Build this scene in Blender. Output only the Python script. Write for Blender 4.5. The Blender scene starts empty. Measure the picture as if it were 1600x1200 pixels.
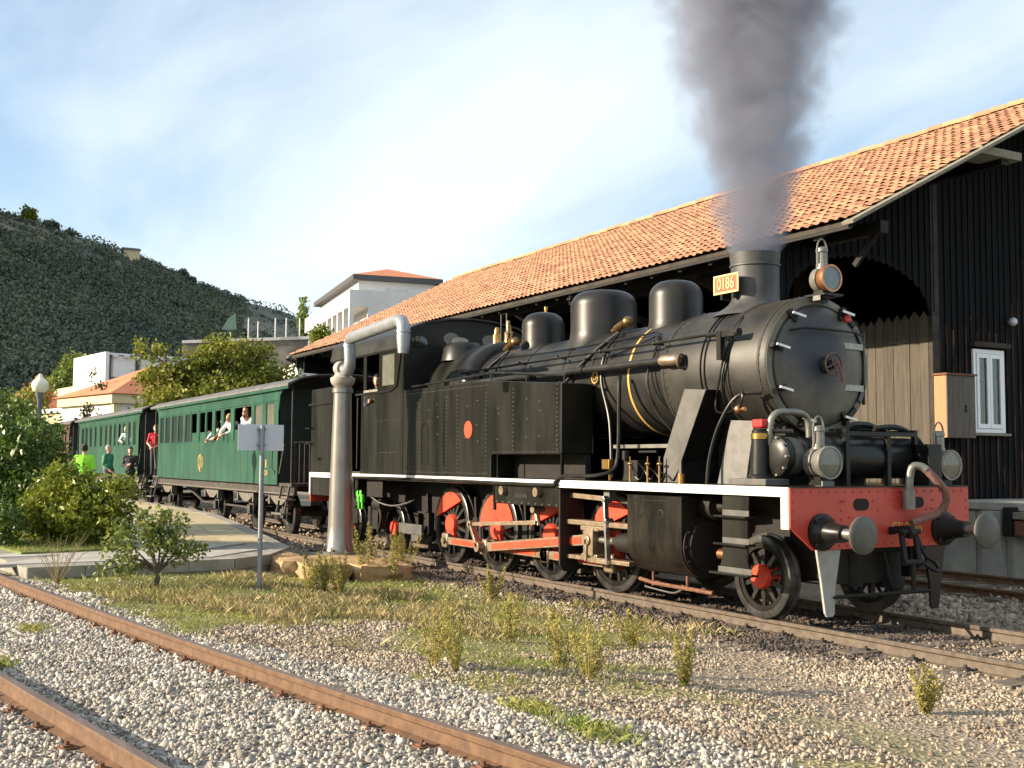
import bpy, bmesh, math, random
import numpy as np
from mathutils import Vector, Matrix
random.seed(7); rng = np.random.default_rng(11)
SC = bpy.context.scene
COL = SC.collection
# ---------------------------------------------------------------- camera
F_PX = 1776.2                      # focal length for a 1600 px wide frame
CAM = Vector((0.0, -10.13, 1.816))
ROT = ((0.49139209, 0.87091772, 0.00601112), (-0.05661408, 0.03882876, -0.9976408), (-0.86909646, 0.48989248, 0.06838635))
cam_d = bpy.data.cameras.new('camera'); cam = bpy.data.objects.new('camera', cam_d); COL.objects.link(cam)
cam_d.sensor_fit = 'HORIZONTAL'; cam_d.sensor_width = 36; cam_d.lens = 36 * F_PX / 1600
cam_d.clip_start = 0.1; cam_d.clip_end = 6000
m = Matrix.Identity(4)
for i in range(3):
    m[i][0] = ROT[0][i]; m[i][1] = -ROT[1][i]; m[i][2] = -ROT[2][i]; m[i][3] = CAM[i]
cam.matrix_world = m
SC.camera = cam
def at(px, py, depth):
    """point at a distance along the optical axis (used to survey far buildings and trees)"""
    d = ((px - 800) / F_PX, (py - 600) / F_PX, 1.0)
    return Vector([CAM[i] + depth * sum(ROT[k][i] * d[k] for k in range(3)) for i in range(3)])
# ---------------------------------------------------------------- light
SUN_EL = math.radians(19.2); SUN_TO = Vector((-0.38, -0.925, 0.0)).normalized()
world = bpy.data.worlds.new('World'); SC.world = world; world.use_nodes = True
nt = world.node_tree; nt.nodes.clear()
out = nt.nodes.new('ShaderNodeOutputWorld'); bg = nt.nodes.new('ShaderNodeBackground')
sky = nt.nodes.new('ShaderNodeTexSky'); sky.sky_type = 'NISHITA'; sky.sun_disc = False
sky.sun_elevation = SUN_EL; sky.sun_rotation = math.atan2(SUN_TO.x, SUN_TO.y); sky.air_density = 1.0; sky.dust_density = 1.0; sky.ozone_density = 2.0
tc = nt.nodes.new('ShaderNodeTexCoord'); sep = nt.nodes.new('ShaderNodeSeparateXYZ')
zc = nt.nodes.new('ShaderNodeMath'); zc.operation = 'MAXIMUM'; zc.inputs[1].default_value = 0.06
za = nt.nodes.new('ShaderNodeMath'); za.operation = 'ADD'; za.inputs[1].default_value = 0.12
dv = nt.nodes.new('ShaderNodeVectorMath'); dv.operation = 'DIVIDE'
mp = nt.nodes.new('ShaderNodeMapping'); mp.inputs['Scale'].default_value = (0.42, 1.1, 0.5); mp.inputs['Rotation'].default_value = (0, 0, 0.5)
cn = nt.nodes.new('ShaderNodeTexNoise'); cn.inputs['Scale'].default_value = 1.1; cn.inputs['Detail'].default_value = 7; cn.inputs['Roughness'].default_value = 0.5; cn.inputs['Distortion'].default_value = 0.35
cr = nt.nodes.new('ShaderNodeValToRGB'); cr.color_ramp.elements[0].position = 0.36; cr.color_ramp.elements[1].position = 0.62
cr.color_ramp.elements[0].color = (0.22, 0.22, 0.22, 1); cr.color_ramp.elements[1].color = (0.82, 0.82, 0.82, 1)
mx = nt.nodes.new('ShaderNodeMix'); mx.data_type = 'RGBA'
mx.inputs['B'].default_value = (8.6, 9.5, 9.8, 1)
L = nt.links.new
L(tc.outputs['Generated'], sep.inputs[0]); L(sep.outputs['Z'], zc.inputs[0]); L(zc.outputs[0], za.inputs[0]); L(tc.outputs['Generated'], dv.inputs[0]); L(za.outputs[0], dv.inputs[1])
L(dv.outputs[0], mp.inputs['Vector']); L(mp.outputs[0], cn.inputs['Vector']); L(cn.outputs['Fac'], cr.inputs[0])
L(cr.outputs[0], mx.inputs['Factor']); hsn = nt.nodes.new('ShaderNodeHueSaturation'); hsn.inputs['Saturation'].default_value = 1.12; hsn.inputs['Value'].default_value = 1.55; L(sky.outputs[0], hsn.inputs['Color']); L(hsn.outputs[0], mx.inputs['A']); L(mx.outputs['Result'], bg.inputs['Color']); bg.inputs['Strength'].default_value = 0.059
L(bg.outputs[0], out.inputs[0])
sun_d = bpy.data.lights.new('sun', 'SUN'); sun_d.energy = 5.0; sun_d.angle = math.radians(0.5); sun_d.color = (1.0, 0.83, 0.62)
sun = bpy.data.objects.new('sun', sun_d); COL.objects.link(sun); sun.location = (0, 0, 60)
sd = Vector((SUN_TO.x * math.cos(SUN_EL), SUN_TO.y * math.cos(SUN_EL), math.sin(SUN_EL)))
sun.rotation_euler = sd.to_track_quat('Z', 'Y').to_euler()
vs = SC.view_settings; vs.view_transform = 'Standard'; vs.look = 'None'; vs.exposure = 1.18; vs.gamma = 1.0; vs.use_curve_mapping = False
SC.render.engine = 'CYCLES'; cy = SC.cycles
cy.use_denoising = True; cy.max_bounces = 6; cy.diffuse_bounces = 3; cy.glossy_bounces = 3; cy.transmission_bounces = 4; cy.transparent_max_bounces = 8; cy.volume_bounces = 1
cy.volume_step_rate = 1.0; cy.volume_max_steps = 256; cy.use_adaptive_sampling = True; cy.adaptive_threshold = 0.02; cy.caustics_reflective = False; cy.caustics_refractive = False
# ---------------------------------------------------------------- materials
MATS = {}
def mat(name, c1, c2=None, scale=4.0, rough=0.6, metal=0.0, bump=0.0, bscale=None, rvar=0.0, stretch=(1, 1, 1), rnd=0.0, spec=0.5, alpha=1.0, emit=None, trans=0.0, sharp=(0.35, 0.65), island=False, coat=0.0, transl=0.0, detail=6):
    m = bpy.data.materials.new(name); m.use_nodes = True; MATS[name] = m
    n = m.node_tree.nodes; l = m.node_tree.links.new; b = n['Principled BSDF']
    b.inputs['Roughness'].default_value = rough; b.inputs['Metallic'].default_value = metal; b.inputs['Specular IOR Level'].default_value = spec
    b.inputs['Transmission Weight'].default_value = trans; b.inputs['Coat Weight'].default_value = coat
    c2 = c2 or c1
    t = n.new('ShaderNodeTexCoord'); mp = n.new('ShaderNodeMapping'); mp.inputs['Scale'].default_value = stretch
    l(t.outputs['Object'], mp.inputs[0])
    nz = n.new('ShaderNodeTexNoise'); nz.inputs['Scale'].default_value = scale; nz.inputs['Detail'].default_value = detail; nz.inputs['Roughness'].default_value = 0.6
    l(mp.outputs[0], nz.inputs['Vector'])
    rp = n.new('ShaderNodeValToRGB'); rp.color_ramp.elements[0].position = sharp[0]; rp.color_ramp.elements[1].position = sharp[1]
    rp.color_ramp.elements[0].color = (*c1, 1); rp.color_ramp.elements[1].color = (*c2, 1)
    l(nz.outputs['Fac'], rp.inputs[0]); col = rp.outputs[0]
    if rnd:
        oi = n.new('ShaderNodeObjectInfo'); r = oi.outputs['Random']
        if island:
            g = n.new('ShaderNodeNewGeometry'); ad = n.new('ShaderNodeMath'); ad.operation = 'ADD'; l(g.outputs['Random Per Island'], ad.inputs[0]); l(r, ad.inputs[1])
            fr = n.new('ShaderNodeMath'); fr.operation = 'FRACT'; l(ad.outputs[0], fr.inputs[0]); r = fr.outputs[0]
        mr = n.new('ShaderNodeMapRange'); mr.inputs['To Min'].default_value = 1 - rnd; mr.inputs['To Max'].default_value = 1 + rnd; l(r, mr.inputs['Value'])
        h = n.new('ShaderNodeHueSaturation'); l(mr.outputs[0], h.inputs['Value']); l(col, h.inputs['Color']); col = h.outputs[0]
        m2 = n.new('ShaderNodeMath'); m2.operation = 'MULTIPLY_ADD'; m2.inputs[1].default_value = 0.04 * rnd; m2.inputs[2].default_value = 0.5 - 0.02 * rnd; l(r, m2.inputs[0]); l(m2.outputs[0], h.inputs['Hue'])
    l(col, b.inputs['Base Color'])
    if rvar:
        mr = n.new('ShaderNodeMapRange'); mr.inputs['To Min'].default_value = rough - rvar; mr.inputs['To Max'].default_value = rough + rvar; l(nz.outputs['Fac'], mr.inputs['Value']); l(mr.outputs[0], b.inputs['Roughness'])
    if bump:
        nb = n.new('ShaderNodeTexNoise'); nb.inputs['Scale'].default_value = bscale or scale * 4; nb.inputs['Detail'].default_value = 4; l(mp.outputs[0], nb.inputs['Vector'])
        bp = n.new('ShaderNodeBump'); bp.inputs['Strength'].default_value = bump; bp.inputs['Distance'].default_value = 0.02; l(nb.outputs['Fac'], bp.inputs['Height']); l(bp.outputs[0], b.inputs['Normal'])
    if emit: b.inputs['Emission Color'].default_value = (*emit[:3], 1); b.inputs['Emission Strength'].default_value = emit[3]
    if transl:
        tr = n.new('ShaderNodeBsdfTranslucent'); ms = n.new('ShaderNodeMixShader'); ms.inputs[0].default_value = transl
        l(col, tr.inputs[0]); l(b.outputs[0], ms.inputs[1]); l(tr.outputs[0], ms.inputs[2]); l(ms.outputs[0], n['Material Output'].inputs[0])
    return m
mat('black', (0.006, 0.006, 0.006), (0.018, 0.0175, 0.0155), 2.2, spec=0.28, rough=0.34, rvar=0.12, bump=0.05, bscale=5)
mat('tank_black', (0.0045, 0.0046, 0.004), (0.018, 0.018, 0.0148), 1.5, spec=0.30, rough=0.30, rvar=0.12, bump=0.35, bscale=1.7, stretch=(1.6, 1, 0.30))
mat('boiler_black', (0.011, 0.011, 0.011), (0.030, 0.029, 0.026), 1.6, spec=0.32, rough=0.38, rvar=0.1, bump=0.08, bscale=3)
mat('smokebox_grey', (0.015, 0.0148, 0.0135), (0.040, 0.038, 0.031), 1.8, spec=0.32, rough=0.46, rvar=0.12, bump=0.08, bscale=4)
mat('door_grey', (0.075, 0.07, 0.055), (0.15, 0.138, 0.10), 2.5, rough=0.5, rvar=0.1, bump=0.06)
mat('guard_white', (0.27, 0.27, 0.245), (0.38, 0.38, 0.345), 5, rough=0.5, bump=0.1)
mat('ring_beige', (0.10, 0.095, 0.07), (0.19, 0.175, 0.125), 2.5, rough=0.55, bump=0.06)
mat('buffer_face', (0.06, 0.06, 0.05), (0.105, 0.102, 0.085), 4, rough=0.55, bump=0.1)
mat('door_blue', (0.014, 0.016, 0.028), (0.045, 0.045, 0.05), 2.0, rough=0.4, rvar=0.1)
mat('under_black', (0.005, 0.005, 0.005), (0.015, 0.012, 0.009), 6, spec=0.3, rough=0.65, bump=0.2)
mat('cyl_black', (0.006, 0.0058, 0.0048), (0.024, 0.021, 0.0155), 2.5, spec=0.25, rough=0.30, rvar=0.12, stretch=(1.5, 1.5, 0.5), bump=0.1)
mat('plate_grey', (0.062, 0.06, 0.056), (0.10, 0.097, 0.09), 5, rough=0.5, bump=0.05)
mat('plate_pale', (0.115, 0.112, 0.104), (0.165, 0.16, 0.15), 6, rough=0.5, bump=0.05)
mat('beam_red', (0.43, 0.044, 0.026), (0.50, 0.066, 0.040), 3, rough=0.4, rvar=0.08, bump=0.04)
mat('wheel_red', (0.66, 0.05, 0.022), (0.74, 0.075, 0.035), 5, rough=0.4)
mat('white_paint', (0.80, 0.79, 0.76), (0.68, 0.66, 0.61), 3, rough=0.5, sharp=(0.5, 0.85))
mat('rod_steel', (0.20, 0.14, 0.085), (0.32, 0.26, 0.19), 9, rough=0.42, metal=0.55, bump=0.1)
mat('bright_steel', (0.45, 0.43, 0.40), (0.62, 0.60, 0.57), 8, rough=0.3, metal=0.9)
mat('tyre_steel', (0.04, 0.04, 0.04), (0.12, 0.115, 0.105), 4, rough=0.28, metal=0.5)
mat('spoke_paint', (0.02, 0.02, 0.02), (0.035, 0.034, 0.032), 4, rough=0.18, coat=0.5)
mat('brass', (0.50, 0.31, 0.09), (0.34, 0.19, 0.06), 9, rough=0.3, metal=0.9)
mat('copper', (0.60, 0.28, 0.14), (0.42, 0.17, 0.08), 9, rough=0.35, metal=0.9)
mat('rust', (0.10, 0.042, 0.022), (0.20, 0.085, 0.042), 14, rough=0.8, bump=0.3)
mat('lamp_metal', (0.15, 0.145, 0.125), (0.25, 0.24, 0.21), 6, rough=0.38, metal=0.4)
mat('lamp_white', (0.80, 0.80, 0.76), rough=0.3)
mat('glass', (0.95, 0.98, 0.96), rough=0.0, spec=0.6, trans=1.0)
mat('pane_glass', (0.62, 0.68, 0.66), rough=0.03, spec=1.0)
mat('dark_glass', (0.012, 0.014, 0.014), rough=0.05, spec=0.9)
mat('blind_glass', (0.10, 0.10, 0.082), (0.14, 0.14, 0.115), 4, rough=0.22, spec=0.7)
mat('gold_paint', (0.62, 0.38, 0.10), (0.52, 0.30, 0.08), 8, rough=0.4)
mat('plate_red', (0.50, 0.085, 0.035), rough=0.45)
mat('plate_gold', (0.72, 0.55, 0.23), rough=0.4)
mat('lever_rust', (0.09, 0.055, 0.04), (0.15, 0.09, 0.06), 9, rough=0.5, metal=0.3)
mat('lever_red', (0.16, 0.02, 0.014), rough=0.5)
mat('valve_green', (0.10, 0.62, 0.04), rough=0.45)
mat('signal_red', (0.55, 0.02, 0.02), rough=0.4)
mat('hose', (0.14, 0.065, 0.048), (0.24, 0.13, 0.10), 20, rough=0.7, bump=0.3, stretch=(1, 1, 1))
mat('coach_green', (0.0065, 0.054, 0.034), (0.012, 0.080, 0.048), 1.3, rough=0.42, rvar=0.08, bump=0.05, rnd=0.09, stretch=(1, 1, 0.5))
mat('coach_dark', (0.006, 0.016, 0.013), (0.012, 0.026, 0.02), 3, rough=0.5)
mat('coach_roof', (0.075, 0.075, 0.078), (0.13, 0.13, 0.13), 2.5, rough=0.75, bump=0.1)
mat('coach_brown', (0.055, 0.022, 0.014), (0.09, 0.035, 0.02), 3, rough=0.5)
mat('coach_inside', (0.012, 0.010, 0.008), (0.028, 0.022, 0.016), 3, rough=0.8)
mat('underframe', (0.018, 0.016, 0.014), (0.055, 0.048, 0.04), 5, rough=0.75, bump=0.2)
mat('pale_iron', (0.15, 0.135, 0.11), (0.09, 0.08, 0.068), 8, rough=0.7)
mat('tile', (0.265, 0.135, 0.078), (0.355, 0.195, 0.118), 9, rough=0.85, rnd=0.3, island=True, bump=0.25, bscale=25, detail=9)
mat('ridge_tile', (0.34, 0.15, 0.08), (0.5, 0.26, 0.14), 5, rough=0.85, rnd=0.2, bump=0.2)
mat('dark_board', (0.0035, 0.004, 0.005), (0.009, 0.0095, 0.011), 3, spec=0.15, rough=0.8, rnd=0.25, bump=0.2, stretch=(6, 6, 0.4))
mat('brown_batten', (0.006, 0.005, 0.005), (0.13, 0.055, 0.026), 2.2, spec=0.2, rough=0.8, bump=0.2, stretch=(5, 5, 0.5), sharp=(0.48, 0.68))
mat('grey_wood', (0.044, 0.037, 0.027), (0.085, 0.07, 0.05), 3.0, rough=0.8, rnd=0.15, bump=0.3, bscale=12, stretch=(7, 7, 0.5))
mat('box_wood_shaded', (0.085, 0.07, 0.056), (0.13, 0.107, 0.085), 3.0, rough=0.75, rnd=0.08, bump=0.2, stretch=(7, 7, 0.6))
mat('box_wood_sunlit', (0.34, 0.165, 0.075), (0.42, 0.21, 0.10), 3.0, rough=0.7, bump=0.2, stretch=(7, 7, 0.6))  # same wood as the front boards, brightened for the sunlit side
mat('timber_dark', (0.02, 0.016, 0.012), (0.05, 0.04, 0.03), 4, rough=0.85, bump=0.3)
mat('timber_grey', (0.16, 0.15, 0.115), (0.26, 0.24, 0.18), 4, rough=0.85, bump=0.3, stretch=(1, 6, 6))
mat('pvc_white', (0.78, 0.79, 0.80), rough=0.35)
mat('concrete', (0.22, 0.215, 0.19), (0.40, 0.385, 0.34), 1.3, rough=0.9, bump=0.25, bscale=14, detail=10)
mat('paving', (0.33, 0.31, 0.28), (0.43, 0.41, 0.37), 1.4, rough=0.9, rnd=0.09, bump=0.2, bscale=30)
mat('paving_yellow', (0.38, 0.31, 0.185), (0.46, 0.385, 0.24), 1.6, rough=0.9, rnd=0.12, bump=0.2, bscale=30)
mat('kerb_stone', (0.20, 0.185, 0.16), (0.33, 0.31, 0.27), 3, rough=0.9, rnd=0.1, bump=0.3)
mat('block_stone', (0.26, 0.16, 0.075), (0.44, 0.30, 0.15), 3.2, rough=0.9, bump=0.6, bscale=9, detail=9)
mat('rail_side', (0.090, 0.046, 0.022), (0.155, 0.085, 0.043), 11, rough=0.75, bump=0.12, bscale=60)
mat('rail_grey', (0.065, 0.048, 0.034), (0.125, 0.095, 0.068), 9, rough=0.65, bump=0.1, bscale=60)
mat('rail_top', (0.14, 0.085, 0.058), (0.22, 0.15, 0.11), 5, rough=0.42, metal=0.35, stretch=(0.3, 3, 3))
mat('rail_shiny', (0.20, 0.17, 0.14), (0.30, 0.26, 0.215), 5, rough=0.35, metal=0.6, stretch=(0.3, 3, 3))
mat('sleeper', (0.075, 0.06, 0.045), (0.17, 0.14, 0.105), 4, rough=0.95, bump=0.5, bscale=16, stretch=(5, 0.6, 5))
mat('crane_white', (0.27, 0.255, 0.235), (0.19, 0.175, 0.16), 2.5, rough=0.30, rvar=0.06, metal=0.55, bump=0.05, sharp=(0.4, 0.8))
mat('rivet', (0.06, 0.06, 0.052), (0.10, 0.098, 0.085), 9, rough=0.35)  # paler than the tank paint: the light caught by rivets is put into the colour
mat('rock_wall', (0.10, 0.095, 0.085), (0.2, 0.19, 0.17), .4, rough=0.95, bump=0.5)
mat('bronze', (0.20, 0.115, 0.045), (0.32, 0.19, 0.08), 9, rough=0.32, metal=0.85)
mat('crane_tan', (0.30, 0.265, 0.22), (0.40, 0.36, 0.315), 5, rough=0.5)
mat('galvanised', (0.26, 0.28, 0.30), (0.37, 0.39, 0.42), 5, rough=0.42, metal=0.55, bump=0.06)
mat('sign_back', (0.52, 0.54, 0.60), (0.56, 0.58, 0.64), 2, rough=0.4, metal=0.25)
mat('post_grey', (0.20, 0.22, 0.25), (0.27, 0.29, 0.32), 5, rough=0.45, metal=0.4)
mat('globe', (0.82, 0.80, 0.66), (0.74, 0.71, 0.55), 3, rough=0.3, spec=0.5)
mat('lamp_post', (0.10, 0.12, 0.15), (0.15, 0.17, 0.2), 5, rough=0.5)
mat('stone_white', (0.28, 0.248, 0.208), (0.45, 0.41, 0.352), 3, rough=0.9, rnd=0.5, island=True)
mat('stone_tan', (0.22, 0.172, 0.122), (0.40, 0.33, 0.25), 2, rough=0.9, rnd=0.42, island=True)
mat('stone_dark', (0.045, 0.036, 0.032), (0.12, 0.09, 0.072), 2, rough=0.85, rnd=0.5, island=True)
mat('leaf_bush', (0.11, 0.16, 0.014), (0.26, 0.28, 0.03), 2.2, rough=0.42, rnd=0.3, island=True, transl=0.28)
mat('leaf_dark', (0.045, 0.095, 0.014), (0.115, 0.175, 0.025), 2.2, rough=0.4, rnd=0.3, island=True, transl=0.25)
mat('leaf_sapling', (0.13, 0.18, 0.03), (0.28, 0.31, 0.09), 4, rough=0.45, rnd=0.3, island=True, transl=0.28)
mat('leaf_tree', (0.12, 0.16, 0.016), (0.27, 0.26, 0.032), 0.5, rough=0.6, rnd=0.3, island=True, transl=0.32)
mat('leaf_poplar', (0.11, 0.17, 0.03), (0.22, 0.28, 0.06), 0.5, rough=0.6, rnd=0.25, island=True, transl=0.3)
mat('leaf_cypress', (0.018, 0.035, 0.012), (0.05, 0.065, 0.02), 1, rough=0.7, rnd=0.3, island=True, transl=0.1)
mat('leaf_autumn', (0.30, 0.13, 0.02), (0.36, 0.2, 0.03), 1, rough=0.7, rnd=0.3, island=True, transl=0.2)
mat('leaf_hill', (0.078, 0.102, 0.075), (0.135, 0.155, 0.10), 0.03, rough=0.9, rnd=0.12, island=True)
mat('weed_green', (0.25, 0.25, 0.055), (0.44, 0.36, 0.115), 8, rough=0.8, rnd=0.22, island=True, transl=0.3)
mat('weed_dry', (0.21, 0.19, 0.07), (0.42, 0.33, 0.17), 1.6, rough=0.9, rnd=0.25, island=True, transl=0.2)
mat('grass_green', (0.17, 0.22, 0.04), (0.34, 0.33, 0.09), 1.5, rough=0.8, rnd=0.25, island=True, transl=0.3)
mat('lawn', (0.10, 0.14, 0.03), (0.17, 0.2, 0.05), 3, rough=0.95, bump=0.6, bscale=40)
mat('bark', (0.06, 0.045, 0.03), (0.13, 0.10, 0.07), 8, rough=0.9, bump=0.4)
mat('plaster_white', (0.68, 0.67, 0.66), (0.60, 0.59, 0.57), 0.6, rough=0.85)
mat('plaster_cream', (0.68, 0.56, 0.34), (0.6, 0.48, 0.28), 0.6, rough=0.85)
mat('plaster_grey', (0.40, 0.41, 0.43), (0.5, 0.5, 0.51), 0.5, rough=0.85)
mat('roof_red', (0.48, 0.16, 0.075), (0.58, 0.22, 0.11), 1.5, rough=0.85, bump=0.3)
mat('dark_trim', (0.06, 0.06, 0.065), rough=0.7)
mat('win_dark', (0.03, 0.032, 0.035), rough=0.12, spec=0.7)
mat('shutter', (0.55, 0.55, 0.55), rough=0.6)
mat('net_green', (0.09, 0.17, 0.14), (0.12, 0.2, 0.17), 2, rough=0.8)
mat('stone_wall', (0.24, 0.21, 0.17), (0.36, 0.32, 0.26), 0.3, rough=0.95, bump=0.5)
mat('smoke_iron', (0.035, 0.035, 0.037), (0.06, 0.06, 0.06), 4, rough=0.55)
mat('skin', (0.50, 0.27, 0.18), (0.56, 0.32, 0.22), 10, rough=0.55)
for nm, c in dict(cloth_red=(0.55, 0.015, 0.03), cloth_white=(0.75, 0.74, 0.72), cloth_navy=(0.012, 0.015, 0.035), cloth_dark=(0.02, 0.02, 0.024), cloth_grey=(0.10, 0.10, 0.11), cloth_green=(0.03, 0.2, 0.11), cloth_hiviz=(0.24, 0.62, 0.03), cloth_jeans=(0.03, 0.035, 0.05), cloth_blue=(0.10, 0.15, 0.2), cloth_maroon=(0.14, 0.03, 0.02), hair_brown=(0.10, 0.04, 0.015), hair_blond=(0.38, 0.22, 0.08), hair_grey=(0.30, 0.29, 0.28), hair_dark=(0.012, 0.01, 0.008), hair_sandy=(0.24, 0.15, 0.07)).items():
    mat(nm, c, tuple(v * 1.25 for v in c), 12, rough=0.8)
def heat_stained(name, base, stain):
    """grey paint with a scorched patch over the upper part of the door"""
    m = base.copy(); m.name = name; MATS[name] = m; n = m.node_tree.nodes; l = m.node_tree.links.new; b = n['Principled BSDF']; src = b.inputs['Base Color'].links[0].from_socket
    t = n.new('ShaderNodeTexCoord'); d = n.new('ShaderNodeVectorMath'); d.operation = 'DISTANCE'; d.inputs[1].default_value = (-10.2, -.10, 3.24); l(t.outputs['Object'], d.inputs[0])
    nz = n.new('ShaderNodeTexNoise'); nz.inputs['Scale'].default_value = 3.5; nz.inputs['Detail'].default_value = 5; l(t.outputs['Object'], nz.inputs['Vector'])
    ad = n.new('ShaderNodeMath'); ad.operation = 'MULTIPLY_ADD'; ad.inputs[1].default_value = .35; l(nz.outputs['Fac'], ad.inputs[0]); l(d.outputs['Value'], ad.inputs[2])
    mr = n.new('ShaderNodeMapRange'); mr.interpolation_type = 'SMOOTHSTEP'; mr.inputs['From Min'].default_value = .38; mr.inputs['From Max'].default_value = .92; mr.inputs['To Min'].default_value = 1; mr.inputs['To Max'].default_value = 0; l(ad.outputs[0], mr.inputs['Value'])
    mx = n.new('ShaderNodeMix'); mx.data_type = 'RGBA'; l(mr.outputs[0], mx.inputs['Factor']); l(src, mx.inputs['A']); mx.inputs['B'].default_value = (*stain, 1); l(mx.outputs['Result'], b.inputs['Base Color'])
heat_stained('door_mix', MATS['door_grey'], (.016, .019, .033))
# ---------------------------------------------------------------- mesh helpers
def frame(d):
    d = Vector(d).normalized(); a = Vector((0, 0, 1)) if abs(d.z) < 0.9 else Vector((1, 0, 0))
    u = d.cross(a).normalized(); v = d.cross(u).normalized(); return d, u, v
class MB:
    def __init__(s): s.v = []; s.f = []
    def add(s, vs, fs):
        o = len(s.v); s.v += [tuple(p) for p in vs]; s.f += [tuple(i + o for i in f) for f in fs]; return s
    def box(s, x0, x1, y0, y1, z0, z1):
        return s.add([(x, y, z) for z in (z0, z1) for y in (y0, y1) for x in (x0, x1)], [(0, 2, 3, 1), (4, 5, 7, 6), (0, 1, 5, 4), (2, 6, 7, 3), (0, 4, 6, 2), (1, 3, 7, 5)])
    def obox(s, c, ex, ey, ez):
        c = Vector(c); ex = Vector(ex); ey = Vector(ey); ez = Vector(ez)
        return s.add([c + a * ex + b * ey + d * ez for d in (-1, 1) for b in (-1, 1) for a in (-1, 1)], [(0, 2, 3, 1), (4, 5, 7, 6), (0, 1, 5, 4), (2, 6, 7, 3), (0, 4, 6, 2), (1, 3, 7, 5)])
    def bar(s, p0, p1, w, h, up=(0, 0, 1)):
        p0 = Vector(p0); p1 = Vector(p1); d = (p1 - p0); u = Vector(up).cross(d).normalized(); n = d.cross(u).normalized()
        return s.obox((p0 + p1) / 2, d / 2, u * w / 2, n * h / 2)
    def cyl(s, p0, p1, r0, r1=None, n=16, cap=True):
        r1 = r0 if r1 is None else r1; p0 = Vector(p0); p1 = Vector(p1); d, u, v = frame(p1 - p0)
        vs = [p + (u * math.cos(2 * math.pi * i / n) + v * math.sin(2 * math.pi * i / n)) * r for p, r in ((p0, r0), (p1, r1)) for i in range(n)]
        fs = [(i, n + i, n + (i + 1) % n, (i + 1) % n) for i in range(n)]
        if cap: fs += [tuple(range(n)), tuple(range(2 * n - 1, n - 1, -1))]
        return s.add(vs, fs)
    def lathe(s, c, axis, prof, n=28, cap=True):
        c = Vector(c); d, u, v = frame(axis)
        vs = [c + d * h + (u * math.cos(2 * math.pi * i / n) + v * math.sin(2 * math.pi * i / n)) * r for h, r in prof for i in range(n)]
        fs = [(k * n + i, (k + 1) * n + i, (k + 1) * n + (i + 1) % n, k * n + (i + 1) % n) for k in range(len(prof) - 1) for i in range(n)]
        if cap: fs += [tuple(range(n)), tuple(range(len(prof) * n - 1, (len(prof) - 1) * n - 1, -1))]
        return s.add(vs, fs)
    def tube(s, pts, r, n=8, smooth=0):
        pts = [Vector(p) for p in pts]
        if smooth:
            q = []
            for i in range(len(pts) - 1):
                p0 = pts[max(i - 1, 0)]; p1 = pts[i]; p2 = pts[i + 1]; p3 = pts[min(i + 2, len(pts) - 1)]
                for k in range(smooth):
                    t = k / smooth; q.append(0.5 * ((2 * p1) + (p2 - p0) * t + (2 * p0 - 5 * p1 + 4 * p2 - p3) * t * t + (3 * p1 - p0 - 3 * p2 + p3) * t ** 3))
            pts = q + [pts[-1]]
        rs = r if isinstance(r, (list, tuple)) else [r] * len(pts)
        if len(rs) != len(pts): rs = [rs[0] + (rs[-1] - rs[0]) * i / (len(pts) - 1) for i in range(len(pts))]
        vs = []; pu = None
        for i, p in enumerate(pts):
            d = (pts[min(i + 1, len(pts) - 1)] - pts[max(i - 1, 0)]).normalized()
            if pu is None: _, u, _ = frame(d)
            else: u = (pu - d * pu.dot(d)).normalized()
            w = d.cross(u); pu = u
            vs += [p + (u * math.cos(2 * math.pi * k / n) + w * math.sin(2 * math.pi * k / n)) * rs[i] for k in range(n)]
        fs = [(k * n + i, k * n + (i + 1) % n, (k + 1) * n + (i + 1) % n, (k + 1) * n + i) for k in range(len(pts) - 1) for i in range(n)]
        fs += [tuple(range(n - 1, -1, -1)), tuple(range((len(pts) - 1) * n, len(pts) * n))]
        return s.add(vs, fs)
    def prism(s, poly, plane, d0, d1):
        """poly = 2D outline; plane 'xz' (extruded in y), 'yz' (in x) or 'xy' (in z)"""
        def P(a, b, d): return {'xz': (a, d, b), 'yz': (d, a, b), 'xy': (a, b, d)}[plane]
        n = len(poly); vs = [P(a, b, d0) for a, b in poly] + [P(a, b, d1) for a, b in poly]
        return s.add(vs, [tuple(range(n)), tuple(range(2 * n - 1, n - 1, -1))] + [(i, n + i, n + (i + 1) % n, (i + 1) % n) for i in range(n)])
    def ball(s, c, r, n=12, k=8, sc=(1, 1, 1)):
        prof = [(-math.cos(math.pi * i / k), math.sin(math.pi * i / k)) for i in range(k + 1)]
        vs = [(c[0], c[1], c[2] - r * sc[2])]; 
        for h, q in prof[1:-1]: vs += [(c[0] + r * sc[0] * q * math.cos(2 * math.pi * i / n), c[1] + r * sc[1] * q * math.sin(2 * math.pi * i / n), c[2] + r * sc[2] * h) for i in range(n)]
        vs.append((c[0], c[1], c[2] + r * sc[2])); fs = [(0, 1 + (i + 1) % n, 1 + i) for i in range(n)]
        for j in range(k - 2): fs += [(1 + j * n + i, 1 + j * n + (i + 1) % n, 1 + (j + 1) * n + (i + 1) % n, 1 + (j + 1) * n + i) for i in range(n)]
        e = len(vs) - 1; o = 1 + (k - 2) * n; fs += [(e, o + i, o + (i + 1) % n) for i in range(n)]
        return s.add(vs, fs)
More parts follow.
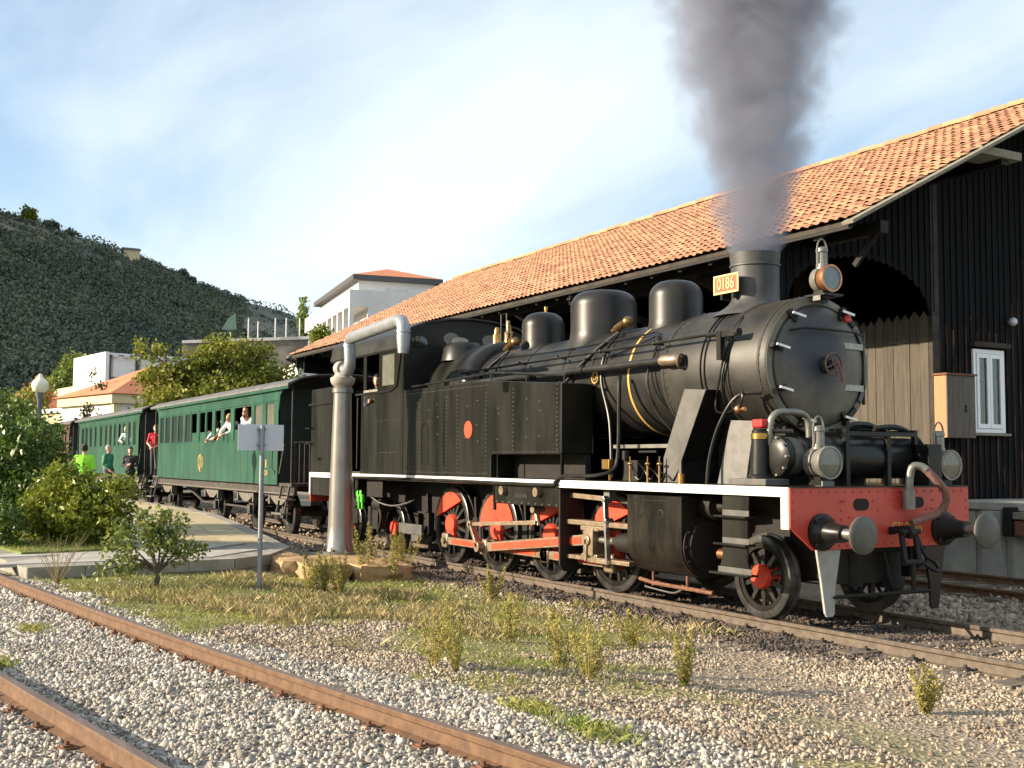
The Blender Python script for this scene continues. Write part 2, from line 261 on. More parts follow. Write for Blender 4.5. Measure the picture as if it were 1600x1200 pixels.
    def torus(s, c, axis, R, r, n=32, k=8, a0=0, a1=2 * math.pi, zref=None):
        d, u, v = frame(axis)
        full = abs(a1 - a0 - 2 * math.pi) < 1e-6; m_ = n if full else n + 1; vs = []
        for i in range(m_):
            a = a0 + (a1 - a0) * i / n; e = u * math.cos(a) + v * math.sin(a)
            vs += [Vector(c) + e * (R + r * math.cos(2 * math.pi * j / k)) + d * r * math.sin(2 * math.pi * j / k) for j in range(k)]
        fs = [(i * k + j, ((i + 1) % m_) * k + j, ((i + 1) % m_) * k + (j + 1) % k, i * k + (j + 1) % k) for i in range(n) for j in range(k)]
        return s.add(vs, fs)
    def mesh(s, name, mt, smooth=40):
        me = bpy.data.meshes.new(name); me.from_pydata(s.v, [], s.f); me.materials.append(MATS[mt])
        bm = bmesh.new(); bm.from_mesh(me); bmesh.ops.recalc_face_normals(bm, faces=bm.faces); bm.to_mesh(me); bm.free()
        if smooth:
            me.polygons.foreach_set('use_smooth', [True] * len(me.polygons)); me.set_sharp_from_angle(angle=math.radians(smooth))
        me.update(); return me
    def build(s, name, mt, parent=None, smooth=40, bevel=0, loc=None, label=None):
        o = bpy.data.objects.new(name, s.mesh(name, mt, smooth)); COL.objects.link(o)
        if bevel:
            b = o.modifiers.new('bevel', 'BEVEL'); b.width = bevel; b.segments = 2; b.limit_method = 'ANGLE'; b.angle_limit = math.radians(40)
        if loc is not None: o.location = loc
        if parent: adopt(o, parent)
        if label: o['label'] = label
        return o
def adopt(o, parent):
    """parent without moving: meshes are modelled in world coordinates"""
    o.parent = parent
    if '_loc' in parent: o.matrix_parent_inverse = Matrix.Translation(-Vector(parent['_loc']))
def place(name, me, parent, loc=(0, 0, 0), rot=(0, 0, 0), scale=None):
    o = bpy.data.objects.new(name, me); COL.objects.link(o); o.location = loc; o.rotation_euler = rot
    if scale: o.scale = scale
    if parent: adopt(o, parent)
    return o
def tag(o, label, cat, group=None, kind=None):
    if label: o['label'] = label
    if cat: o['category'] = cat
    if group: o['group'] = group
    if kind: o['kind'] = kind
    return o
def thing(name, label, cat, loc=(0, 0, 0), group=None):
    o = bpy.data.objects.new(name, None); COL.objects.link(o); o.empty_display_size = 0.2; o.location = loc; o['_loc'] = tuple(loc)
    return tag(o, label, cat, group)
def local_part(name, me, parent, loc=(0, 0, 0), rot=(0, 0, 0)):
    o = bpy.data.objects.new(name, me); COL.objects.link(o); o.location = loc; o.rotation_euler = rot; o.parent = parent; return o
def np_mesh(name, V, Fc, mt, k, smooth=False):
    me = bpy.data.meshes.new(name); V = np.asarray(V, np.float32).reshape(-1, 3); Fc = np.asarray(Fc, np.int32).reshape(-1, k)
    me.vertices.add(len(V)); me.vertices.foreach_set('co', V.ravel()); me.loops.add(Fc.size); me.loops.foreach_set('vertex_index', Fc.ravel())
    me.polygons.add(len(Fc)); me.polygons.foreach_set('loop_start', np.arange(len(Fc), dtype=np.int32) * k); me.polygons.foreach_set('loop_total', np.full(len(Fc), k, np.int32))
    if smooth: me.polygons.foreach_set('use_smooth', np.ones(len(Fc), bool))
    me.materials.append(MATS[mt]); me.update(calc_edges=True); me.validate(); return me
def link(name, me, parent=None):
    o = bpy.data.objects.new(name, me); COL.objects.link(o)
    if parent: adopt(o, parent)
    return o
def rand_rot(n):
    q = rng.normal(size=(n, 4)); q /= np.linalg.norm(q, axis=1, keepdims=True); w, x, y, z = q.T
    return np.stack([np.stack([1 - 2 * (y * y + z * z), 2 * (x * y - z * w), 2 * (x * z + y * w)], 1), np.stack([2 * (x * y + z * w), 1 - 2 * (x * x + z * z), 2 * (y * z - x * w)], 1), np.stack([2 * (x * z - y * w), 2 * (y * z + x * w), 1 - 2 * (x * x + y * y)], 1)], 1)
def leaf_mesh(name, P, size, mt, up=0.35, asp=0.45):
    """many small folded leaves at points P"""
    P = np.asarray(P, float); n = len(P); Rm = rand_rot(n); s = size * rng.uniform(0.6, 1.3, (n, 1, 1))
    base = np.array([[0, -0.5, 0], [asp * 0.5, 0, 0.10], [0, 0.5, 0], [-asp * 0.5, 0, 0.10]])
    V = np.einsum('nij,kj->nki', Rm, base) * s
    V = V + P[:, None, :]
    F = np.arange(4)[None] + 4 * np.arange(n)[:, None]
    return np_mesh(name, V, F, mt, 4)
def text_mesh(name, body, size, mt, parent, loc, rot, depth=0.004, sx=1.0):
    c = bpy.data.curves.new(name, 'FONT'); c.body = body; c.size = size; c.extrude = depth; c.align_x = 'CENTER'; c.align_y = 'CENTER'; c.offset = 0.0
    o = bpy.data.objects.new(name + '_tmp', c); COL.objects.link(o)
    dg = bpy.context.evaluated_depsgraph_get(); me = bpy.data.meshes.new_from_object(o.evaluated_get(dg)); bpy.data.objects.remove(o)
    me.materials.clear(); me.materials.append(MATS[mt]); o = bpy.data.objects.new(name, me); COL.objects.link(o); o.location = loc; o.rotation_euler = rot; o.scale = (sx, 1, 1)
    if parent: adopt(o, parent)
    return o
# ================================================================= ground
def siding_y(x):                       # centre of the rusty siding, gently curved
    return -8.11 + 0.150 * (x + 8.0) + 0.0020 * (x + 8.0) ** 2 if x > -20 else -9.622 + 0.102 * (x + 20)
def smooth(t): t = np.clip(t, 0, 1); return t * t * (3 - 2 * t)
def sid_np(x): return np.where(x > -20, -8.11 + 0.150 * (x + 8.0) + 0.0020 * (x + 8.0) ** 2, -9.622 + 0.102 * (x + 20))
def ground_z(x, y):
    x = np.asarray(x, float); y = np.asarray(y, float)
    d = np.abs(y - sid_np(x))
    z = -0.150 + 0.180 * smooth((-2.9 - y) / 2.9)
    z = np.where(d < 2.2, np.maximum(z, z + (0.060 - z) * smooth((2.2 - d) / 0.9)), z)
    z = z + 0.018 * np.sin(x * 1.7 + y * 0.9) * np.sin(y * 2.3 - x * 0.6) * (np.abs(y) > 1.7) * (d > 1.4) * (np.abs(y) < 12)
    return z
xs = np.concatenate([[-2500, -900, -400, -200, -120, -80, -60], np.arange(-45, -22, 0.5), np.arange(-22, 3.01, 0.125), [5, 10, 20, 50, 150, 500, 2500]])
ys = np.concatenate([[-2500, -800, -300, -100, -40, -20], np.arange(-13, 1.6, 0.125), np.arange(1.6, 8.1, 0.5), [12, 20, 40, 100, 300, 900, 2500]])
X, Y = np.meshgrid(xs, ys, indexing='ij'); Z = ground_z(X, Y)
n0, n1 = X.shape; ii = np.arange(n0 * n1).reshape(n0, n1)
Fq = np.stack([ii[:-1, :-1], ii[1:, :-1], ii[1:, 1:], ii[:-1, 1:]], -1).reshape(-1, 4)
def vnoise(x, y, s, seed=0):
    r = np.random.default_rng(seed).uniform(0, 1, (256, 256)); x = x / s; y = y / s; xi = np.floor(x).astype(int); yi = np.floor(y).astype(int); fx = smooth(x - xi); fy = smooth(y - yi)
    g = lambda a, b: r[a % 256, b % 256]
    return (g(xi, yi) * (1 - fx) + g(xi + 1, yi) * fx) * (1 - fy) + (g(xi, yi + 1) * (1 - fx) + g(xi + 1, yi + 1) * fx) * fy
def fbm(x, y, s, seed=0): return 0.5 * vnoise(x, y, s, seed) + 0.3 * vnoise(x, y, s / 2.1, seed + 1) + 0.2 * vnoise(x, y, s / 4.3, seed + 2)
def zones(x, y):
    """soil kinds: white ballast, cinder, grass, each 0..1"""
    d = np.abs(y - sid_np(x)); nz = fbm(x, y, 1.3, 5)
    white = smooth((2.15 + 0.5 * (nz - 0.5) - d + 0.18 * np.clip(x + 9, -3, 3)) / 0.5) * (y < -3.0)
    cinder = smooth((1.9 + 1.3 * (nz - 0.45) - np.abs(y)) / 0.7) * smooth((-8.6 + 2.0 * nz - x) / 3.0)
    grass = smooth((fbm(x, y, 2.2, 9) - 0.42 + 0.30 * smooth((-12.0 - x) / 3.0) + 0.10 * smooth((-10.5 - x) / 2.0) - 0.02) / 0.13) * (1 - white) * (1 - cinder) * smooth((-1.5 - y) / 1.2)
    grass = np.maximum(grass, smooth((1.0 - np.hypot((x + 6.3) / 1.5, (y + 4.0) / .62) + .8 * (nz - .5)) / .5) * (1 - white) * .5)
    return white, cinder, grass
wz, cz, gz = zones(X, Y)
tone = fbm(X, Y, 0.7, 21)[..., None]
col = np.array([0.25, 0.20, 0.145]) * (0.75 + 0.5 * tone)
col = col * (1 - wz[..., None]) + wz[..., None] * np.array([0.30, 0.285, 0.26]) * (0.7 + 0.4 * tone)
col = col * (1 - cz[..., None]) + cz[..., None] * np.array([0.055, 0.043, 0.036]) * (0.8 + 0.4 * tone)
gcol = np.array([0.16, 0.19, 0.045]) * (1 - tone) + np.array([0.33, 0.26, 0.12]) * tone
left = smooth((-13.5 - X) / 2.5)[..., None]
gcol = gcol * (1 - left * 0.6) + left * 0.6 * np.array([0.14, 0.19, 0.04])
col = col * (1 - gz[..., None] * 0.85) + gz[..., None] * 0.85 * gcol
me = np_mesh('ground', np.stack([X, Y, Z], -1), Fq, 'stone_wall', 4, True)
ca = me.color_attributes.new('soil', 'FLOAT_COLOR', 'POINT'); ca.data.foreach_set('color', np.concatenate([col, np.ones(col.shape[:2] + (1,))], -1).astype(np.float32).ravel())
gm = bpy.data.materials.new('soil'); gm.use_nodes = True; nn = gm.node_tree.nodes; ll = gm.node_tree.links.new; bs = nn['Principled BSDF']; bs.inputs['Roughness'].default_value = 0.95
at_ = nn.new('ShaderNodeVertexColor'); at_.layer_name = 'soil'; tx = nn.new('ShaderNodeTexCoord')
vo = nn.new('ShaderNodeTexVoronoi'); vo.inputs['Scale'].default_value = 26; ll(tx.outputs['Object'], vo.inputs['Vector'])
no = nn.new('ShaderNodeTexNoise'); no.inputs['Scale'].default_value = 14; no.inputs['Detail'].default_value = 8; ll(tx.outputs['Object'], no.inputs['Vector'])
mr = nn.new('ShaderNodeMapRange'); mr.inputs['From Min'].default_value = 0.25; mr.inputs['From Max'].default_value = 0.75; mr.inputs['To Min'].default_value = 0.55; mr.inputs['To Max'].default_value = 1.45; ll(no.outputs['Fac'], mr.inputs['Value'])
hs = nn.new('ShaderNodeHueSaturation'); ll(at_.outputs[0], hs.inputs['Color']); ll(mr.outputs[0], hs.inputs['Value']); ll(hs.outputs[0], bs.inputs['Base Color'])
bp = nn.new('ShaderNodeBump'); bp.inputs['Strength'].default_value = 0.8; bp.inputs['Distance'].default_value = 0.03; ll(vo.outputs['Distance'], bp.inputs['Height']); bp.invert = True; ll(bp.outputs[0], bs.inputs['Normal'])
me.materials.clear(); me.materials.append(gm)
tag(link('ground', me), 'gravelly station yard ground with moss and dry soil', None, kind='structure')
# ---------------------------------------------------------------- loose stones
def in_view(P, mx=0.30, far=60):
    q = (P - np.array(CAM)) @ np.array(ROT).T; d = q[:, 2]
    u = q[:, 0] / np.maximum(d, 0.01) * F_PX / 800; v = q[:, 1] / np.maximum(d, 0.01) * F_PX / 600
    return (d > 2.0) & (d < far) & (np.abs(u) < 1 + mx) & (v < 1 + mx)
CUBE = np.array([[-1, -1, -1], [1, -1, -1], [1, 1, -1], [-1, 1, -1], [-1, -1, 1], [1, -1, 1], [1, 1, 1], [-1, 1, 1]], float)
CF = np.array([[0, 3, 2, 1], [4, 5, 6, 7], [0, 1, 5, 4], [1, 2, 6, 5], [2, 3, 7, 6], [3, 0, 4, 7]])
def stones(name, P, size, mt, label, cat='gravel'):
    n = len(P); base = CUBE[None] * (1 + rng.uniform(-0.42, 0.3, (n, 8, 1))) + rng.uniform(-0.28, 0.28, (n, 8, 3))
    base[:, 4:, :2] *= rng.uniform(0.45, 0.95, (n, 1, 1)); base = base * rng.uniform(0.6, 1.25, (n, 1, 3)) * np.array([1, 0.85, 0.62])
    V = np.einsum('nij,nkj->nki', rand_rot(n), base) * (size[:, None, None] / 2) + P[:, None]
    Fc = (CF[None] + 8 * np.arange(n)[:, None, None]).reshape(-1, 4)
    return tag(link(name, np_mesh(name, V, Fc, mt, 4)), label, cat, kind='stuff')
def scatter(n, x0, x1, y0, y1, near=True):
    x = rng.uniform(x0, x1, n); y = rng.uniform(y0, y1, n); P = np.stack([x, y, ground_z(x, y)], 1)
    return P[in_view(P)]
P = scatter(370000, -24, 1, -11.5, 1.2)
w, c, g = zones(P[:, 0], P[:, 1]); dist = np.linalg.norm(P - np.array(CAM), axis=1)
u = rng.uniform(0, 1, len(P)); bare = fbm(P[:, 0], P[:, 1], 1.6, 33)
rail_clear = (np.abs(np.abs(P[:, 1]) - 0.87) > 0.10) & (np.abs(np.abs(P[:, 1] - sid_np(P[:, 0])) - 0.885) > 0.085)
off_plat = ~((P[:, 0] < -17.6) & (P[:, 1] < -1.7) & (P[:, 1] > -8.5))
keep = rail_clear & off_plat
thin = np.clip(12.0 / dist, 0.35, 1.0)
kw = keep & (u < w * thin * 0.80)
kc = keep & ~kw & (u < c * thin * 0.85)
kt = keep & ~kw & ~kc & (u < (1 - g * 0.93) * thin * (0.10 + 0.75 * smooth((bare - 0.38) / 0.2)) * (1 - 0.9 * w) * (1 - 0.9 * c))
def sz(k, s): return s * np.exp(rng.normal(0, 0.24, k.sum())) * np.clip(dist[k] / 12, 1, 1.5)
stones('siding_gravel', P[kw] + [0, 0, 0.006], sz(kw, 0.030), 'stone_white', 'pale grey crushed stone ballast around the rusty siding')
stones('yard_gravel', P[kt] + [0, 0, 0.004], sz(kt, 0.029), 'stone_tan', 'tan and brown loose stones beside the main line')
stones('cinder_ballast', P[kc] + [0, 0, 0.004], sz(kc, 0.034), 'stone_dark', 'dark oily ballast under and beside the locomotive')
Pf = np.concatenate([scatter(16000, -60, -24, -2.0, 6.5), scatter(9000, -12, 1, 1.2, 6.8)])
stones('far_ballast', Pf, 0.07 * np.exp(rng.normal(0, 0.3, len(Pf))), 'stone_tan', 'coarse brown ballast under the coaches and along the shed track')
# ---------------------------------------------------------------- tracks
RAIL = [(-0.07, 0), (0.07, 0), (0.07, 0.012), (0.012, 0.03), (0.010, 0.098), (0.034, 0.112), (0.036, 0.138), (0.028, 0.146), (-0.028, 0.146), (-0.036, 0.138), (-0.034, 0.112), (-0.010, 0.098), (-0.012, 0.03), (-0.07, 0.012)]
def rail(name, path, ztop, mside, mtop, parent, hs=1.0):
    b = MB(); k = len(RAIL); vs = []
    for i, (x, y) in enumerate(path):
        a = path[max(i - 1, 0)]; c = path[min(i + 1, len(path) - 1)]; d = Vector((c[0] - a[0], c[1] - a[1], 0)).normalized(); nrm = Vector((-d.y, d.x, 0))
        vs += [(x + nrm.x * u, y + nrm.y * u, ztop - (0.146 - w_) * hs) for u, w_ in RAIL]
    b.add(vs, [(i * k + j, i * k + (j + 1) % k, (i + 1) * k + (j + 1) % k, (i + 1) * k + j) for i in range(len(path) - 1) for j in range(k)] + [tuple(range(k)), tuple(range((len(path) - 1) * k + k - 1, (len(path) - 1) * k - 1, -1))])
    o = b.build(name, mside, parent, smooth=35); o.data.materials.append(MATS[mtop])
    for p in o.data.polygons:
        if p.normal.z > 0.8 and p.center.z > ztop - 0.012: p.material_index = 1
    return o
def track(name, label, yc, x0, x1, zt, mats, step, zg, clip_mat, sl=1.3, clips=(-99, 99), hs=1.0, seg=1.0):
    root = thing(name, label, 'railway track', ((x0 + x1) / 2, yc(0.5 * (x0 + x1)), zt - 0.15))
    n = max(2, int((x1 - x0) / seg))
    for s in (-0.87, 0.87):
        pts = []
        for i in range(n + 1):
            x = x0 + (x1 - x0) * i / n; e = (yc(x + 0.1) - yc(x - 0.1)) / 0.2; L_ = math.hypot(1, e); pts.append((x - e / L_ * s, yc(x) + s / L_))
        rail('rail', pts, zt, mats[0], mats[1], root, hs)
    sm = MB().box(-0.12, 0.12, -sl, sl, -0.16, 0).mesh('sleeper', 'sleeper', 30)
    for i, v in enumerate(sm.vertices): v.co += Vector((random.uniform(-.012, .012), random.uniform(-.03, .03), 0))
    cm = MB().box(-0.055, 0.055, -0.05, 0.05, 0, 0.018).box(-0.03, 0.03, -0.035, 0.03, 0.018, 0.032).cyl((0, 0.0, 0.03), (0, 0.0, 0.062), 0.017, n=6).mesh('rail_clip', clip_mat, 30)
    x = x0 + 0.3
    while x < x1 - 0.2:
        e = (yc(x + 0.1) - yc(x - 0.1)) / 0.2; a = math.atan(e)
        place('sleeper', sm, root, (x, yc(x), zg), (random.uniform(-.01, .01), 0, a + random.uniform(-.03, .03)))
        if clips[0] < x < clips[1]:
            for s in (-0.87, 0.87):
                for t in (-0.115, 0.115):
                    r_ = s + t; place('rail_clip', cm, root, (x - math.sin(a) * r_, yc(x) + math.cos(a) * r_, max(zt - 0.143, zg + .001)), (0, 0, a + (math.pi if t < 0 else 0)), (1.0, 1.0, .8))
        x += step
    return root
track('main_track', 'straight main line with worn grey-brown rails under the train', lambda x: 0.0, -66, 3, 0.0, ('rail_grey', 'rail_shiny'), 0.62, -0.130, 'underframe', clips=(-20, 2), seg=6, hs=1.16)
track('siding_track', 'rusty unused siding curving through pale gravel in the foreground', siding_y, -24, 2.5, 0.20, ('rail_side', 'rail_top'), 0.62, 0.064, 'rust', clips=(-16, 2))
track('shed_track', 'shaded rails entering the shed beside the concrete loading dock', lambda x: 5.2, -36, 2, 0.0, ('rail_side', 'rail_top'), 0.62, -0.105, 'rust', clips=(-14, 0), seg=6)
# ================================================================= platform on the left
def plat_z(x): return float(np.interp(x, [-30, -18.4], [0.42, 0.22]))
edge = [(-75, -2.15), (-42, -2.15), (-34, -2.05), (-31, -2.15), (-28.7, -2.35), (-26.2, -2.62), (-23.6, -2.95), (-21.6, -3.22), (-20.1, -3.45), (-18.9, -4.2), (-18.45, -4.9), (-18.30, -6.4), (-18.20, -8.05)]
pl = [(x, y, plat_z(x)) for x, y in edge] + [(-24, -8.75, plat_z(-24)), (-30, -9.4, 0.42), (-75, -14, 0.42)]
b = MB(); k = len(pl); b.add([(x, y, z - 0.012) for x, y, z in pl] + [(x, y, -0.3) for x, y, z in pl], [tuple(range(k))] + [(i, (i + 1) % k, k + (i + 1) % k, k + i) for i in range(k)])
plat = tag(b.build('platform', 'kerb_stone', smooth=0), 'low paved station platform ramping down by the water crane', None, kind='structure')
for i in range(1, len(edge) - 1):                  # kerb stones along its edge
    (xa, ya), (xb, yb) = edge[i], edge[i + 1]; Lk = math.hypot(xb - xa, yb - ya); nk = max(1, round(Lk / 1.0))
    for j in range(nk):
        t0 = j / nk + 0.006 / Lk; t1 = (j + 1) / nk - 0.006 / Lk
        p0 = (xa + (xb - xa) * t0, ya + (yb - ya) * t0); p1 = (xa + (xb - xa) * t1, ya + (yb - ya) * t1)
        nx, ny = (yb - ya) / Lk, -(xb - xa) / Lk
        z0 = plat_z(p0[0]) + 0.002; z1 = plat_z(p1[0]) + 0.002; h = 0.17; q = []
        for (px_, py_), zt in ((p0, z0), (p1, z1)):
            q += [(px_ - nx * 0.03, py_ - ny * 0.03, zt), (px_ + nx * 0.22, py_ + ny * 0.22, zt), (px_ + nx * 0.22, py_ + ny * 0.22, zt - h), (px_ - nx * 0.03, py_ - ny * 0.03, zt - h)]
        MB().add(q, [(0, 1, 2, 3), (4, 7, 6, 5), (0, 4, 5, 1), (1, 5, 6, 2), (2, 6, 7, 3), (3, 7, 4, 0)]).build('kerb_stone', 'kerb_stone', plat, smooth=0)
def slab(name, mt, xa, xb, ya0, ya1, yb0, yb1, dz):
    g_ = 0.008
    q = [(xa + g_, ya0 + g_, plat_z(xa) + dz), (xb - g_, yb0 + g_, plat_z(xb) + dz), (xb - g_, yb1 - g_, plat_z(xb) + dz), (xa + g_, ya1 - g_, plat_z(xa) + dz)]
    MB().add(q + [(x, y, z - 0.05) for x, y, z in q], [(0, 1, 2, 3), (7, 6, 5, 4), (0, 4, 5, 1), (1, 5, 6, 2), (2, 6, 7, 3), (3, 7, 4, 0)]).build(name, mt, plat, smooth=0)
ey = lambda x: float(np.interp(x, [e[0] for e in edge], [e[1] for e in edge]))
xx = -60.0
while xx < -19.0:
    st = 2.0 if xx < -44 else 1.2; xn = min(xx + st, -18.75)
    if xn > -20: ys0 = [min(ey(xx), -3.6) - 0.3, min(ey(xn), -4.9) - 0.3]
    else: ys0 = [ey(xx) - 0.24, ey(xn) - 0.24]
    wid = (0.75, 0.75, 0.95, 0.95, 0.95)
    a0, b0 = ys0
    for r_, wd in enumerate(wid):
        if a0 - wd < -8.0: break
        slab('paving_slab', 'paving_yellow' if r_ < 2 and xn < -20 else 'paving', xx, xn, a0 - wd, a0, b0 - wd, b0, 0.002)
        a0 -= wd; b0 -= wd
    xx = xn
lw = [(-20.6, -6.1), (-20.3, -7.9), (-24, -8.5), (-34, -9.2), (-34, -6.6), (-26, -6.0)]
b = MB(); b.add([(x, y, plat_z(x) + 0.035) for x, y in lw] + [(x, y, plat_z(x) - 0.03) for x, y in lw], [tuple(range(6))] + [(i, (i + 1) % 6, 6 + (i + 1) % 6, 6 + i) for i in range(6)])
tag(b.build('lawn', 'lawn', smooth=0), 'small mown lawn bed below the shrubs', None, kind='structure')
# rough stone footing under the water crane
ft = thing('stone_footing', 'rough brown stone block footing below the grey water crane', 'stone footing', (-18.6, -3.1, -0.1))
def rock_block(x0, x1, y0, y1, z0, z1, mt, parent, j=0.05, name='stone'):
    bm = bmesh.new(); bmesh.ops.create_cube(bm, size=1); bmesh.ops.subdivide_edges(bm, edges=bm.edges, cuts=4, use_grid_fill=True)
    for v in bm.verts:
        n_ = v.co.copy(); e = sum(abs(c_) > 0.49 for c_ in v.co); v.co = Vector((x0 + (x1 - x0) * (v.co.x + .5), y0 + (y1 - y0) * (v.co.y + .5), z0 + (z1 - z0) * (v.co.z + .5)))
        v.co += Vector((random.uniform(-j, j), random.uniform(-j, j), random.uniform(-j, j) * 0.5)) - n_ * (0.04 * (e > 1))
    me = bpy.data.meshes.new(name); bm.to_mesh(me); bm.free(); me.materials.append(MATS[mt]); o = bpy.data.objects.new(name, me); COL.objects.link(o); me.polygons.foreach_set('use_smooth', [True] * len(me.polygons)); me.set_sharp_from_angle(angle=math.radians(35))
    if parent: adopt(o, parent)
    return o
rock_block(-19.9, -19.0, -4.25, -3.5, -0.25, 0.20, 'block_stone', ft); rock_block(-18.95, -18.2, -4.15, -3.45, -0.25, 0.18, 'block_stone', ft)
rock_block(-19.6, -18.75, -3.45, -2.2, -0.2, 0.13, 'block_stone', ft); rock_block(-18.15, -17.5, -3.95, -3.2, -0.25, 0.16, 'block_stone', ft)
rock_block(-18.7, -17.9, -3.4, -2.15, -0.2, 0.13, 'block_stone', ft); rock_block(-17.85, -17.3, -3.15, -2.2, -0.25, 0.13, 'block_stone', ft)
# ================================================================= goods shed
GX = -14.5; XE = -12.79; XW = -40.15; EY, EZ = 3.2, 5.67; RY, RZ = 9.85, 9.03; SY = 7.02    # gable plane, roof ends, eave, ridge, side wall
shed = thing('goods_shed', 'black timber goods shed with an orange tiled gable roof', 'goods shed', (-26, 9, 0))
sl = (RZ - EZ) / (RY - EY); SL = math.hypot(RY - EY, RZ - EZ); ca_, sa_ = (RY - EY) / SL, (RZ - EZ) / SL
FY = 2 * RY - EY
b = MB()
for y0_, z0_, y1_, z1_ in ((EY, EZ, RY, RZ), (FY, EZ, RY, RZ)):
    b.add([(XW, y0_, z0_ - 0.02), (XE, y0_, z0_ - 0.02), (XE, y1_, z1_ - 0.02), (XW, y1_, z1_ - 0.02), (XW, y0_, z0_ - 0.09), (XE, y0_, z0_ - 0.09), (XE, y1_, z1_ - 0.09), (XW, y1_, z1_ - 0.09)], [(0, 1, 2, 3), (7, 6, 5, 4), (0, 4, 5, 1), (1, 5, 6, 2), (2, 6, 7, 3), (3, 7, 4, 0)])
roof = b.build('roof', 'timber_dark', shed, smooth=0)
# roof tiles: rolled profile
TW, TE, TL = 0.212, 0.295, 0.36
def tile_geo():
    u_ = np.array([-0.5, -0.36, -0.2, 0.0, 0.16, 0.3, 0.5]) * TW * 1.04; h_ = np.array([0.0, 0.022, 0.034, 0.024, 0.006, -0.002, 0.004])
    top0 = np.stack([u_, np.full(7, -0.04), h_ * 1.05 + 0.052], 1); top1 = np.stack([u_ * 0.97, np.full(7, TL - 0.04), h_ * 1.05 + 0.004], 1); bot0 = top0 - [0, 0, 0.013]
    V = np.concatenate([top0, top1, bot0]); Fc = [(i, i + 1, 8 + i, 7 + i) for i in range(6)] + [(14 + i, 15 + i, i + 1, i) for i in range(6)]
    return V, np.array(Fc)
TV, TF = tile_geo()
rows = int(SL / TE); cols = int((XE - XW) / TW)
axu = np.array([1, 0, 0]); axv = np.array([0, ca_, sa_]); axn = np.array([0, -sa_, ca_])
tiles = []
for r_ in range(rows + 1):
    for c_ in range(cols):
        tiles.append((XE - 0.12 - c_ * TW, r_ * TE))
tiles = np.array(tiles); jit = rng.normal(0, 1, (len(tiles), 4))
org = np.array([0, EY, EZ])
TP = org + tiles[:, :1] * axu + (tiles[:, 1:] + jit[:, 1:2] * 0.007) * axv + (0.004 + jit[:, 2:3] * 0.004) * axn + jit[:, :1] * 0.004 * axu
q_ = (TP - np.array(CAM)) @ np.array(ROT).T
vis = (np.abs(q_[:, 0] / q_[:, 2]) * F_PX < 810) & (np.abs(q_[:, 1] / q_[:, 2]) * F_PX < 610)
order = np.argsort(q_[:, 2] + 1000 * ~vis)
big = set(order[:300].tolist())
tme = np_mesh('roof_tile', TV @ np.stack([axu, axv, axn]), TF, 'tile', 4, True)
for i in order[:300]:
    place('roof_tile', tme, roof, TP[i], (0, 0, jit[i, 3] * 0.02))
rest = [i for i in range(len(TP)) if i not in big]
Wt = TV @ np.stack([axu, axv, axn]); VV = (Wt[None] + TP[rest][:, None]).reshape(-1, 3); FF = (TF[None] + len(TV) * np.arange(len(rest))[:, None, None]).reshape(-1, 4)
o = link('roof_tiles', np_mesh('roof_tiles', VV, FF, 'tile', 4, True), roof); o['kind'] = 'stuff'
rg = MB(); x = XE
rme = MB(); n_ = 8
rme.add([(dx, math.cos(math.pi * i / n_) * 0.16 * s_, math.sin(math.pi * i / n_) * 0.13 * s_ - 0.02) for dx, s_ in ((0.0, 1.12), (0.44, 0.95)) for i in range(n_ + 1)], [(i, i + 1, n_ + 2 + i, n_ + 1 + i) for i in range(n_)])
rme = rme.mesh('ridge_tile', 'ridge_tile')
while x > XW + 0.2:
    x -= 0.40; place('ridge_tile', rme, roof, (x, RY, RZ + 0.03 + random.uniform(-.008, .012)), (0, random.uniform(-.03, .03), 0))
# bargeboards and verge, black strip for the eave shade, rafters
for xe, s_ in ((XE, 1), (XW, -1)):
    for y0_ in (EY, FY):
        b = MB().bar((xe + s_ * 0.04, y0_ + (RY - y0_) * -0.02, EZ - 0.02 - sl * 0.12), (xe + s_ * 0.04, RY, RZ + 0.0), 0.05, 0.24, up=(1, 0, 0)); b.build('bargeboard', 'timber_grey', shed, smooth=0)
MB().box(XW, XE, EY - 0.02, EY + 0.02, EZ - 0.15, EZ - 0.10).build('eave_shade_strip', 'under_black', shed, smooth=0)  # coloured black to paint the darkness under the tile edge
x = XW + 0.4
while x < XE:
    MB().bar((x, EY + 0.05, EZ - 0.14), (x, RY, RZ - 0.14), 0.09, 0.13).build('rafter', 'timber_dark', shed, smooth=0); x += 0.9
for yy in (4.0, 7.0, 9.85):                # purlins that run out under the gable overhang
    zz = EZ + (yy - EY) * sl - 0.33; MB().box(XW + 0.3, XE - 0.06, yy - 0.09, yy + 0.09, zz - 0.2, zz).build('purlin', 'under_black', shed, smooth=0)
MB().bar((XE - 0.7, 4.0, 5.1), (XE - 0.2, 4.0, 5.6), 0.07, 0.09).build('brace', 'under_black', shed, smooth=0)
MB().box(-13.3, XE + .02, 6.3, 7.35, 7.16, 7.30).build('outrigger', 'timber_grey', shed, smooth=0)
BAY = 3.46
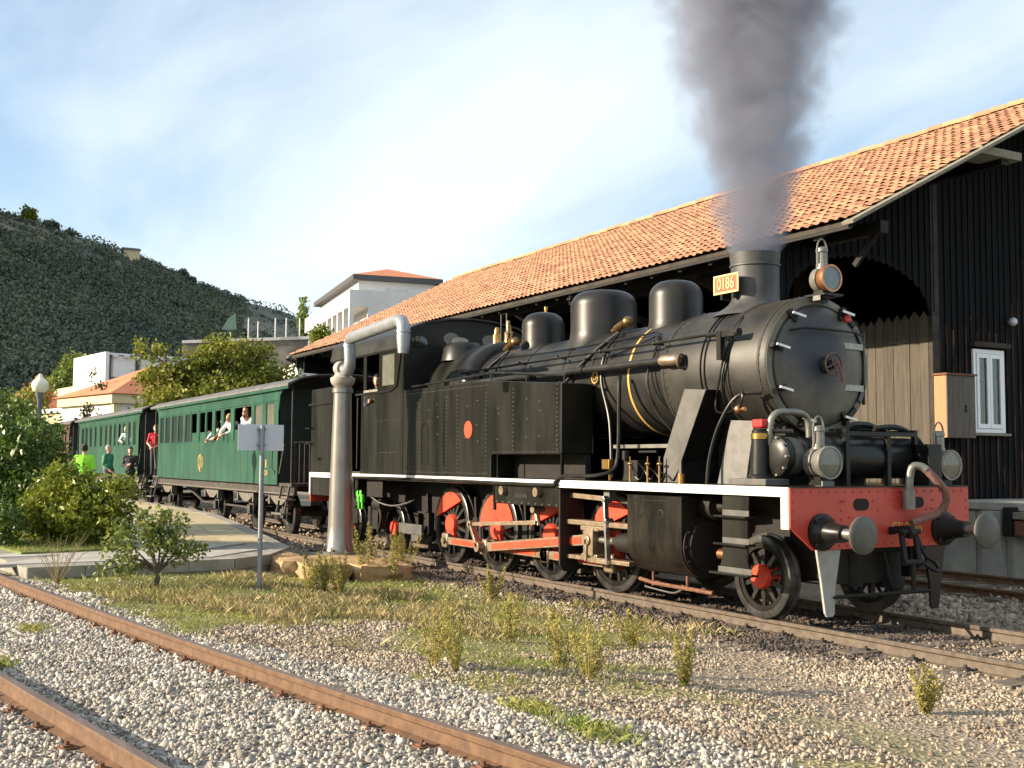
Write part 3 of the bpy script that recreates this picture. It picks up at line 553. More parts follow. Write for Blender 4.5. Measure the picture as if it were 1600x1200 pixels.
# inner line of posts under the roof, beyond the shed track
for k_ in range(8):
    xr = -14.56 - BAY * k_; xl = xr - BAY; xc = (xr + xl) / 2; hw = BAY / 2 - .10
    MB().box(xl - .10, xl + .10, SY - .02, SY + .18, 1.17, 7.4).build('post', 'timber_dark', shed, smooth=0)
    MB().bar((xl, SY - .05, 4.6), (xl, EY + .5, 5.75), .10, .14).build('canopy_strut', 'timber_dark', shed, smooth=0)
MB().box(-14.56, GX + .03, SY - .03, SY + .16, 1.17, 7.4).build('corner_post', 'timber_dark', shed, smooth=0)
MB().box(XW + 0.6, -18.2, SY + .35, SY + .42, 1.17, 5.4).build('inner_wall', 'dark_board', shed, smooth=0)
MB().box(XW + 0.6, GX - .2, 12.4, 12.5, 1.17, 7.4).build('back_wall', 'dark_board', shed, smooth=0)
MB().prism([(EY + .3, EZ + .02), (RY, RZ - .15), (FY - .3, EZ + .02), (FY - .3, -.12), (SY, -.12), (SY, 4.9), (EY + .3, 5.0)], 'yz', XW + 0.5, XW + 0.6).build('far_gable_wall', 'dark_board', shed, smooth=0)
# scalloped valance at the far gable
v_ = MB()
for k_ in range(24):
    y_ = EY + 0.15 + k_ * 0.16; v_.prism([(y_, EZ - 0.05 + (y_ - EY) * sl * 0.25), (y_ + 0.15, EZ - 0.05 + (y_ - EY) * sl * 0.25), (y_ + 0.15, EZ - 0.45 + 0.02 * k_), (y_ + 0.075, EZ - 0.55 + 0.02 * k_), (y_, EZ - 0.45 + 0.02 * k_)], 'yz', XW + 0.12, XW + 0.15)
v_.build('valance', 'timber_dark', shed, smooth=0)
# gable wall of vertical boards, with a toothed arch over the shed track
def gable_top(y): return EZ + (min(y, 2 * RY - y) - EY) * sl - 0.12
AC, AR, AZ, AH = 5.2, 1.76, 4.60, .94
arch = lambda v: AZ + math.sqrt(max(0, 1 - ((v - AC) / AR) ** 2)) * AH
BW = 0.172; y = EY + .06
while y < 13.2:
    ym = y + BW / 2; zt = gable_top(ym); dz = random.uniform(0, 0.012); inside = abs(ym - AC) < AR; ya_, yb_ = y + .004, y + BW - .004
    if inside:
        MB().prism([(yb_, zt), (ya_, zt), (ya_, arch(ya_)), (ym, arch(ym) - .06), (yb_, arch(yb_))], 'yz', GX - 0.03, GX + dz).build('board', 'dark_board', shed, smooth=0)
        MB().box(GX + dz + 0.001, GX + dz + 0.022, y + BW - 0.022, y + BW + 0.022, arch(y + BW) + 0.05, zt - 0.02).build('batten', 'dark_board', shed, smooth=0)
    else:
        zb = -.1 if ym < 7.0 else 1.17
        for za_, zb_ in ([(zb, 2.36), (4.06, zt)] if 8.04 < ym < 9.0 else [(zb, zt)]):
            MB().box(GX - 0.03, GX + dz, ya_, yb_, za_, zb_).build('board', 'dark_board', shed, smooth=0)
            ze = min(zb_ - .02, 4.35 + random.choice((0, 0, .1, .3, .9)) + (.6 if y > 9 else 0))
            if za_ < ze - .05: MB().box(GX + dz + 0.001, GX + dz + 0.022, y + BW - 0.022, y + BW + 0.022, za_ + 0.01, ze).build('batten', 'brown_batten', shed, smooth=0)
            if zb_ > ze + .05: MB().box(GX + dz + 0.001, GX + dz + 0.022, y + BW - 0.022, y + BW + 0.022, max(ze, za_) + 0.003, zb_ - .02).build('batten', 'dark_board', shed, smooth=0)
    y += BW
# fence of upright boards with pointed tops in the first bay
gate = thing('board_fence', 'weathered brown fence of pointed upright boards seen through the shed arch', 'fence', (-16.3, SY, 1.17))
x = -14.57; k_ = 0
for w_ in (.20, .24, .21, .19, .235, .21, .21, .19, .22, .24, .2, .21, .23, .2, .21, .22):
    if x - w_ < -18.0: break
    zt = 4.66 + random.uniform(-.03, .05)
    MB().prism([(x - .004, 1.18), (x - .004, zt - .13), (x - w_ / 2, zt), (x - w_ + .004, zt - .13), (x - w_ + .004, 1.18)], 'xz', SY - .03 + random.uniform(-.008, .008), SY + .012).build('board', 'grey_wood', gate, smooth=0)
    x -= w_
for z_ in (1.5, 2.9, 4.1): MB().box(-18.0, -14.57, SY + .013, SY + .028, z_, z_ + .12).build('rail', 'timber_dark', gate, smooth=0)
# window
win = thing('white_window', 'white two-leaf window in the black shed gable', 'window', (GX, 8.5, 2.38))
fr = MB().box(GX + .005, GX + .07, 8.06, 8.13, 2.42, 4.02).box(GX + .005, GX + .07, 8.87, 8.95, 2.42, 4.02).box(GX + .006, GX + .07, 8.13, 8.87, 2.42, 2.50).box(GX + .006, GX + .07, 8.13, 8.87, 3.94, 4.02); fr.build('frame', 'pvc_white', win, smooth=0, bevel=.006)
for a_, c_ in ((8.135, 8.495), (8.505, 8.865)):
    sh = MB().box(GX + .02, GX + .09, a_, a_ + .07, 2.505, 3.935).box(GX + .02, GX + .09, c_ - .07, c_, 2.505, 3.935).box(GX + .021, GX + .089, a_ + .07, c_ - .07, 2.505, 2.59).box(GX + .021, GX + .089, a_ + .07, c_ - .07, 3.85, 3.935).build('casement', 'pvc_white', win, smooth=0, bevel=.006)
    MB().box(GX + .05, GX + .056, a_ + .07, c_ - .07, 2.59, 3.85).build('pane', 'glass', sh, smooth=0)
    MB().box(GX - .02, GX - .01, a_ + .02, c_ - .02, 3.42, 3.92).box(GX - .02, GX - .01, a_ + .02, c_ - .02, 2.52, 3.02).build('reflection_panel', 'pvc_white', sh, smooth=0); MB().box(GX - .05, GX - .03, a_, c_, 2.45, 4.0).build('dark_room', 'under_black', sh, smooth=0)  # white panels paint in the bright sky reflected by the panes
MB().box(GX + .005, GX + .14, 8.0, 9.02, 2.37, 2.415).build('sill', 'timber_grey', win, smooth=0)
MB().box(GX + .03, GX + .16, 8.0, 9.05, 4.06, 4.15).build('drip_board', 'timber_dark', win, smooth=0)
bx = thing('wooden_box', 'wooden meter box with a keyhole on the shed wall', 'box', (-14.3, 7.38, 2.3))
MB().box(GX + .03, -14.20, 7.0, 7.765, 2.31, 3.46).build('case', 'box_wood_sunlit', bx, smooth=0)
for i, (a_, c_) in enumerate(((7.0, 7.17), (7.175, 7.42), (7.425, 7.6), (7.605, 7.765))): MB().box(-14.198, -14.175, a_, c_, 2.312, 3.458).build('board', 'box_wood_shaded', bx, smooth=0)  # front boards take the duller copy of the wood for their shade
MB().box(GX + .03, -14.14, 6.96, 7.80, 3.462, 3.495).build('lid', 'rust', bx, smooth=0)
MB().box(-14.174, -14.168, 7.47, 7.53, 2.78, 2.92).build('keyhole', 'under_black', bx, smooth=0)
lt = thing('wall_light', 'small pale round lamp high on the black shed wall', 'lamp', (GX, 9.15, 4.6))
MB().cyl((GX + .03, 9.17, 4.6), (GX + .08, 9.17, 4.6), 0.06, n=16).build('base', 'lamp_metal', lt); MB().ball((GX + .12, 9.17, 4.6), 0.085).build('globe', 'sign_back', lt)
# ---------------------------------------------------------------- loading dock
dock = thing('loading_dock', 'grey concrete loading dock wall along the shed track', 'loading dock', (-6, 8, 0))
x = -40.0
for xn in list(np.arange(-37, -14.4, 3.0)) + [-14.4, -13.62, -12.9, -11.2, -9.5, -7.8, -6, -4, -2, 0, 2]:
    MB().box(x + .004, xn - .004, 7.0 + (0.0 if x != -13.62 else 0.02), 16, -0.16, 1.02).build('concrete_panel', 'concrete', dock, smooth=0, bevel=.01); x = xn
MB().box(-40, 2, 6.93, 16, 1.03, 1.165).build('coping', 'concrete', dock, smooth=0, bevel=.015)
MB().box(-13.4, -13.0, 6.86, 6.999, -0.15, 1.02).build('pilaster', 'concrete', dock, smooth=0, bevel=.01)
bm_ = thing('dock_bumper', 'dark rubber and timber bumper block on the concrete dock face', 'bumper', (-12.6, 6.95, 0.9))
MB().box(-12.86, -12.70, 6.72, 6.995, 0.60, 1.10).build('rubber_block', 'under_black', bm_, smooth=0, bevel=.02); MB().box(-12.69, -11.9, 6.76, 6.995, 0.90, 1.02).build('timber_beam', 'timber_grey', bm_, smooth=0, bevel=.01); MB().box(-12.69, -11.9, 6.8, 6.995, 0.62, 0.87).build('iron_plate', 'rust', bm_, smooth=0, bevel=.01)
# ================================================================= locomotive
loco = thing('steam_locomotive', 'black tank steam locomotive with a red buffer beam and white footplate edge', 'locomotive', (-17.0, 0, 0))
BZ = 3.02                                   # boiler centre height
def part(b, name, mt, **k): return b.build(name, mt, k.pop('parent', loco), **k)
# frames, footplate, white edge
part(MB().box(-24.6, -9.42, -0.62, -0.56, 0.50, 1.44).box(-24.6, -9.42, 0.56, 0.62, 0.50, 1.44).box(-24.2, -9.6, -0.5, 0.5, 0.95, 1.46), 'main_frame', 'under_black', smooth=0)
part(MB().box(-24.72, -9.33, -1.40, 1.40, 1.505, 1.56), 'footplate', 'black', smooth=0)
for s in (-1, 1):
    y0, y1 = sorted((s * 1.402, s * 1.432))
    part(MB().box(-24.76, -9.315, y0, y1, 1.452, 1.557).box(-9.435, -9.316, y0, y1, 1.10, 1.4515).box(-24.76, -24.70, y0, y1, 1.06, 1.4515), 'footplate_edge', 'white_paint', smooth=0, bevel=.004)
    y2, y3 = sorted((s * 1.36, s * 1.40)); part(MB().box(-24.68, -22.5, y2, y3, 1.06, 1.44), 'rear_frame_box', 'tank_black', smooth=0)
# boiler barrel, firebox, smokebox
bo = part(MB().lathe((-19.6, 0, BZ), (1, 0, 0), [(0, .80), (0.0, .82), (7.35, .82), (7.35, .5)], 64), 'boiler', 'boiler_black')
for x, mt in ((-17.55, 'boiler_black'), (-16.25, 'boiler_black'), (-15.0, 'boiler_black'), (-13.16, 'gold_paint'), (-14.15, 'boiler_black')):
    part(MB().lathe((x - .022, 0, BZ), (1, 0, 0), [(0, .815), (0, .829), (.044, .829), (.044, .815)], 64), 'boiler_band', mt, parent=bo)
part(MB().lathe((-12.36, 0, BZ), (1, 0, 0), [(0, .80), (0, .855), (.01, .865), (2.03, .865), (2.06, .85), (2.06, .4)], 72), 'smokebox', 'smokebox_grey')
for x in (-12.30, -11.05, -10.42):
    part(MB().lathe((x - .02, 0, BZ), (1, 0, 0), [(0, .86), (0, .872), (.04, .872), (.04, .86)], 72), 'smokebox_band', 'smokebox_grey')
rv = MB()
for x in (-12.24, -10.40):
    for i in range(56):
        a = 2 * math.pi * i / 56; rv.ball((x, math.cos(a) * .868, BZ + math.sin(a) * .868), .011, 6, 4)
o = part(rv, 'rivet_row', 'smokebox_grey'); o['kind'] = 'stuff'
part(MB().lathe((-10.305, 0, BZ), (1, 0, 0), [(0, .845), (.012, .845), (.02, .83), (.02, .70), (.012, .69)], 72, cap=False), 'smokebox_front_ring', 'ring_beige')
door = part(MB().lathe((-10.31, 0, BZ), (1, 0, 0), [(0.02, .735), (.03, .735), (.045, .72), (.075, .60), (.105, .44), (.128, .24), (.137, .05)], 72), 'smokebox_door', 'door_mix')
part(MB().torus((-10.283, 0, BZ), (1, 0, 0), .745, .014, 72, 6), 'door_rim', 'black', parent=door)
part(MB().lathe((-10.19, 0.0, BZ), (1, 0, 0), [(0, .11), (.05, .10), (.06, .06), (.14, .055), (.14, .02)], 24), 'door_hub', 'black', parent=door)
hw = MB().torus((-10.04, 0, BZ), (1, 0, 0), .135, .014, 28, 6)
for i in range(4):
    a = i * math.pi / 2 + .4; hw.cyl((-10.04, 0, BZ), (-10.04, .135 * math.cos(a), BZ + .135 * math.sin(a)), .010, n=6)
part(hw, 'door_handwheel', 'lever_rust', parent=door); part(MB().tube([(-10.0, .03, BZ + .02), (-9.98, .06, BZ - .10), (-9.98, .08, BZ - .22)], .012), 'door_lever', 'lever_red', parent=door)
part(MB().tube([(-10.2, -.56, BZ + .40), (-10.11, -.40, BZ + .43), (-10.10, 0, BZ + .43), (-10.11, .45, BZ + .42), (-10.22, .66, BZ + .41)], .018), 'door_handrail', 'black', parent=door)
for z in (.26, -.26):                        # pale hinge straps
    pts = [(-10.235, .26, BZ + z), (-10.215, .42, BZ + z), (-10.245, .60, BZ + z), (-10.27, .74, BZ + z)]
    h = MB()
    for a, c in zip(pts[:-1], pts[1:]): h.bar(a, c, .03, .075, up=(0, 0, 1))
    part(h, 'hinge_strap', 'guard_white', parent=door)
part(MB().tube([(-10.27, .74, BZ + .46), (-10.27, .74, BZ - .46)], .022), 'hinge_pin', 'black', parent=door)
for a in (50, 28, -24, -50): 
    a = math.radians(a); part(MB().obox((-10.27, .775 * math.cos(a), BZ + .775 * math.sin(a)), (.018, 0, 0), (0, -.12 * math.sin(a), .12 * math.cos(a)), (0, .028 * math.cos(a), .028 * math.sin(a))), 'rim_lug', 'plate_grey' if abs(a) < .7 else 'black', parent=door)
for a in (128, 165, 205, 62, 245, 300):          # clamp dogs with wing handles
    a = math.radians(a); cy_, cz_ = .745 * math.cos(a), BZ + .745 * math.sin(a); d = Vector((0, math.cos(a), math.sin(a))); t = Vector((0, -d.z, d.y))
    k = MB().obox((-10.25, cy_, cz_), (.04, 0, 0), d * .085, t * .028); k.cyl((-10.25, cy_, cz_), (-10.12, cy_, cz_), .022, n=8)
    dg = part(k, 'door_clamp', 'black', parent=door); part(MB().obox(Vector((-10.13, cy_, cz_)), (.012, 0, 0), Vector((0, .10, -.02)), Vector((0, .003, .014))), 'clamp_handle', 'bright_steel')
part(MB().obox((-10.2, .40, BZ + .60), (.03, 0, 0), (0, .045, 0), (0, 0, .05)), 'red_disc_tag', 'signal_red', bevel=.02)
# chimney
part(MB().lathe((-11.43, 0, 3.74), (0, 0, 1), [(0, .56), (.06, .50), (.12, .40), (.17, .345), (.24, .315), (.30, .305), (.66, .315), (.665, .335), (.69, .335), (.70, .320), (.84, .335), (.84, .29), (.5, .27)], 48, cap=False), 'chimney', 'smoke_iron')
npl = part(MB().box(-11.76, -11.30, -.412, -.395, 4.055, 4.28), 'number_plate', 'plate_red', smooth=0, bevel=.01)
part(MB().box(-11.78, -11.28, -.420, -.402, 4.265, 4.295).box(-11.78, -11.28, -.420, -.402, 4.04, 4.07).box(-11.78, -11.75, -.4195, -.4025, 4.07, 4.265).box(-11.31, -11.28, -.4195, -.4025, 4.07, 4.265), 'plate_border', 'plate_gold', parent=npl, smooth=0, bevel=.008)
text_mesh('plate_number', '0186', .215, 'plate_gold', npl, (-11.53, -.416, 4.167), (math.radians(90), 0, 0), .006, .80)
for x in (-11.66, -11.44): part(MB().box(x, x + .04, -.40, -.25, 3.97, 4.06), 'plate_bracket', 'black', smooth=0)
# domes
def dome(x, r, ztop, name, mt='boiler_black'):
    h = ztop - 3.55; prof = [(0, r + .10), (.10, r + .06), (.22, r + .015), (.32, r)] + [(h - .24, r)] + [(h - .24 + .24 * math.sin(t), r - .24 + .24 * math.cos(t)) for t in np.linspace(.2, 1.4, 7)] + [(h + .012, .10), (h + .014, .01)]
    return part(MB().lathe((x, 0, 3.55), (0, 0, 1), prof, 48), name, mt)
d1 = dome(-16.87, .375, 4.40, 'steam_dome'); d2 = dome(-15.0, .53, 4.53, 'sand_dome'); d3 = dome(-13.13, .39, 4.45, 'front_dome')
for x, z in ((-16.95, 4.41), (-13.75, 4.3)): part(MB().cyl((x, .1, z - .3), (x, .1, z + .10), .022, n=10).cyl((x, .1, z + .06), (x, .1, z + .12), .035, n=10), 'dome_valve', 'brass')
part(MB().box(-15.44, -15.40, -.38, -.34, 4.35, 4.5).box(-15.44, -15.34, -.42, -.38, 4.42, 4.46), 'sand_lid_hinge', 'black', smooth=0)
# firebox casing and turret with tilted lid, safety valves
part(MB().lathe((-19.62, 0, 3.02), (1, 0, 0), [(0, .90), (0, .98), (.05, 1.0), (1.5, 1.0), (1.62, .97), (1.72, .88), (1.74, .80)], 48), 'firebox_casing', 'tank_black')
part(MB().lathe((-19.1, -.42, 3.70), (0, 0, 1), [(0, .42), (.25, .38), (.34, .30), (.37, .1)], 28), 'turret_casing', 'boiler_black')
part(MB().lathe((-19.05, -.52, 4.06), (.45, -.2, .85), [(0, .155), (.03, .155), (.035, .12)], 24), 'turret_lid', 'plate_grey')
for x in (-18.55, -18.1): part(MB().lathe((x, 0, 3.98), (0, 0, 1), [(0, .10), (.05, .085), (.2, .085), (.22, .06), (.3, .05), (.34, .035)], 16), 'safety_valve', 'brass')
part(MB().tube([(-17.75, -.35, 3.95), (-17.75, -.35, 4.45), (-17.55, -.35, 4.45), (-17.55, -.35, 3.95)], .018), 'whistle_pipe', 'black'); part(MB().lathe((-17.5, -.35, 4.0), (0, 0, 1), [(0, .03), (.1, .05), (.12, .03), (.3, .035), (.32, .02)], 12), 'whistle', 'rod_steel')
for x in (-17.25, -13.92): 
    o = part(MB().cyl((x, -.50, 3.80), (x + .28, -.55, 3.86), .06, n=12).ball((x + .36, -.55, 3.87), .085, 12, 8).cyl((x - .1, -.5, 3.78), (x, -.5, 3.80), .035, n=10), 'clack_valve', 'bronze')
    part(MB().tube([(x + .1, -.52, 3.74), (x - .3, -.72, 3.45), (x - .75, -.90, 3.05), (x - .95, -.96, 2.8)], .030, 8, 5).tube([(x + .15, -.56, 3.72), (x + .12, -.78, 3.42), (x + .15, -.87, 3.0), (x + .45, -.93, 2.4), (x + .6, -1.0, 1.6)], .022, 8, 5), 'feed_pipe', 'black')
# handrails and pipes on the boiler side
for s in (-1, 1):
    yb = s * .93
    part(MB().tube([(-18.2, yb, 3.40), (-10.95, yb, 3.44)], .020), 'boiler_handrail', 'black')
    for x in (-16.1, -14.9, -13.7, -12.4, -11.0): part(MB().cyl((x, s * .78, 3.42), (x, yb, 3.43), .018, n=8).ball((x, yb, 3.43), .034, 8, 6), 'handrail_stanchion', 'black')
part(MB().cyl((-18.2, -.98, 3.19), (-12.20, -.98, 3.17), .052, n=14).cyl((-15.6, -.98, 3.18), (-15.55, -.98, 3.18), .066, n=14).cyl((-14.1, -.98, 3.178), (-14.05, -.98, 3.178), .066, n=14), 'ejector_pipe', 'boiler_black')
part(MB().lathe((-12.2, -.98, 3.17), (1, .12, 0), [(0, .055), (.05, .075), (.3, .08), (.34, .06)], 16).torus((-11.86, -.90, 3.15), (1, .3, 0), .09, .02, 20, 6), 'ejector_flange', 'rod_steel')
part(MB().tube([(-13.7, -.80, 3.34), (-12.9, -.70, 3.52), (-12.66, -.68, 3.56), (-12.55, -.80, 3.32), (-12.56, -.93, 3.0), (-12.46, -.88, 2.55), (-12.2, -.75, 2.2)], .014, 6, 6).tube([(-17.6, -.62, 3.64), (-15.4, -.66, 3.58), (-13.2, -.63, 3.62), (-12.72, -.62, 3.62), (-12.62, -.76, 3.35), (-12.62, -.90, 2.9), (-12.4, -.80, 2.4)], .014, 6, 6), 'lubricator_pipe', 'black')
part(MB().tube([(-10.95, -.90, 3.40), (-11.02, -.92, 3.0), (-11.18, -.88, 2.62), (-11.1, -.93, 2.46), (-10.86, -.97, 2.44), (-10.75, -.98, 2.46)], .014, 6, 6).tube([(-10.98, -.60, 3.66), (-10.95, -.82, 3.3), (-11.0, -.93, 2.9), (-11.05, -.85, 2.55)], .014, 6, 6), 'blower_pipe', 'black')
part(MB().box(-11.06, -10.98, -.97, -.90, 3.10, 3.45).box(-10.98, -10.72, -.96, -.92, 3.38, 3.46).cyl((-10.72, -.94, 3.42), (-10.66, -.94, 3.42), .05, n=10).cyl((-11.25, -.94, 3.43), (-11.06, -.94, 3.43), .035, n=10), 'blower_valve', 'black')
for x in (-11.5, -11.42): part(MB().lathe((x, 0, BZ), (1, 0, 0), [(-.012, .868), (-.006, .884), (.006, .884), (.012, .868)], 64, cap=False), 'smokebox_pipe_ring', 'black')
part(MB().tube([(-10.82, -.95, 2.45), (-10.60, -1.0, 2.48), (-10.52, -1.02, 2.62), (-10.58, -.98, 2.70)], .016, 6, 5).tube([(-10.36, -.86, 2.66), (-10.62, -1.02, 2.62), (-10.85, -1.10, 2.3), (-10.98, -1.15, 1.9), (-11.0, -1.18, 1.56)], .022, 8, 6), 'drain_pipe', 'black'); part(MB().ball((-10.64, -.98, 2.47), .055, 10, 7).cyl((-10.72, -.98, 2.47), (-10.52, -.98, 2.47), .025, n=8), 'blow_cock', 'copper')
cpb = part(MB().cyl((-13.98, -.818, 3.06), (-13.98, -.838, 3.06), .10, n=24), 'builder_disc', 'boiler_black'); part(MB().torus((-13.98, -.845, 3.06), (0, 1, 0), .078, .012, 24, 6), 'disc_ring', 'gold_paint', parent=cpb); text_mesh('disc_letters', 'CP', .085, 'gold_paint', cpb, (-13.98, -.845, 3.06), (math.radians(90), 0, 0))
# slanted steam-pipe casings beside the smokebox
part(MB().prism([(-11.62, 2.77), (-11.19, 2.74), (-11.69, 1.84), (-11.69, 1.562), (-12.07, 1.562), (-12.07, 1.88)], 'xz', -1.02, -.42), 'steam_pipe_casing', 'black', smooth=0, bevel=.006)
part(MB().prism([(-11.62, 2.77), (-11.19, 2.74), (-11.69, 1.84), (-11.69, 1.562), (-12.07, 1.562), (-12.07, 1.88)], 'xz', .42, 1.02), 'steam_pipe_casing', 'black', smooth=0, bevel=.006)
part(MB().prism([(-11.62, 2.765), (-11.195, 2.735), (-11.695, 1.84), (-11.695, 1.565), (-12.065, 1.565), (-12.065, 1.88)], 'xz', -1.034, -1.022), 'casing_lit_face', 'plate_grey', smooth=0)  # lighter plate paints the sunlit near face; the black body paints the shaded side
for s in (-1, 1):
    y0, y1 = sorted((s * 1.0, s * .96)); part(MB().prism([(-10.77, 2.34), (-10.34, 2.32), (-10.50, 1.562), (-11.02, 1.562)], 'xz', y0, y1), 'smokebox_saddle_plate', 'plate_pale', smooth=0, bevel=.006)
part(MB().box(-11.6, -10.35, -.5, .5, 1.562, 2.5), 'saddle', 'under_black', smooth=0)
part(MB().box(-10.48, -9.84, -1.28, -.92, 1.562, 1.64), 'pump_base', 'plate_grey', smooth=0, bevel=.01)
pc = part(MB().lathe((-10.12, -1.1, 1.64), (0, 0, 1), [(0, .15), (.03, .15), (.05, .12), (.46, .105), (.46, .115)], 24), 'sand_pot', 'black'); part(MB().lathe((-10.12, -1.1, 2.10), (0, 0, 1), [(0, .112), (.06, .112), (.07, .10)], 24), 'pot_collar', 'brass', parent=pc); part(MB().lathe((-10.12, -1.1, 2.17), (0, 0, 1), [(0, .10), (.03, .10), (.04, .07)], 20), 'pot_top', 'black', parent=pc); part(MB().box(-10.21, -10.03, -1.16, -1.02, 2.23, 2.33), 'red_cap', 'signal_red', parent=pc, smooth=0, bevel=.02)
part(MB().tube([(-10.12, -1.1, 2.19), (-9.95, -.98, 2.19), (-9.8, -.9, 2.19)], .028), 'pot_pipe', 'black')
part(MB().tube([(-10.02, -1.04, 2.02), (-10.02, -1.04, 2.28), (-10.0, -.96, 2.40), (-10.0, -.78, 2.42), (-10.0, -.58, 2.41), (-10.0, -.47, 2.33), (-10.0, -.45, 2.12)], .040, 10, 6), 'air_pipe_arch', 'lamp_metal')
# air reservoir across the front, frame over it
part(MB().lathe((-9.93, -.62, 1.89), (0, 1, 0), [(0, .10), (.03, .18), (.09, .235), (.14, .25), (1.72, .25), (1.78, .22), (1.83, .13), (1.84, .02)], 40), 'air_reservoir', 'black')
pu = part(MB().lathe((-9.95, -1.08, 1.90), (0, 1, 0), [(0, .12), (.02, .20), (.04, .235), (.10, .24), (.10, .215), (.30, .215), (.30, .24), (.36, .24), (.36, .10)], 32), 'air_pump', 'black')
for i in range(10): a = i * math.pi / 5; part(MB().cyl((-9.95 + .225 * math.cos(a), -1.085, 1.90 + .225 * math.sin(a)), (-9.95 + .225 * math.cos(a), -1.03, 1.90 + .225 * math.sin(a)), .016, n=6), 'pump_bolt', 'lamp_metal', parent=pu)
part(MB().lathe((-9.95, -1.06, 1.90), (0, 1, 0), [(.14, .222), (.20, .226), (.28, .226), (.28, .20)], 32), 'pump_band', 'plate_grey', parent=pu)
fb = MB().box(-9.72, -9.66, -.22, 1.0, 2.15, 2.20).box(-10.2, -10.14, -.22, 1.0, 2.15, 2.20)
for y in (-.20, .48, .95): fb.box(-9.72, -9.66, y, y + .06, 1.562, 2.149).box(-10.2, -9.66, y, y + .055, 2.201, 2.23)
part(fb, 'reservoir_frame', 'black', smooth=0)
part(MB().tube([(-9.75, .35, 2.24), (-9.75, .75, 2.26), (-9.75, 1.05, 2.15), (-9.72, 1.2, 1.95), (-9.7, 1.22, 1.70)], .035, 8, 6).tube([(-9.9, .0, 2.2), (-9.9, .15, 2.28), (-9.9, .45, 2.28), (-9.9, .6, 2.2)], .04, 8, 5), 'brake_pipe', 'black')
part(MB().box(-9.85, -9.45, .95, 1.18, 1.562, 2.06), 'lamp_bracket_box', 'black', smooth=0, bevel=.01)
# lamps
def lamp(x, y, z, r, label, mfront='lamp_metal', chim=.34, ln=.30):
    lp = part(MB().lathe((x - ln, y, z), (1, 0, 0), [(0, r * .75), (.03, r * .9), (ln * .45, r * .9), (ln * .45, r * .80), (ln * .6, r * .84), (ln * .85, r), (ln, r), (ln, r * .88), (ln - .02, r * .86)], 32), 'head_lamp', 'lamp_metal', label=label)
    if mfront != 'lamp_metal': part(MB().lathe((x - ln * .5, y, z), (1, 0, 0), [(0, r * .86), (ln * .3, r * 1.01), (ln * .52, r * 1.02), (ln * .52, r * .88)], 32, cap=False), 'lamp_rim', mfront, parent=lp)
    part(MB().lathe((x - .10, y, z), (1, 0, 0), [(-.02, .02), (0, r * .5), (.06, r * .80), (.085, r * .86)], 28, cap=False), 'reflector', 'lamp_white', parent=lp)
    part(MB().cyl((x - .006, y, z), (x + .002, y, z), r * .87, n=28), 'lens', 'glass', parent=lp)
    part(MB().lathe((x - ln * .62, y, z + r * .8), (0, 0, 1), [(0, .075), (.06, .072), (.07, .06), (chim * .6, .058), (chim * .62, .075), (chim * .75, .07), (chim * .8, .05)], 18), 'lamp_chimney', 'lamp_metal', parent=lp)
    part(MB().tube([(x - ln * .62, y - .08, z + r * .95), (x - ln * .62, y - .075, z + r + chim * .75), (x - ln * .62, y, z + r + chim), (x - ln * .62, y + .075, z + r + chim * .75), (x - ln * .62, y + .08, z + r * .95)], .011, 6, 4), 'lamp_handle', 'lamp_metal', parent=lp)
    part(MB().box(x - ln * .85, x - ln * .25, y - .09, y + .09, z - r - .07, z - r * .86), 'lamp_foot', 'black', parent=lp, smooth=0)
    return lp
l1 = lamp(-9.45, -.66, 1.83, .19, 'pale metal front lamp near the white footplate corner')
l2 = lamp(-9.45, 1.35, 1.81, .185, 'front lamp on the far end of the buffer beam')
l3 = lamp(-10.03, -.02, 4.07, .165, 'copper-rimmed lamp on top of the smokebox', 'copper', .34, .26)
part(MB().box(-10.36, -10.02, -.16, .16, 3.86, 3.885).box(-10.33, -10.24, -.12, .12, 3.80, 3.86), 'top_lamp_shelf', 'black', smooth=0); part(MB().box(-10.20, -10.08, -.166, -.16, 3.80, 3.86), 'lamp_tag', 'plate_pale', smooth=0)
part(MB().box(-9.62, -9.5, -.74, -.56, 1.562, 1.62), 'lamp_seat', 'plate_pale', smooth=0)
# buffer beam
beam = part(MB().prism([(-1.43, 1.552), (-1.43, 1.12), (-1.10, .87), (1.02, .87), (1.43, 1.12), (1.43, 1.552)], 'yz', -9.314, -9.288), 'buffer_beam', 'beam_red', smooth=0)
part(MB().box(-9.42, -9.27, -1.43, 1.43, 1.553, 1.566), 'beam_lip', 'black', smooth=0, parent=beam)
for yc, zc, w, h in ((-.365, 1.36, .245, .135), (.56, 1.375, .19, .125)):
    pts = [(yc + (w / 2 - h / 2) * sx + h / 2 * math.cos(a), zc + h / 2 * math.sin(a)) for sx, aa in ((1, np.linspace(-1.57, 1.57, 8)), (-1, np.linspace(1.57, 4.71, 8))) for a in aa]
    part(MB().prism(pts, 'yz', -9.30, -9.284), 'beam_slot', 'under_black', parent=beam, smooth=0)
rv = MB()
for y in np.arange(-1.38, 1.40, .128): rv.ball((-9.288, y, 1.505), .015, 6, 4)
for y in (-.66, -.62, -.55, -.52, -.18, -.10, .1, .24, .70, .78, 1.38): rv.ball((-9.288, y, random.choice((1.40, 1.30, 1.22))), .015, 6, 4)
for z in (1.2, 1.3, 1.4):
    for y in (-1.39, 1.39, -.68, .8): rv.ball((-9.288, y, z), .015, 6, 4)
for y in np.arange(-.95, .95, .12): rv.ball((-9.288, y, .91), .015, 6, 4)
o = part(rv, 'rivets', 'beam_red', parent=beam); o['kind'] = 'stuff'
text_mesh('beam_number', 'CP 0186', .175, 'gold_paint', beam, (-9.286, .37, 1.085), (math.radians(90), 0, math.radians(90)), .003, .82)
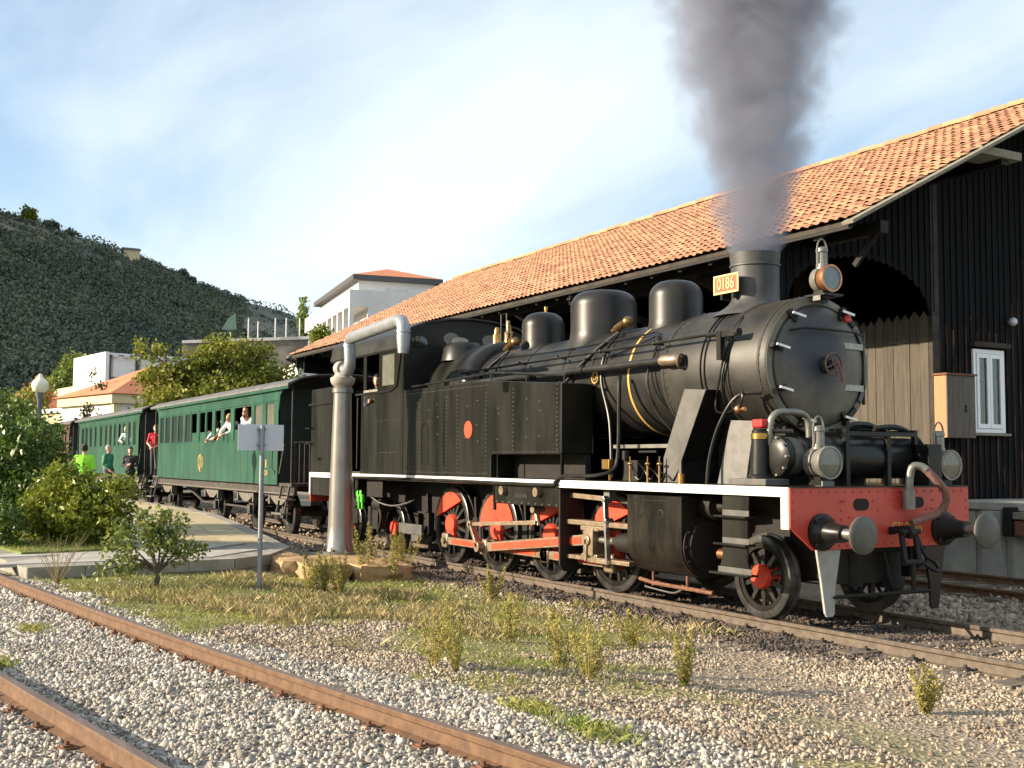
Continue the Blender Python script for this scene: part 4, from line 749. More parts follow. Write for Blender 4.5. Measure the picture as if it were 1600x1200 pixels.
for s in (-1, 1):
    yb = s * .975
    bf = part(MB().lathe((-9.288, yb, 1.065), (1, 0, 0), [(0, .205), (.03, .205), (.04, .17), (.08, .15), (.22, .105), (.34, .095), (.34, .08)], 28), 'buffer', 'black')
    part(MB().cyl((-8.96, yb, 1.065), (-8.70, yb, 1.065), .058, n=20), 'buffer_plunger', 'bright_steel', parent=bf); part(MB().lathe((-8.72, yb, 1.065), (1, 0, 0), [(0, .07), (.012, .19), (.03, .205), (.045, .205), (.06, .19), (.075, .10), (.08, .02)], 36), 'buffer_head', 'buffer_face', parent=bf)
    for i in range(4): a = math.pi / 4 + i * math.pi / 2; part(MB().cyl((-9.26, yb + .17 * math.cos(a), 1.065 + .17 * math.sin(a)), (-9.225, yb + .17 * math.cos(a), 1.065 + .17 * math.sin(a)), .026, n=6), 'buffer_bolt', 'black', parent=bf)
hk = part(MB().prism([(-9.28, 1.10), (-9.05, 1.13), (-8.96, 1.12), (-8.93, 1.04), (-8.98, .98), (-9.06, .99), (-9.03, 1.04), (-9.08, 1.06), (-9.28, 1.01)], 'xz', .05, .13), 'draw_hook', 'under_black', smooth=0, bevel=.012)
ln_ = MB()
for y in (-.02, .20): ln_.bar((-9.03, y, 1.06), (-8.97, y, .72), .035, .06, up=(0, 1, 0))
ln_.cyl((-9.0, -.05, 1.06), (-9.0, .24, 1.06), .03, n=10).cyl((-8.97, -.05, .72), (-8.97, .24, .72), .035, n=10)
part(ln_, 'coupling_link', 'under_black'); part(MB().tube([(-8.97, .22, .73), (-8.93, .36, .64), (-8.93, .46, .62), (-8.95, .44, .70), (-9.02, .34, .80), (-9.05, .26, 1.0)], .024, 8, 4).cyl((-8.97, .1, .72), (-8.97, .1, .42), .028, n=10), 'coupling_shackle', 'black')
part(MB().tube([(-9.20, .31, 1.34), (-9.19, .31, 1.62), (-9.16, .33, 1.78), (-9.10, .40, 1.79), (-9.05, .44, 1.75)], .048, 10, 5).cyl((-9.20, .31, 1.30), (-9.20, .31, 1.52), .07, n=12), 'brake_hose_elbow', 'lamp_metal')
part(MB().tube([(-9.06, .43, 1.76), (-9.0, .53, 1.64), (-8.98, .66, 1.50), (-9.02, .70, 1.36), (-9.10, .66, 1.25), (-9.16, .50, 1.19), (-9.2, .35, 1.14)], .045, 10, 6), 'brake_hose', 'hose')
for s in (-1, 1):
    part(MB().prism([(s * 1.03, .868), (s * .67, .868), (s * .72, .62), (s * .76, .42), (s * .77, .16), (s * .80, .13), (s * .88, .13), (s * .91, .17), (s * .97, .55)], 'yz', -9.34, -9.305), 'guard_iron', 'guard_white' if s < 0 else 'black', smooth=0, bevel=.006)
part(MB().cyl((-9.32, -.8, .34), (-9.32, .8, .34), .022, n=8), 'guard_stay', 'under_black')
part(MB().box(-9.75, -9.5, -.5, .5, .45, .9).cyl((-9.55, -.25, .42), (-9.55, -.25, .8), .12, n=14).cyl((-9.55, .35, .38), (-9.55, .35, .8), .14, n=14).tube([(-9.45, .15, .8), (-9.42, .2, .5), (-9.45, .3, .35)], .03), 'front_gear', 'under_black')
# ---------------------------------------------------------------- wheels
def wheel_meshes(r, ns, hub, cw):
    ty = MB().lathe((0, -.07, 0), (0, 1, 0), [(0, r - .085), (0, r - .012), (.008, r), (.10, r + .004), (.105, r + .028), (.14, r + .028), (.14, r - .085), (0, r - .085)], 56, cap=False)
    rim = MB().lathe((0, -.055, 0), (0, 1, 0), [(0, r - .15), (0, r - .088), (.11, r - .088), (.11, r - .15), (0, r - .15)], 56, cap=False)
    sp = MB()
    for i in range(ns):
        a = 2 * math.pi * (i + .5) / ns; d = Vector((math.cos(a), 0, math.sin(a))); t = Vector((-d.z, 0, d.x))
        p0, p1 = d * (hub * .7), d * (r - .13)
        q = []
        for p, w, dp in ((p0, .034, .045), (p1, .022, .03)): q += [p + t * w * sx + Vector((0, dp * sy, 0)) for sx, sy in ((-1, -1), (1, -1), (1, 1), (-1, 1))]
        sp.add(q, [(0, 1, 5, 4), (1, 2, 6, 5), (2, 3, 7, 6), (3, 0, 4, 7)])
    hb = MB().lathe((0, -.11, 0), (0, 1, 0), [(0, hub * .3), (0, hub * .92), (.02, hub), (.22, hub), (.22, .05)], 32)
    out_ = dict(tyre=ty.mesh('tyre', 'tyre_steel'), rim=rim.mesh('rim', 'black'), spokes=sp.mesh('spokes', 'spoke_paint'), hub=hb.mesh('hub', 'wheel_red'))
    if cw:
        a0, a1 = math.radians(cw[0]), math.radians(cw[1]); R0 = r - .10
        arc = [(R0 * math.cos(a), R0 * math.sin(a)) for a in np.linspace(a0, a1, 18)]
        out_['counterweight'] = MB().prism(arc, 'xz', -.088, .03).mesh('counterweight', 'wheel_red', 30)
        out_['crank_boss'] = MB().prism([(-.10, .05), (.10, .05), (.19, -.22), (.20, -.30), (.14, -.36), (.06, -.36), (0, -.30)], 'xz', -.105, .03).mesh('crank_boss', 'wheel_red', 30)
    return out_
def put_wheel(x, r, ms, name):
    for s in (-1, 1):
        w = place(name, ms['tyre'], loco, (x, s * .87, r), (0, 0, 0 if s < 0 else math.pi))
        for k_, me_ in ms.items():
            if k_ != 'tyre': local_part(k_, me_, w)
    part(MB().cyl((x, -.8, r), (x, .8, r), .085, n=14), 'axle', 'under_black')
DX = (-18.50, -16.78, -15.06, -13.34); DR = .685
drv = wheel_meshes(DR, 15, .185, (48, 168)); drv2 = wheel_meshes(DR, 15, .185, (18, 178)); car = wheel_meshes(.485, 10, .145, None)
for i, x in enumerate(DX): put_wheel(x, DR, drv2 if i == 1 else drv, 'driving_wheel')
for x in (-10.31, -21.05, -23.30): put_wheel(x, .485, car, 'carrying_wheel')
# rods and valve gear on the near side, plain rods on the far side
PX_, PZ_ = .14, -.27
def rod(x0, z0, x1, z1, y, h, name, s=1):
    r_ = part(MB().bar((x0, y, z0), (x1, y, z1), .055, h), name, 'rod_steel', bevel=.006)
    dx, dz = x1 - x0, z1 - z0; n_ = Vector((dx, 0, dz)); L_ = n_.length; n_ /= L_; a = Vector((x0, y - s * .030, z0)) + n_ * .28; b_ = Vector((x1, y - s * .030, z1)) - n_ * .28
    part(MB().bar(a, b_, .012, h * .62), 'rod_flute', 'wheel_red', parent=r_)
    for x, z in ((x0, z0), (x1, z1)): part(MB().box(x - .12, x + .12, y - .05, y + .05, z - .13, z + .13), 'rod_end', 'rod_steel', parent=r_, bevel=.03); 
    for x, z in ((x0, z0), (x1, z1)): part(MB().cyl((x, y - s * .09, z), (x, y + s * .12, z), .055, n=14), 'crank_pin', 'rod_steel', parent=r_)
for s in (1, -1):
    for a, c in zip(DX[:-1], DX[1:]): rod(a + PX_, DR + PZ_, c + PX_, DR + PZ_, -s * 1.10, .13, 'coupling_rod', s)
    rod(-16.78 + PX_, DR + PZ_, -13.42, .74, -s * 1.24, .15, 'main_rod', s)
    y = -s * 1.24
    part(MB().box(-14.05, -12.45, y - .09, y + .09, .93, 1.0).box(-13.62, -12.98, y - .08, y + .08, .88, .93), 'upper_slide_bar', 'rod_steel', smooth=0, bevel=.01)
    part(MB().box(-14.05, -12.45, y - .08, y + .08, .44, .50), 'lower_slide_bar', 'rod_steel', smooth=0, bevel=.01)
    part(MB().box(-13.52, -13.28, y - .11, y + .11, .52, .90).box(-13.62, -13.18, y - .09, y + .09, .86, .93).box(-13.6, -13.2, y - .09, y + .09, .50, .54).cyl((-13.4, y - .14, .73), (-13.4, y + .1, .73), .07, n=14), 'crosshead', 'rod_steel', smooth=0, bevel=.012)
    part(MB().cyl((-13.3, y + .02 * s, .74), (-12.2, y + .02 * s, .74), .048, n=14), 'piston_rod', 'bright_steel'); part(MB().lathe((-12.75, y, .74), (1, 0, 0), [(0, .12), (.1, .13), (.42, .15), (.42, .1)], 20), 'gland', 'under_black')
    part(MB().bar((-12.98, y - .1 * s, 1.36), (-12.90, y - .1 * s, .43), .04, .075, up=(0, 1, 0)).cyl((-12.98, y - .14 * s, 1.30), (-12.98, y, 1.30), .04, n=10).cyl((-12.95, y - .14 * s, 1.02), (-12.95, y, 1.02), .04, n=10), 'combination_lever', 'bright_steel', bevel=.006)
    part(MB().bar((-13.42, y - .1 * s, .46), (-12.90, y - .1 * s, .46), .04, .06).bar((-13.42, y - .1 * s, .75), (-13.42, y - .1 * s, .44), .05, .08, up=(0, 1, 0)), 'union_link', 'rod_steel', bevel=.006)
    part(MB().bar((-14.9, y, 1.37), (-12.98, y, 1.31), .045, .07), 'radius_rod', 'rod_steel', bevel=.006); part(MB().box(-13.08, -12.94, y - .06, y + .06, 1.30, 1.43), 'radius_rod_end', 'plate_pale', smooth=0, bevel=.01)
    part(MB().bar((-16.92, y - .12 * s, .78), (-14.92, y - .05 * s, .90), .035, .065), 'eccentric_rod', 'rod_steel', bevel=.006)
    part(MB().bar((-16.64, y - .12 * s, .42), (-16.92, y - .12 * s, .80), .06, .10, up=(0, 1, 0)).cyl((-16.92, y - .17 * s, .78), (-16.92, y - .05 * s, .78), .06, n=12).cyl((-16.64, y - .17 * s, .42), (-16.64, y, .42), .085, n=14), 'return_crank', 'rod_steel', bevel=.006)
    part(MB().tube([(-14.90, y, 1.42), (-14.98, y, 1.1), (-14.92, y, .86)], [.05, .06, .04], 8, 4).cyl((-14.95, y - .1, 1.1), (-14.95, y + .1, 1.1), .06, n=12), 'expansion_link', 'rod_steel')
    ya, yb = sorted((-s * 1.435, -s * 1.06)); part(MB().prism([(ya, 1.43), (yb, 1.43), (yb, .32), (yb - .06, .26), (ya + .08, .25), (ya + .02, .30), (ya, .36)], 'yz', -14.03, -13.99), 'motion_bracket', 'under_black', smooth=0)
    ya, yb = sorted((-s * 1.425, -s * 1.39)); mb = part(MB().box(-16.02, -14.06, ya, yb, 1.16, 1.448), 'link_bracket', 'tank_black', smooth=0, bevel=.005); part(MB().box(-15.35, -14.95, ya - .004 * s, yb - .002, 1.27, 1.33), 'bracket_slot', 'under_black', parent=mb, smooth=0)
    part(MB().box(-16.04, -15.98, ya, yb, 1.05, 1.448), 'bracket_flange', 'black', smooth=0)
    rv = MB()
    for x in np.arange(-15.9, -14.1, .2): rv.ball((x, -s * 1.427, 1.19), .014, 6, 4)
    for x in (-15.65, -14.6): rv.cyl((x, -s * 1.42, 1.37), (x, -s * 1.5, 1.37), .07, n=14)
    o = part(rv, 'bracket_rivets', 'rod_steel', parent=mb); o['kind'] = 'stuff'
    # cylinder block
    sec = [(-1.45, 1.40), (-1.45, .80)] + [(-1.05 - .40 * math.cos(t), .79 - .40 * math.sin(t)) for t in np.linspace(0, math.pi * .62, 12)] + [(-.6, .5), (-.6, 1.40)]
    if s < 0: sec = [(-a, c) for a, c in sec]
    cb = part(MB().prism(sec, 'yz', -12.30, -11.16), 'cylinder_block', 'cyl_black', smooth=35)
    sec2 = [(a * 1.004, c) for a, c in sec]; part(MB().box(-12.29, -11.16, *sorted((-s * 1.453, -s * 1.40)), 1.335, 1.345), 'casing_seam', 'black', parent=cb, smooth=0)
    part(MB().lathe((-11.16, -s * 1.05, .79), (1, 0, 0), [(0, .385), (.03, .385), (.03, .33), (.07, .31), (.09, .18), (.10, .05)], 36), 'cylinder_cover', 'under_black', parent=cb)
    for i in range(12): a = i * math.pi / 6; part(MB().cyl((-11.13, -s * 1.05 + .355 * math.cos(a), .79 + .355 * math.sin(a)), (-11.10, -s * 1.05 + .355 * math.cos(a), .79 + .355 * math.sin(a)), .018, n=6), 'cover_stud', 'black', parent=cb)
    part(MB().lathe((-11.18, -s * 1.0, 1.28), (1, 0, 0), [(0, .18), (.2, .17), (.22, .08), (.55, .05), (.56, .02)], 20), 'valve_chest_cover', 'under_black', parent=cb)
    for x in (-12.02, -11.58): part(MB().lathe((x, -s * 1.44, 1.17), (0, -s, 0), [(0, .062), (.012, .062), (.014, .045), (.002, .04)], 18), 'inspection_plug', 'black', parent=cb)
    part(MB().cyl((-10.85, -s * 1.1, .72), (-10.6, -s * 1.1, .72), .065, n=16), 'spring_cover', 'copper')
    part(MB().tube([(-12.3, -s * 1.25, .30), (-12.0, -s * 1.25, .27), (-11.1, -s * 1.25, .26), (-10.85, -s * 1.22, .25)], .026, 8).cyl((-12.0, -s * 1.25, .24), (-12.0, -s * 1.25, .42), .02, n=8).cyl((-11.3, -s * 1.25, .24), (-11.3, -s * 1.25, .42), .02, n=8), 'drain_cock_pipe', 'rust')
    part(MB().tube([(-12.25, -s * 1.2, .20), (-11.7, -s * 1.24, .18), (-11.5, -s * 1.26, .20), (-11.45, -s * 1.2, .26)], .012, 6, 3), 'drain_rod', 'bright_steel')
    # front steps
    st = part(MB().prism([(-10.46, 1.45), (-10.0, 1.45), (-10.03, 1.2), (-10.04, .72), (-9.98, .56), (-10.54, .54), (-10.47, .72), (-10.47, 1.2)], 'xz', *sorted((-s * 1.385, -s * 1.36))), 'step_plate', 'tank_black', smooth=0)
    for z, a, c in ((1.20, -10.54, -9.98), (.88, -10.54, -9.98), (.54, -10.62, -9.94)):
        part(MB().box(a, c, *sorted((-s * 1.47, -s * 1.30)), z - .012, z + .012), 'step_tread', 'black', parent=st, smooth=0, bevel=.004); part(MB().box(a + .08, c - .02, *sorted((-s * 1.392, -s * 1.386)), z + .012, z + .075), 'step_grip', 'plate_grey', parent=st, smooth=0)
    # rear steps by the cab door
    st = part(MB().box(-22.36, -21.92, *sorted((-s * 1.385, -s * 1.36)), .52, 1.45), 'cab_step_plate', 'tank_black', smooth=0)
    for z in (1.22, .88, .54): part(MB().box(-22.40, -21.88, *sorted((-s * 1.46, -s * 1.30)), z - .012, z + .012), 'step_tread', 'black', parent=st, smooth=0, bevel=.004)
# brake gear, springs, injector below the footplate
for x in (-19.6, -17.64, -15.92, -14.2): part(MB().bar((x, -.87, 1.2), (x + .06, -.87, .42), .06, .09, up=(0, 1, 0)).box(x - .04, x + .12, -.93, -.81, .45, .85), 'brake_hanger', 'under_black', smooth=0)
part(MB().box(-20.6, -19.55, -1.05, -.98, .42, .62).box(-20.0, -19.7, -1.05, -.9, .3, .45), 'bogie_equaliser', 'plate_grey', smooth=0, bevel=.01)
part(MB().box(-23.9, -20.4, -.72, -.64, .35, .8), 'bogie_frame', 'under_black', smooth=0); part(MB().box(-23.9, -20.4, .64, .72, .35, .8), 'bogie_frame', 'under_black', smooth=0)
part(MB().cyl((-21.5, -1.1, .95), (-21.1, -1.1, .95), .16, n=18).box(-21.6, -21.3, -1.2, -1.0, .45, .95).cyl((-21.7, -1.15, .30), (-21.7, -1.15, .9), .09, n=12).box(-21.55, -20.75, -1.34, -1.3, 1.1, 1.44).tube([(-21.3, -1.2, 1.0), (-21.1, -1.2, .7), (-21.25, -1.2, .4)], .04, 8, 4), 'injector', 'under_black', bevel=.008)
part(MB().tube([(-21.5, -1.3, 1.12), (-20.9, -1.33, 1.0), (-20.3, -1.33, .96), (-19.7, -1.33, 1.02), (-19.3, -1.33, 1.1)], .016, 6, 5), 'steam_heat_pipe', 'bright_steel')
for x in (-21.86, -21.68): part(MB().cyl((x, -1.38, .98), (x, -1.38, 1.14), .045, n=10).cyl((x, -1.38, .84), (x, -1.38, .98), .025, n=8).box(x - .07, x + .02, -1.42, -1.40, 1.10, 1.22), 'valve_handle', 'valve_green', bevel=.008)
part(MB().tube([(-21.95, -1.45, 1.05), (-21.95, -1.46, 1.42), (-21.7, -1.47, 1.48), (-18, -1.47, 1.49), (-14.4, -1.47, 1.48), (-14.1, -1.46, 1.52), (-13.98, -1.44, 1.60), (-13.8, -1.40, 1.62), (-13.3, -1.30, 1.63), (-13.1, -1.12, 1.72), (-13.08, -1.05, 2.0), (-13.1, -1.02, 2.9), (-13.16, -.96, 3.02)], .030, 8, 4), 'vacuum_pipe', 'black')
# lubricators and fittings on the footplate between tank and casing
part(MB().box(-13.35, -13.17, -1.15, -1.02, 1.72, 1.86).cyl((-13.25, -1.08, 1.56), (-13.25, -1.08, 1.72), .02, n=8), 'oil_box', 'brass', smooth=0, bevel=.01)
part(MB().box(-13.05, -12.7, -1.0, -.8, 1.562, 1.85).cyl((-12.95, -1.02, 1.85), (-12.95, -1.02, 1.98), .05, n=10).box(-12.75, -12.35, -.95, -.9, 1.95, 1.98), 'lubricator', 'under_black', smooth=0, bevel=.008)
for x in (-12.70, -12.30, -12.04): part(MB().cyl((x, -1.12, 1.56), (x, -1.12, 1.80), .018, n=8).ball((x, -1.12, 1.80), .030, 10, 6).cyl((x - .05, -1.12, 1.80), (x + .05, -1.12, 1.80), .014, n=8).cyl((x, -1.12, 1.80), (x, -1.12, 1.90), .010, n=6), 'oil_fitting', 'bronze')
for k_ in range(0, 7, 2): part(MB().tube([(-12.9 + .1 * k_, -.98, 1.85 - .02 * k_), (-12.7 + .12 * k_, -1.06, 1.66 + .03 * (k_ % 3)), (-12.55 + .12 * k_, -1.05, 1.60), (-12.45 + .13 * k_, -1.0, 1.9)], .010, 5, 5), 'oil_pipe', 'black')
part(MB().box(-13.6, -12.3, -.78, -.74, 2.02, 2.07), 'footplate_bar', 'lamp_metal', smooth=0); part(MB().cyl((-11.38, -1.28, 1.56), (-11.38, -1.28, 1.68), .045, n=14), 'oil_cup', 'brass')
# ---------------------------------------------------------------- tanks, cab, bunker
for s in (-1, 1):
    ya, yb = sorted((s * 1.42, s * .86))
    sec = [(-19.62, 1.564), (-16.14, 1.564), (-16.14, 1.88), (-16.09, 1.93), (-13.99, 1.93), (-13.99, 2.97), (-16.25, 3.13), (-19.62, 3.15)]
    tk = part(MB().prism(sec, 'xz', ya, yb), 'side_tank', 'tank_black', smooth=0, bevel=.018)
    part(MB().box(-16.1, -14.0, *sorted((s * 1.0, s * .9)), 1.564, 1.93), 'tank_recess', 'under_black', smooth=0, parent=tk)
    part(MB().box(-14.03, -13.995, *sorted((s * 1.41, s * 1.37)), 1.564, 1.93).box(-15.95, -15.92, *sorted((s * 1.41, s * 1.39)), 1.564, 1.93), 'tank_leg', 'tank_black', smooth=0, parent=tk)
    rv = MB(); yr = s * 1.421
    for x in (-19.3, -18.85, -17.75, -17.35, -16.3, -15.4, -14.1):
        for z in np.arange(1.64 if x < -16.2 else 2.0, 3.0, .068): rv.ball((x, yr, z), .0145, 6, 4)
    for z in (1.62, 2.98 - .02):
        for x in np.arange(-19.5, -16.2, .068): rv.ball((x, yr, z if z < 2 else 3.06), .0125, 6, 4)
    for x in np.arange(-16.05, -14.05, .068): rv.ball((x, yr, 1.965), .0125, 6, 4)
    for x in (-18.5, -18.1, -17.0, -16.6, -15.9, -15.0, -14.6):
        for z in (2.2, 2.5, 2.75): rv.ball((x + random.uniform(-.05, .05), yr, z + random.uniform(-.1, .1)), .018, 6, 4)
    o = part(rv, 'tank_rivets', 'rivet', parent=tk); o['kind'] = 'stuff'
    part(MB().tube([(-18.78, s * 1.424, 1.75), (-18.78, s * 1.424, 2.42), (-18.66, s * 1.424, 2.52), (-18.5, s * 1.424, 2.42), (-18.5, s * 1.424, 1.75), (-17.86, s * 1.424, 1.75), (-17.86, s * 1.424, 2.9)], .006, 5), 'plate_seam', 'tank_black', parent=tk)
    part(MB().cyl((-16.92, s * 1.42, 2.35), (-16.92, s * 1.432, 2.35), .145, n=36), 'red_disc', 'wheel_red', parent=tk)
    part(MB().tube([(-19.35, s * 1.36, 3.20), (-16.25, s * 1.36, 3.26), (-13.95, s * 1.36, 3.08)], .022), 'tank_handrail', 'black', parent=tk)
    for x, z in ((-18.6, 3.2), (-17.4, 3.23), (-16.25, 3.25), (-15.1, 3.17), (-14.0, 3.08)): part(MB().cyl((x, s * 1.36, z - .14), (x, s * 1.36, z), .014, n=6), 'rail_stanchion', 'black', parent=tk)
    # cab side
    ya, yb = sorted((s * 1.42, s * 1.39))
    cs = part(MB().box(-21.72, -19.625, ya, yb, 1.562, 3.15).box(-21.62, -21.46, ya, yb, 3.15, 4.0).box(-20.0, -19.66, ya, yb, 3.15, 4.0).box(-21.46, -20.0, ya, yb, 3.95, 4.0).box(-21.46, -20.0, ya, yb, 3.15, 3.235).box(-20.80, -20.75, ya, yb, 3.235, 3.95), 'cab_side', 'tank_black', smooth=0)
    part(MB().box(-20.75, -20.0, *sorted((s * 1.404, s * 1.398)), 3.235, 3.95), 'sliding_pane', 'blind_glass', parent=cs, smooth=0)
    part(MB().box(-20.73, -20.68, *sorted((s * 1.416, s * 1.405)), 3.24, 3.94).box(-20.07, -20.02, *sorted((s * 1.416, s * 1.405)), 3.24, 3.94).box(-20.68, -20.07, *sorted((s * 1.416, s * 1.405)), 3.89, 3.94).box(-20.68, -20.07, *sorted((s * 1.416, s * 1.405)), 3.24, 3.29), 'pane_frame', 'tank_black', parent=cs, smooth=0)
    part(MB().box(-21.5, -20.78, *sorted((s * 1.46, s * 1.40)), 3.19, 3.235), 'arm_rest', 'timber_grey', parent=cs, smooth=0)
    part(MB().tube([(-22.0, s * 1.425, 3.17), (-20.2, s * 1.43, 3.17), (-19.9, s * 1.43, 3.25), (-19.72, s * 1.43, 3.95)], .022, 8), 'cab_beading', 'black', parent=cs)
    for x in (-21.80, -22.36): part(MB().tube([(x, s * 1.46, 1.66), (x, s * 1.46, 3.10)], .018), 'door_handrail', 'black')
    rv = MB()
    for z in np.arange(1.64, 3.1, .06): rv.ball((-19.78, s * 1.421, z), .0125, 6, 4)
    for x in np.arange(-20.7, -19.8, .06): rv.ball((x, s * 1.421, 1.98), .0125, 6, 4)
    for x in np.arange(-21.0, -20.0, .075): rv.ball((x, s * 1.421, 2.6), .011, 6, 4)
    o = part(rv, 'cab_rivets', 'rivet', parent=cs); o['kind'] = 'stuff'
    # bunker
    bk = part(MB().box(-24.72, -22.42, *sorted((s * 1.42, s * 1.38)), 1.562, 3.42), 'bunker_side', 'tank_black', smooth=0, bevel=.008)
    part(MB().box(-24.8, -23.3, *sorted((s * 1.46, s * 1.42)), 3.06, 3.10), 'bunker_rail', 'black', parent=bk, smooth=0)
    for x, z in ((-24.75, 2.2), (-24.2, 1.86), (-24.75, 2.55)): part(MB().tube([(x - .1, s * 1.42, z), (x - .1, s * 1.5, z), (x + .15, s * 1.5, z), (x + .15, s * 1.42, z)], .014, 6), 'bunker_step', 'black', parent=bk)
    part(MB().box(-22.44, -22.38, *sorted((s * 1.42, s * 1.38)), 3.42, 4.0), 'cab_rear_pillar', 'tank_black', smooth=0)
part(MB().box(-24.72, -24.68, -1.38, 1.38, 1.562, 3.42).box(-24.6, -23.4, -1.3, 1.3, 3.0, 3.3), 'bunker_back', 'tank_black', smooth=0)
part(MB().box(-24.79, -24.74, -1.4, 1.4, .9, 1.55), 'rear_beam', 'beam_red', smooth=0)
cr_ = [(-1.47, 3.97), (-1.42, 4.22), (-1.30, 4.36), (-1.0, 4.48), (-.5, 4.57), (0, 4.60), (.5, 4.57), (1.0, 4.48), (1.30, 4.36), (1.42, 4.22), (1.47, 3.97)]
rf = cr_ + [(a * .975, c - .035) for a, c in cr_[::-1]]
b_ = MB(); k = len(rf); b_.add([(-23.42, a, c) for a, c in rf] + [(-19.52, a, c) for a, c in rf], [(i, (i + 1) % k, k + (i + 1) % k, k + i) for i in range(k)] + [tuple(range(k)), tuple(range(2 * k - 1, k - 1, -1))])
part(b_, 'cab_roof', 'boiler_black', smooth=50)
fw = [(a * .97, c - .03) for a, c in cr_]
cf = part(MB().prism(fw + [(1.38, 1.7), (-1.38, 1.7)], 'yz', -19.68, -19.63), 'cab_front', 'black', smooth=0)
part(MB().prism(fw + [(1.38, 3.9), (-1.38, 3.9)], 'yz', -23.40, -23.36), 'cab_back_upper', 'black', smooth=0); part(MB().prism([(-1.38, 3.2), (1.38, 3.2), (1.38, 1.6), (-1.38, 1.6)], 'yz', -23.40, -23.36), 'cab_back_lower', 'black', smooth=0)
for y in (-1.1, -.42, .42, 1.1): part(MB().prism([(y + .17 * math.cos(t), 4.18 - .10 * (abs(y) > 1) + .12 * math.sin(t)) for t in np.linspace(0, 2 * math.pi, 20)[:-1]], 'yz', -19.628, -19.615), 'spectacle_pane', 'blind_glass' if abs(y) < 1 else 'dark_glass', parent=cf, smooth=0)
part(MB().box(-19.66, -19.635, -1.36, -1.05, 3.25, 3.9), 'front_pane', 'blind_glass', smooth=0, parent=cf)
part(MB().box(-20.6, -19.7, -.6, .6, 1.7, 3.6), 'backhead', 'under_black', smooth=0); part(MB().box(-23.3, -19.7, -1.35, 1.35, 1.562, 1.60), 'cab_floor', 'timber_dark', smooth=0)
